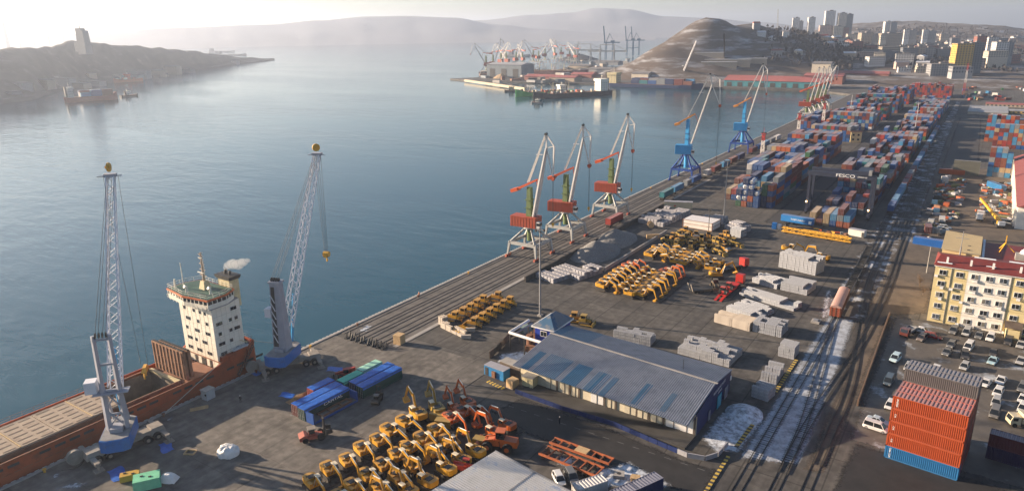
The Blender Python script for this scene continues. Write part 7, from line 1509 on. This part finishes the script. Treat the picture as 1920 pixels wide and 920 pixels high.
for i, (px, py, w_, h, c, rr) in enumerate(((1090, 132, 45, 9, "tan", 0), (1130, 138, 50, 8, "grey", 0), (1180, 140, 40, 9, "cream", 0), (1095, 146, 40, 6, "brick", 1), (1140, 122, 60, 7, "slate", 0), (1060, 152, 45, 6, "tan", 1), (1205, 150, 28, 10, "cream", 0), (1015, 150, 50, 6, "brick", 1), (1540, 150, 26, 24, "cream", 0), (1545, 158, 50, 12, "brick", 1), (1610, 150, 80, 10, "brick", 1), (1660, 146, 60, 8, "grey", 0), (1720, 150, 60, 7, "slate", 0))):
    p = at(px, py); shed(p.x-w_/2, p.x+w_/2, p.y-12, p.y+14, h, 3, M("city "+c, CITYC[c], .8), PINK if rr else M("city roof", (.16, .15, .15), .9), f"{c} shed on the far waterfront, {nth(i)} from the promontory")
p = at(1790, 175); tower(1850, 222, 205, 60, 800, "cream", "flat pale roofed depot beyond the inland containers", depth=60, rz=0, win=False, name="depot", roof=M("pale shed roof", (.3, .3, .31), .7))
tower(1890, 205, 195, 70, 860, "tan", "long tan depot with red roof and dark windows", depth=16, rz=0, name="depot", roof=PINK); tower(1895, 217, 207, 70, 800, "ochre", "second long tan depot row at the right edge", depth=14, rz=0, name="depot", roof=M("pale shed roof"))
for i in range(26):
    px, py = rnd.uniform(1800, 1890), rnd.uniform(158, 190); p = at(px, py); tag(link("far_vehicle", C20, None, p, rnd.uniform(0, 3), rnd.choice(list(CCOL.values()))), "boxy vehicle or box among many in the far depot", "vehicle", "boxes and vehicles in the far depot")
for i in range(16):
    t = i/15; px = 1872+(t*60 if t < .5 else 30+ (t-.5)*110); py = 150+ t*28; p = at(px, py); container(p, radians(-20-40*t), rnd.choice(["tan", "white", "orange", "grey"]), f"pale wagon of the curved train in the far rail yard, {nth(i)}", "wagons of the curved train", True, False)
# coal and ore heaps on the promontory
heap("coal_heap", at(958, 142), 40, 26, 13, DKST, "dark coal heap beside the far portal cranes", 2.0); heap("ore_heap", at(940, 147), 16, 12, 8, M("tan ore", (.34, .24, .14), .9), "tan ore heap in front of the coal", 5.0); heap("coal_heap", at(1085, 112), 60, 40, 16, DKST, "large coal heap under the bridge gantry", 6.0)
m = MB(); p0, p1 = at(872, 152), at(985, 168); m.bar(p0+Vector((0, 0, .8)), p1+Vector((0, 0, .8)), 3, 3.4); struct("far_breakwater", m, M("tan concrete", (.42, .36, .26), .8, var=.2))  # breakwater in pale tan concrete
# far portal cranes on the promontory
KP = dict(ring=11, house=16, hx=-1.5, hl=8, tower=25, cw=(-9, 27), lever=(4, 29), jf=(2, 16), jt=(14, 36), tip=(15, 41), bm=(19, 38), be=(22, 27), tie=(-.5, 28))
FP = "portal cranes on the far promontory"
for i, (px, py, a, k) in enumerate(((912, 140, 200, KP), (925, 138, 30, dict(KP, jt=(11, 40), tip=(11, 46), bm=(15, 43), be=(17, 30))), (940, 132, -10, KP), (950, 131, 170, dict(KP, jt=(18, 33), tip=(20, 38), bm=(26, 36), be=(30, 26))), (968, 128, 80, KP), (1000, 121, 200, KP), (1022, 118, 20, dict(KP, jt=(18, 33), tip=(20, 38))), (1040, 116, 150, KP), (1052, 114, 190, KP))):
    portal_crane(tuple(at(px, py)[:2]), radians(a), k, f"grey portal crane on the far promontory, {nth(i)} from its tip", FP, simple=True).scale = (1.35,)*3
for i, (px, py, a, k) in enumerate(((980, 126, 150, KP), (1010, 122, 60, KP), (1068, 118, 10, KP), (1078, 120, 170, KP))): portal_crane(tuple(at(px, py)[:2]), radians(a), dict(k, jt=(16, 34), tip=(17, 39)), f"dark portal crane among the far coal berths, {nth(i)} of four", FP, simple=True).scale = (1.25,)*3
for i in range(34):
    p = at(rnd.uniform(905, 1100), rnd.uniform(136, 156)); p2 = at(rnd.uniform(1060, 1220), rnd.uniform(112, 140))
    for q in (p, p2): m = MB(); m.box(0, 0, 0, rnd.uniform(6, 22), rnd.uniform(5, 12), rnd.uniform(2.5, 8)); tag(link("quay_stack", m.mesh("quay_stack", rnd.choice((DKST, RUST, CHAS, GRYW, STEEL, CONC2))), None, (q.x, q.y, 0), rnd.uniform(0, 3)), "hazy cargo stack or shed on the far coal and ore berths", "cargo stack", "cargo stacks on the far berths")
# ship-to-shore gantries with raised booms; bridge gantry
STS = M("ship crane blue", (.05, .16, .26), .5)
def sts(px, yb, yt, D, label):
    B = far(px, yb, D); T_ = far(px, yt, D); H = T_.z; r = empty("quay_gantry_crane", (B.x, B.y, 0), .3, label, "crane", "blue quay gantry cranes with raised booms"); z1 = H*.52
    for x in (-9, 9):
        for y in (-10, 10): m = MB(); m.bar((x, y, 0), (x, y, z1), 1.6); part("leg", m, STS, r)
    for y in (-10, 10): m = MB(); m.bar((-14, y*.4, z1), (26, y*.4, z1), 1.6, 2.4); part("main_girder", m, STS, r); m = MB(); m.bar((-9, y, z1*.5), (9, y, z1*.5), 1.3); part("portal_beam", m, STS, r)
    m = MB(); m.bar((-12, -3, z1), (-16, -3, H), 1.8, 2.4); m.bar((-12, 3, z1), (-16, 3, H), 1.8, 2.4)
    for t in (.2, .4, .6, .8, 1): m.bar((-12-4*t, -3, z1+(H-z1)*t), (-12-4*t, 3, z1+(H-z1)*t), .9)
    part("raised_boom", m, STS, r); m = MB(); m.bar((-9, 0, z1), (0, 0, z1*1.5), 1.3); m.bar((0, 0, z1*1.5), (12, 0, z1), .8); part("apex_frame", m, STS, r); m = MB(); m.box(8, 0, z1, 10, 7, 5); part("machinery_house", m, STS, r)
sts(1142, 118, 49, 1900, "blue quay gantry with raised boom, first of three"); sts(1181, 105, 49, 2200, "blue quay gantry with raised boom, middle of three"); sts(1192, 105, 50, 2250, "blue quay gantry with raised boom, last of three")
def bridge_gantry(px, py, D, label):
    B = far(px, py, D); r = empty("bridge_gantry", (B.x, B.y, 0), .2, label, "crane", "bridge gantries over the coal")
    for x in (-16, 16):
        for y in (-8, 8): m = MB(); m.bar((x, y, 0), (x, 0, 44), 1.6); part("leg", m, PGRY, r)
    m = MB(); m.bar((-44, 0, 30), (44, 0, 30), 2.5, 3); part("girder", m, PGRY, r); m = MB(); m.bar((-16, 0, 44), (-44, 0, 31), .7); m.bar((16, 0, 44), (44, 0, 31), .7); m.bar((-16, 0, 44), (16, 0, 44), 1.2); part("stay", m, PGRY, r)
bridge_gantry(1095, 112, 1750, "grey bridge gantry over the big coal heap"); bridge_gantry(1138, 116, 1650, "grey bridge gantry nearer the three blue booms")
# tall mobile cranes beside the red roofed shed
for px, py, tipx, tipy, D, l in ((1279, 150, 1306, 77, 1010, "pale lattice boom crane before the bare hill"), (1356, 140, 1358, 63, 1000, "dark upright boom crane before the bare hill")):
    B = at(px, py); T_ = far(tipx, tipy, D); r = empty("mobile_crane", (B.x, B.y, 0), 0, l, "crane"); m = MB(); m.box(0, 0, 0, 12, 7, 5); part("base", m, CBLUE, r); m = MB(); m.bar((0, 0, 5), (0, 0, 22), 3, 3, 2, 2); part("tower", m, WHTP if px < 1300 else DKST, r); m = MB(); lattice(m, (1, 0, 12), (T_.x-B.x, T_.y-B.y, T_.z), 2.6, 1.6, 22, (0, 1, 0), .4); part("boom", m, CWHT if px < 1300 else DKST, r)
# ---- ships
def shipf(name, c, L_, B_, rz, fb, hull, label, house=None, house_at=-.36, hh=14, cargo=None, bowrise=2.5, mast=True, boot=None):
    r = empty(name, (c.x, c.y, -2.2), rz, label, "ship" if L_ > 30 else "boat"); h = L_/2
    def ring(x, w, z): return [(x, -w*.35, -1.5), (x, w*.35, -1.5), (x, w*.47, .4), (x, w*.5, z), (x, -w*.5, z), (x, -w*.47, .4)]
    m = MB(); m.loft([ring(-h, B_*.7, fb+.8), ring(-h*.9, B_, fb+.4), ring(-h*.4, B_, fb), ring(h*.55, B_, fb), ring(h*.8, B_*.75, fb+bowrise*.6), ring(h*.95, B_*.28, fb+bowrise), ring(h, B_*.04, fb+bowrise)]); part("hull", m, hull, r)
    m = MB(); m.box(-L_*.05, 0, fb, L_*.8, B_*.86, .4); part("deck", m, RUST, r)
    hx = L_*house_at; w_ = B_*.85; m = MB(); m.box(hx, 0, fb, max(L_*.1, 4), w_, hh*.8); hs_ = part("superstructure", m, house or WHITE, r); m = MB(); m.box(hx+.5, 0, fb+hh*.8, max(L_*.1, 4)+1, B_, hh*.2); part("bridge", m, house or WHITE, hs_)
    m = MB()
    for k in range(max(2, int(hh/3.4))): m.box(hx, 0, fb+1.2+k*2.9, max(L_*.1, 4)+.15, w_*.9, .9) if False else None
    for k in range(max(2, int(hh/3.4))):
        for i in range(6): m.box(hx+max(L_*.1, 4)/2, -w_*.4+i*w_*.16, fb+1.4+k*2.8, .2, w_*.07, .9); m.box(hx-max(L_*.1, 4)/2, -w_*.4+i*w_*.16, fb+1.4+k*2.8, .2, w_*.07, .9)
        for s in (-1, 1):
            for i in range(3): m.box(hx-max(L_*.1, 4)*.3+i*max(L_*.1, 4)*.3, s*w_/2, fb+1.4+k*2.8, .9, .2, .9)
    part("portholes", m, WROW, hs_, kind='stuff')
    m = MB(); m.box(hx-max(L_*.07, 3), 0, fb, max(L_*.03, 1.6), B_*.3, hh*1.05); part("funnel", m, DKST, r)
    if mast: m = MB(); m.tube((hx, 0, fb+hh), (hx, 0, fb+hh*1.45), .3, 6, .15); m.bar((hx, -2, fb+hh*1.25), (hx, 2, fb+hh*1.25), .3); part("mast", m, WHITE, r)
    if cargo == "containers":
        i = 0; x = -L_*.22
        while x < L_*.36:
            for yy in range(int(B_*.9/2.6)):
                t = rnd.randint(2, 3)
                m = MB(); m.box(x+6.2, -B_*.42+2.6*(yy+.5), fb+.5, 12.1, 2.45, 2.6*t-.1); part("cargo_container", m, rnd.choice([M("far container "+n) for n in ("maroon", "blue", "navy", "teal", "brown", "grey", "sky")]), r)
            x += 12.8
    elif cargo == "holds":
        for k in range(4): m = MB(); m.box(-L_*.2+k*L_*.15, 0, fb, L_*.11, B_*.6, 1.6); part("hatch", m, HATCH, r)
        for k in range(3): m = MB(); x = -L_*.13+k*L_*.16; m.tube((x, 0, fb), (x, 0, fb+hh*.9), .6, 8); m.bar((x, 0, fb+hh*.6), (x+L_*.09, 2, fb+hh*1.1), .5); part("deck_crane", m, CREAM, r)
    elif cargo == "clutter":
        for k in range(26): m = MB(); m.box(rnd.uniform(-L_*.28, L_*.36), rnd.uniform(-B_*.4, B_*.4), fb+.3, rnd.uniform(1, 5), rnd.uniform(.8, 3), rnd.uniform(.6, 3)); part("deck_gear", m, rnd.choice((RUST, CREAM, STEEL, WHITE, PORG)), r)
        for k in range(2): m = MB(); x = L_*(.05+.2*k); m.tube((x, 0, fb), (x, 0, fb+hh*.9), .35, 6); m.bar((x, 0, fb+hh*.4), (x+6, 0, fb+hh*.9), .3); part("derrick", m, CREAM, r)
    return r
def heading(a, b): return atan2(b.y-a.y, b.x-a.x)
RH = M("ship rust red hull", (.26, .07, .045), .6); GH_ = M("ship green hull", (.05, .34, .07), .5); BH_ = M("ship black hull", (.03, .028, .03), .6); NH = M("ship navy hull", (.012, .03, .09), .5)
a_, b_ = at(122, 193, -2.2), at(222, 186, -2.2); shipf("container_ship", (a_+b_)/2, (b_-a_).length*.98, 15, heading(a_, b_), 6, RH, "rust red container ship under way in the hazy bay", M("ship grey white", (.4, .4, .4), .6), -.4, 13, "containers", 4)
a_, b_ = at(226, 183, -2.2), at(259, 180, -2.2); shipf("tug_boat", (a_+b_)/2, (b_-a_).length, 8, heading(a_, b_), 2.2, BH_, "small dark tug beside the departing container ship", None, -.1, 6)
a_, b_ = at(214, 156, -2.2), at(266, 152, -2.2); shipf("moored_ship", (a_+b_)/2, (b_-a_).length, 12, heading(b_, a_), 5, M("ship orange hull", (.42, .11, .03), .5), "orange ship moored under the headland", PORG, .0, 9, "clutter")
a_, b_ = at(963, 182, -2.2), at(1010, 184, -2.2); shipf("green_ship", Vector((a_.x+26, a_.y+32, 0)), 78, 13, radians(232), 5, GH_, "bright green bowed ship moored bow out by the promontory", None, -.3, 8, "clutter", 4)
p_ = at(1012, 186, -2.2); shipf("dark_tanker", Vector((p_.x+20, p_.y+46, 0)), 112, 16, radians(240), 5, BH_, "dark hulled tanker with high white bridge beside the green ship", None, -.38, 15, "clutter", 3)
a_, b_ = at(1103, 168, -2.2), at(1298, 172, -2.2); shipf("container_ship", Vector(((a_.x+b_.x)/2, 962, 0)), (b_-a_).length, 18, 0, 5, NH, "navy hulled container ship moored along the far quay", CREAM, -.43, 15, "containers", 3)
p_ = at(1010, 116, -2.2); q_ = at(1065, 116, -2.2); shipf("bulk_ship", far(1030, 118, 1330), 150, 22, .15, 9, M("ship dull red hull", (.16, .07, .06), .6), "dull red bulk carrier loading behind the grey shed", None, -.4, 14, "holds")
shipf("grey_ship", far(965, 101, 2300), 110, 15, .1, 5, M("ship grey hull", (.2, .2, .22), .6), "pale grey ship at anchor beyond the far cranes", M("ship grey hull"), -.1, 12); shipf("far_ship", far(432, 96, 3000), 130, 18, .4, 6, M("ship grey hull"), "hazy ship at anchor beyond the headland's tip", M("ship grey hull"), -.38, 12); shipf("far_ship", far(415, 90, 3600), 130, 18, .4, 6, M("ship grey hull"), "fainter ship anchored behind the other off the headland", M("ship grey hull"), -.38, 12); shipf("far_ship", far(797, 76, 5200), 160, 22, .3, 8, M("ship tan hull", (.4, .3, .2), .6), "tiny tan ship far out in the bay", CREAM, -.38, 16)
p_ = at(958, 178, -2.2); shipf("harbour_boat", Vector((p_.x-22, p_.y+40, 0)), 26, 7, .3, 1.8, DKST, "small dark harbour boat beside the breakwater", CREAM, -.1, 5)
p_ = at(1002, 194, -2.2); shipf("harbour_boat", Vector((p_.x+4, p_.y, 0)), 14, 5, .2, 1.4, STEEL, "small grey launch before the tanker's bow", WHITE, 0, 3.5)
# ---- things on the headland: tower block, cranes, sheds, bridge beyond
B = far(157, 80, 1500); r = empty("headland_tower", (B.x, B.y, B.z), .2, "large blocky tower building crowning the hazy headland", "building"); HT = M("headland concrete", (.22, .22, .22), .9); m = MB(); m.box(0, 0, -20, 20, 13, 40, tp=.86); part("wall", m, HT, r); m = MB(); m.box(-4, 0, 20, 13, 10, 4); part("top_storey", m, HT, r); m = MB(); m.tube((-4, 0, 24), (-4, 0, 28), .8, 6); part("mast", m, HT, r); m = MB(); m.box(-13, 0, -16, 9, 11, 17); part("annex", m, HT, r)
for i, (px, py, a, s) in enumerate(((343, 128, 20, KP), (62, 160, -30, dict(KP, jt=(18, 33), tip=(20, 38), bm=(26, 36), be=(30, 26))), (112, 150, 30, dict(KP, jt=(16, 35), tip=(17, 40))), (372, 124, 60, KP))): portal_crane(tuple(at(px, py)[:2]), radians(a), s, f"hazy portal crane on the headland, {nth(i)} of four", "portal cranes on the headland", simple=True)
for i in range(22):
    px = 20+i*20+jit(8); py = 186-(px/515)*70-rnd.uniform(3, 14); p = at(px, py, 1); r = empty("headland_shed", (p.x, p.y, 1), rnd.uniform(0, .6), f"hazy waterfront building on the headland, {nth(i)} from the left", "shed", "buildings along the headland's shore"); m = MB(); w_ = rnd.uniform(16, 46); h = rnd.uniform(5, 15); m.box(0, 0, -3, w_, 14, h+3); part("wall", m, M("city "+rnd.choice(("grey", "white", "tan", "slate"))), r); m = MB(); m.box(0, 0, h, w_+1, 15, .6); part("roof", m, M("city roof"), r)
br = empty("suspension_bridge", (0, 0, 0), 0, "faint bridge deck and pylon in the glow behind the headland", "bridge"); m = MB(); a_, b_ = far(-60, 66, 4700), far(150, 66, 5200); m.bar(a_, b_, 10, 4); part("deck", m, HT, br)
for px in (4, -60): T_ = far(px, 38, 4850); m = MB(); m.bar((T_.x, T_.y, -3), T_, 20, 20, 10, 10); part("pylon", m, HT, br)
for px in (34, 62, 90, 118): T_ = far(px, 66.5, 4850+px); m = MB(); m.bar((T_.x, T_.y, -3), (T_.x, T_.y, T_.z-2), 4); part("pier", m, HT, br)
r = empty("radio_mast", (0, 0, 0), 0, "thin lattice radio mast on the skyline left of the towers", "mast"); B, T_ = far(1458, 66, 2000), far(1459, 18, 2000); m = MB(); lattice(m, B-Vector((0, 0, 20)), T_, 4, 1.4, 18, (1, 0, 0), .3); part("lattice", m, PGRY, r)

# steam drifting from the ship's funnel: a small body of scattering vapour
m = MB()
for k, (x, y, z, q) in enumerate(((-6.6, 97.2, 25.4, .8), (-5.9, 97.5, 26.0, 1.2), (-5.0, 98.0, 26.3, 1.5), (-4.0, 98.6, 26.2, 1.5), (-3.0, 99.3, 26.7, 1.2), (-2.2, 100, 27.1, .7))):
    m.loft([[(x+q*1.3*sin(v)*cos(u)*(1+.2*sin(3*u+k)), y+q*sin(v)*sin(u), z-q*.8*cos(v)) for u in [i*pi/5 for i in range(10)]] for v in [.05+j*3.04/6 for j in range(7)]])
o = link("funnel_steam", m.mesh("funnel_steam", None, True)); o["kind"] = 'stuff'; o["label"] = "white steam drifting from the ship's funnel"
sm = bpy.data.materials.new("steam"); sm.use_nodes = True; N = sm.node_tree.nodes; N.clear(); vv = N.new("ShaderNodeVolumePrincipled"); vv.inputs["Density"].default_value = .35; vv.inputs["Color"].default_value = (1, 1, 1, 1); ou = N.new("ShaderNodeOutputMaterial"); sm.node_tree.links.new(vv.outputs[0], ou.inputs["Volume"]); o.data.materials.append(sm)
# ---------------------------------------------------------------- the winter haze over the bay: one closed box of even air
HZ_TOP = 310
mb = MB(); mb.box(-3000, 6250, -7.2, 24400, 18900, HZ_TOP+7.2)
hz = struct("haze", mb, None); hz["kind"] = 'stuff'
m = bpy.data.materials.new("haze air"); m.use_nodes = True; N = m.node_tree.nodes; L = m.node_tree.links; N.clear()
vo = N.new("ShaderNodeVolumePrincipled"); vo.inputs["Density"].default_value = .00015; vo.inputs["Color"].default_value = (.70, .80, 1.0, 1); vo.inputs["Anisotropy"].default_value = .46
ou = N.new("ShaderNodeOutputMaterial"); L.new(vo.outputs[0], ou.inputs["Volume"])
hz.data.materials.append(m)
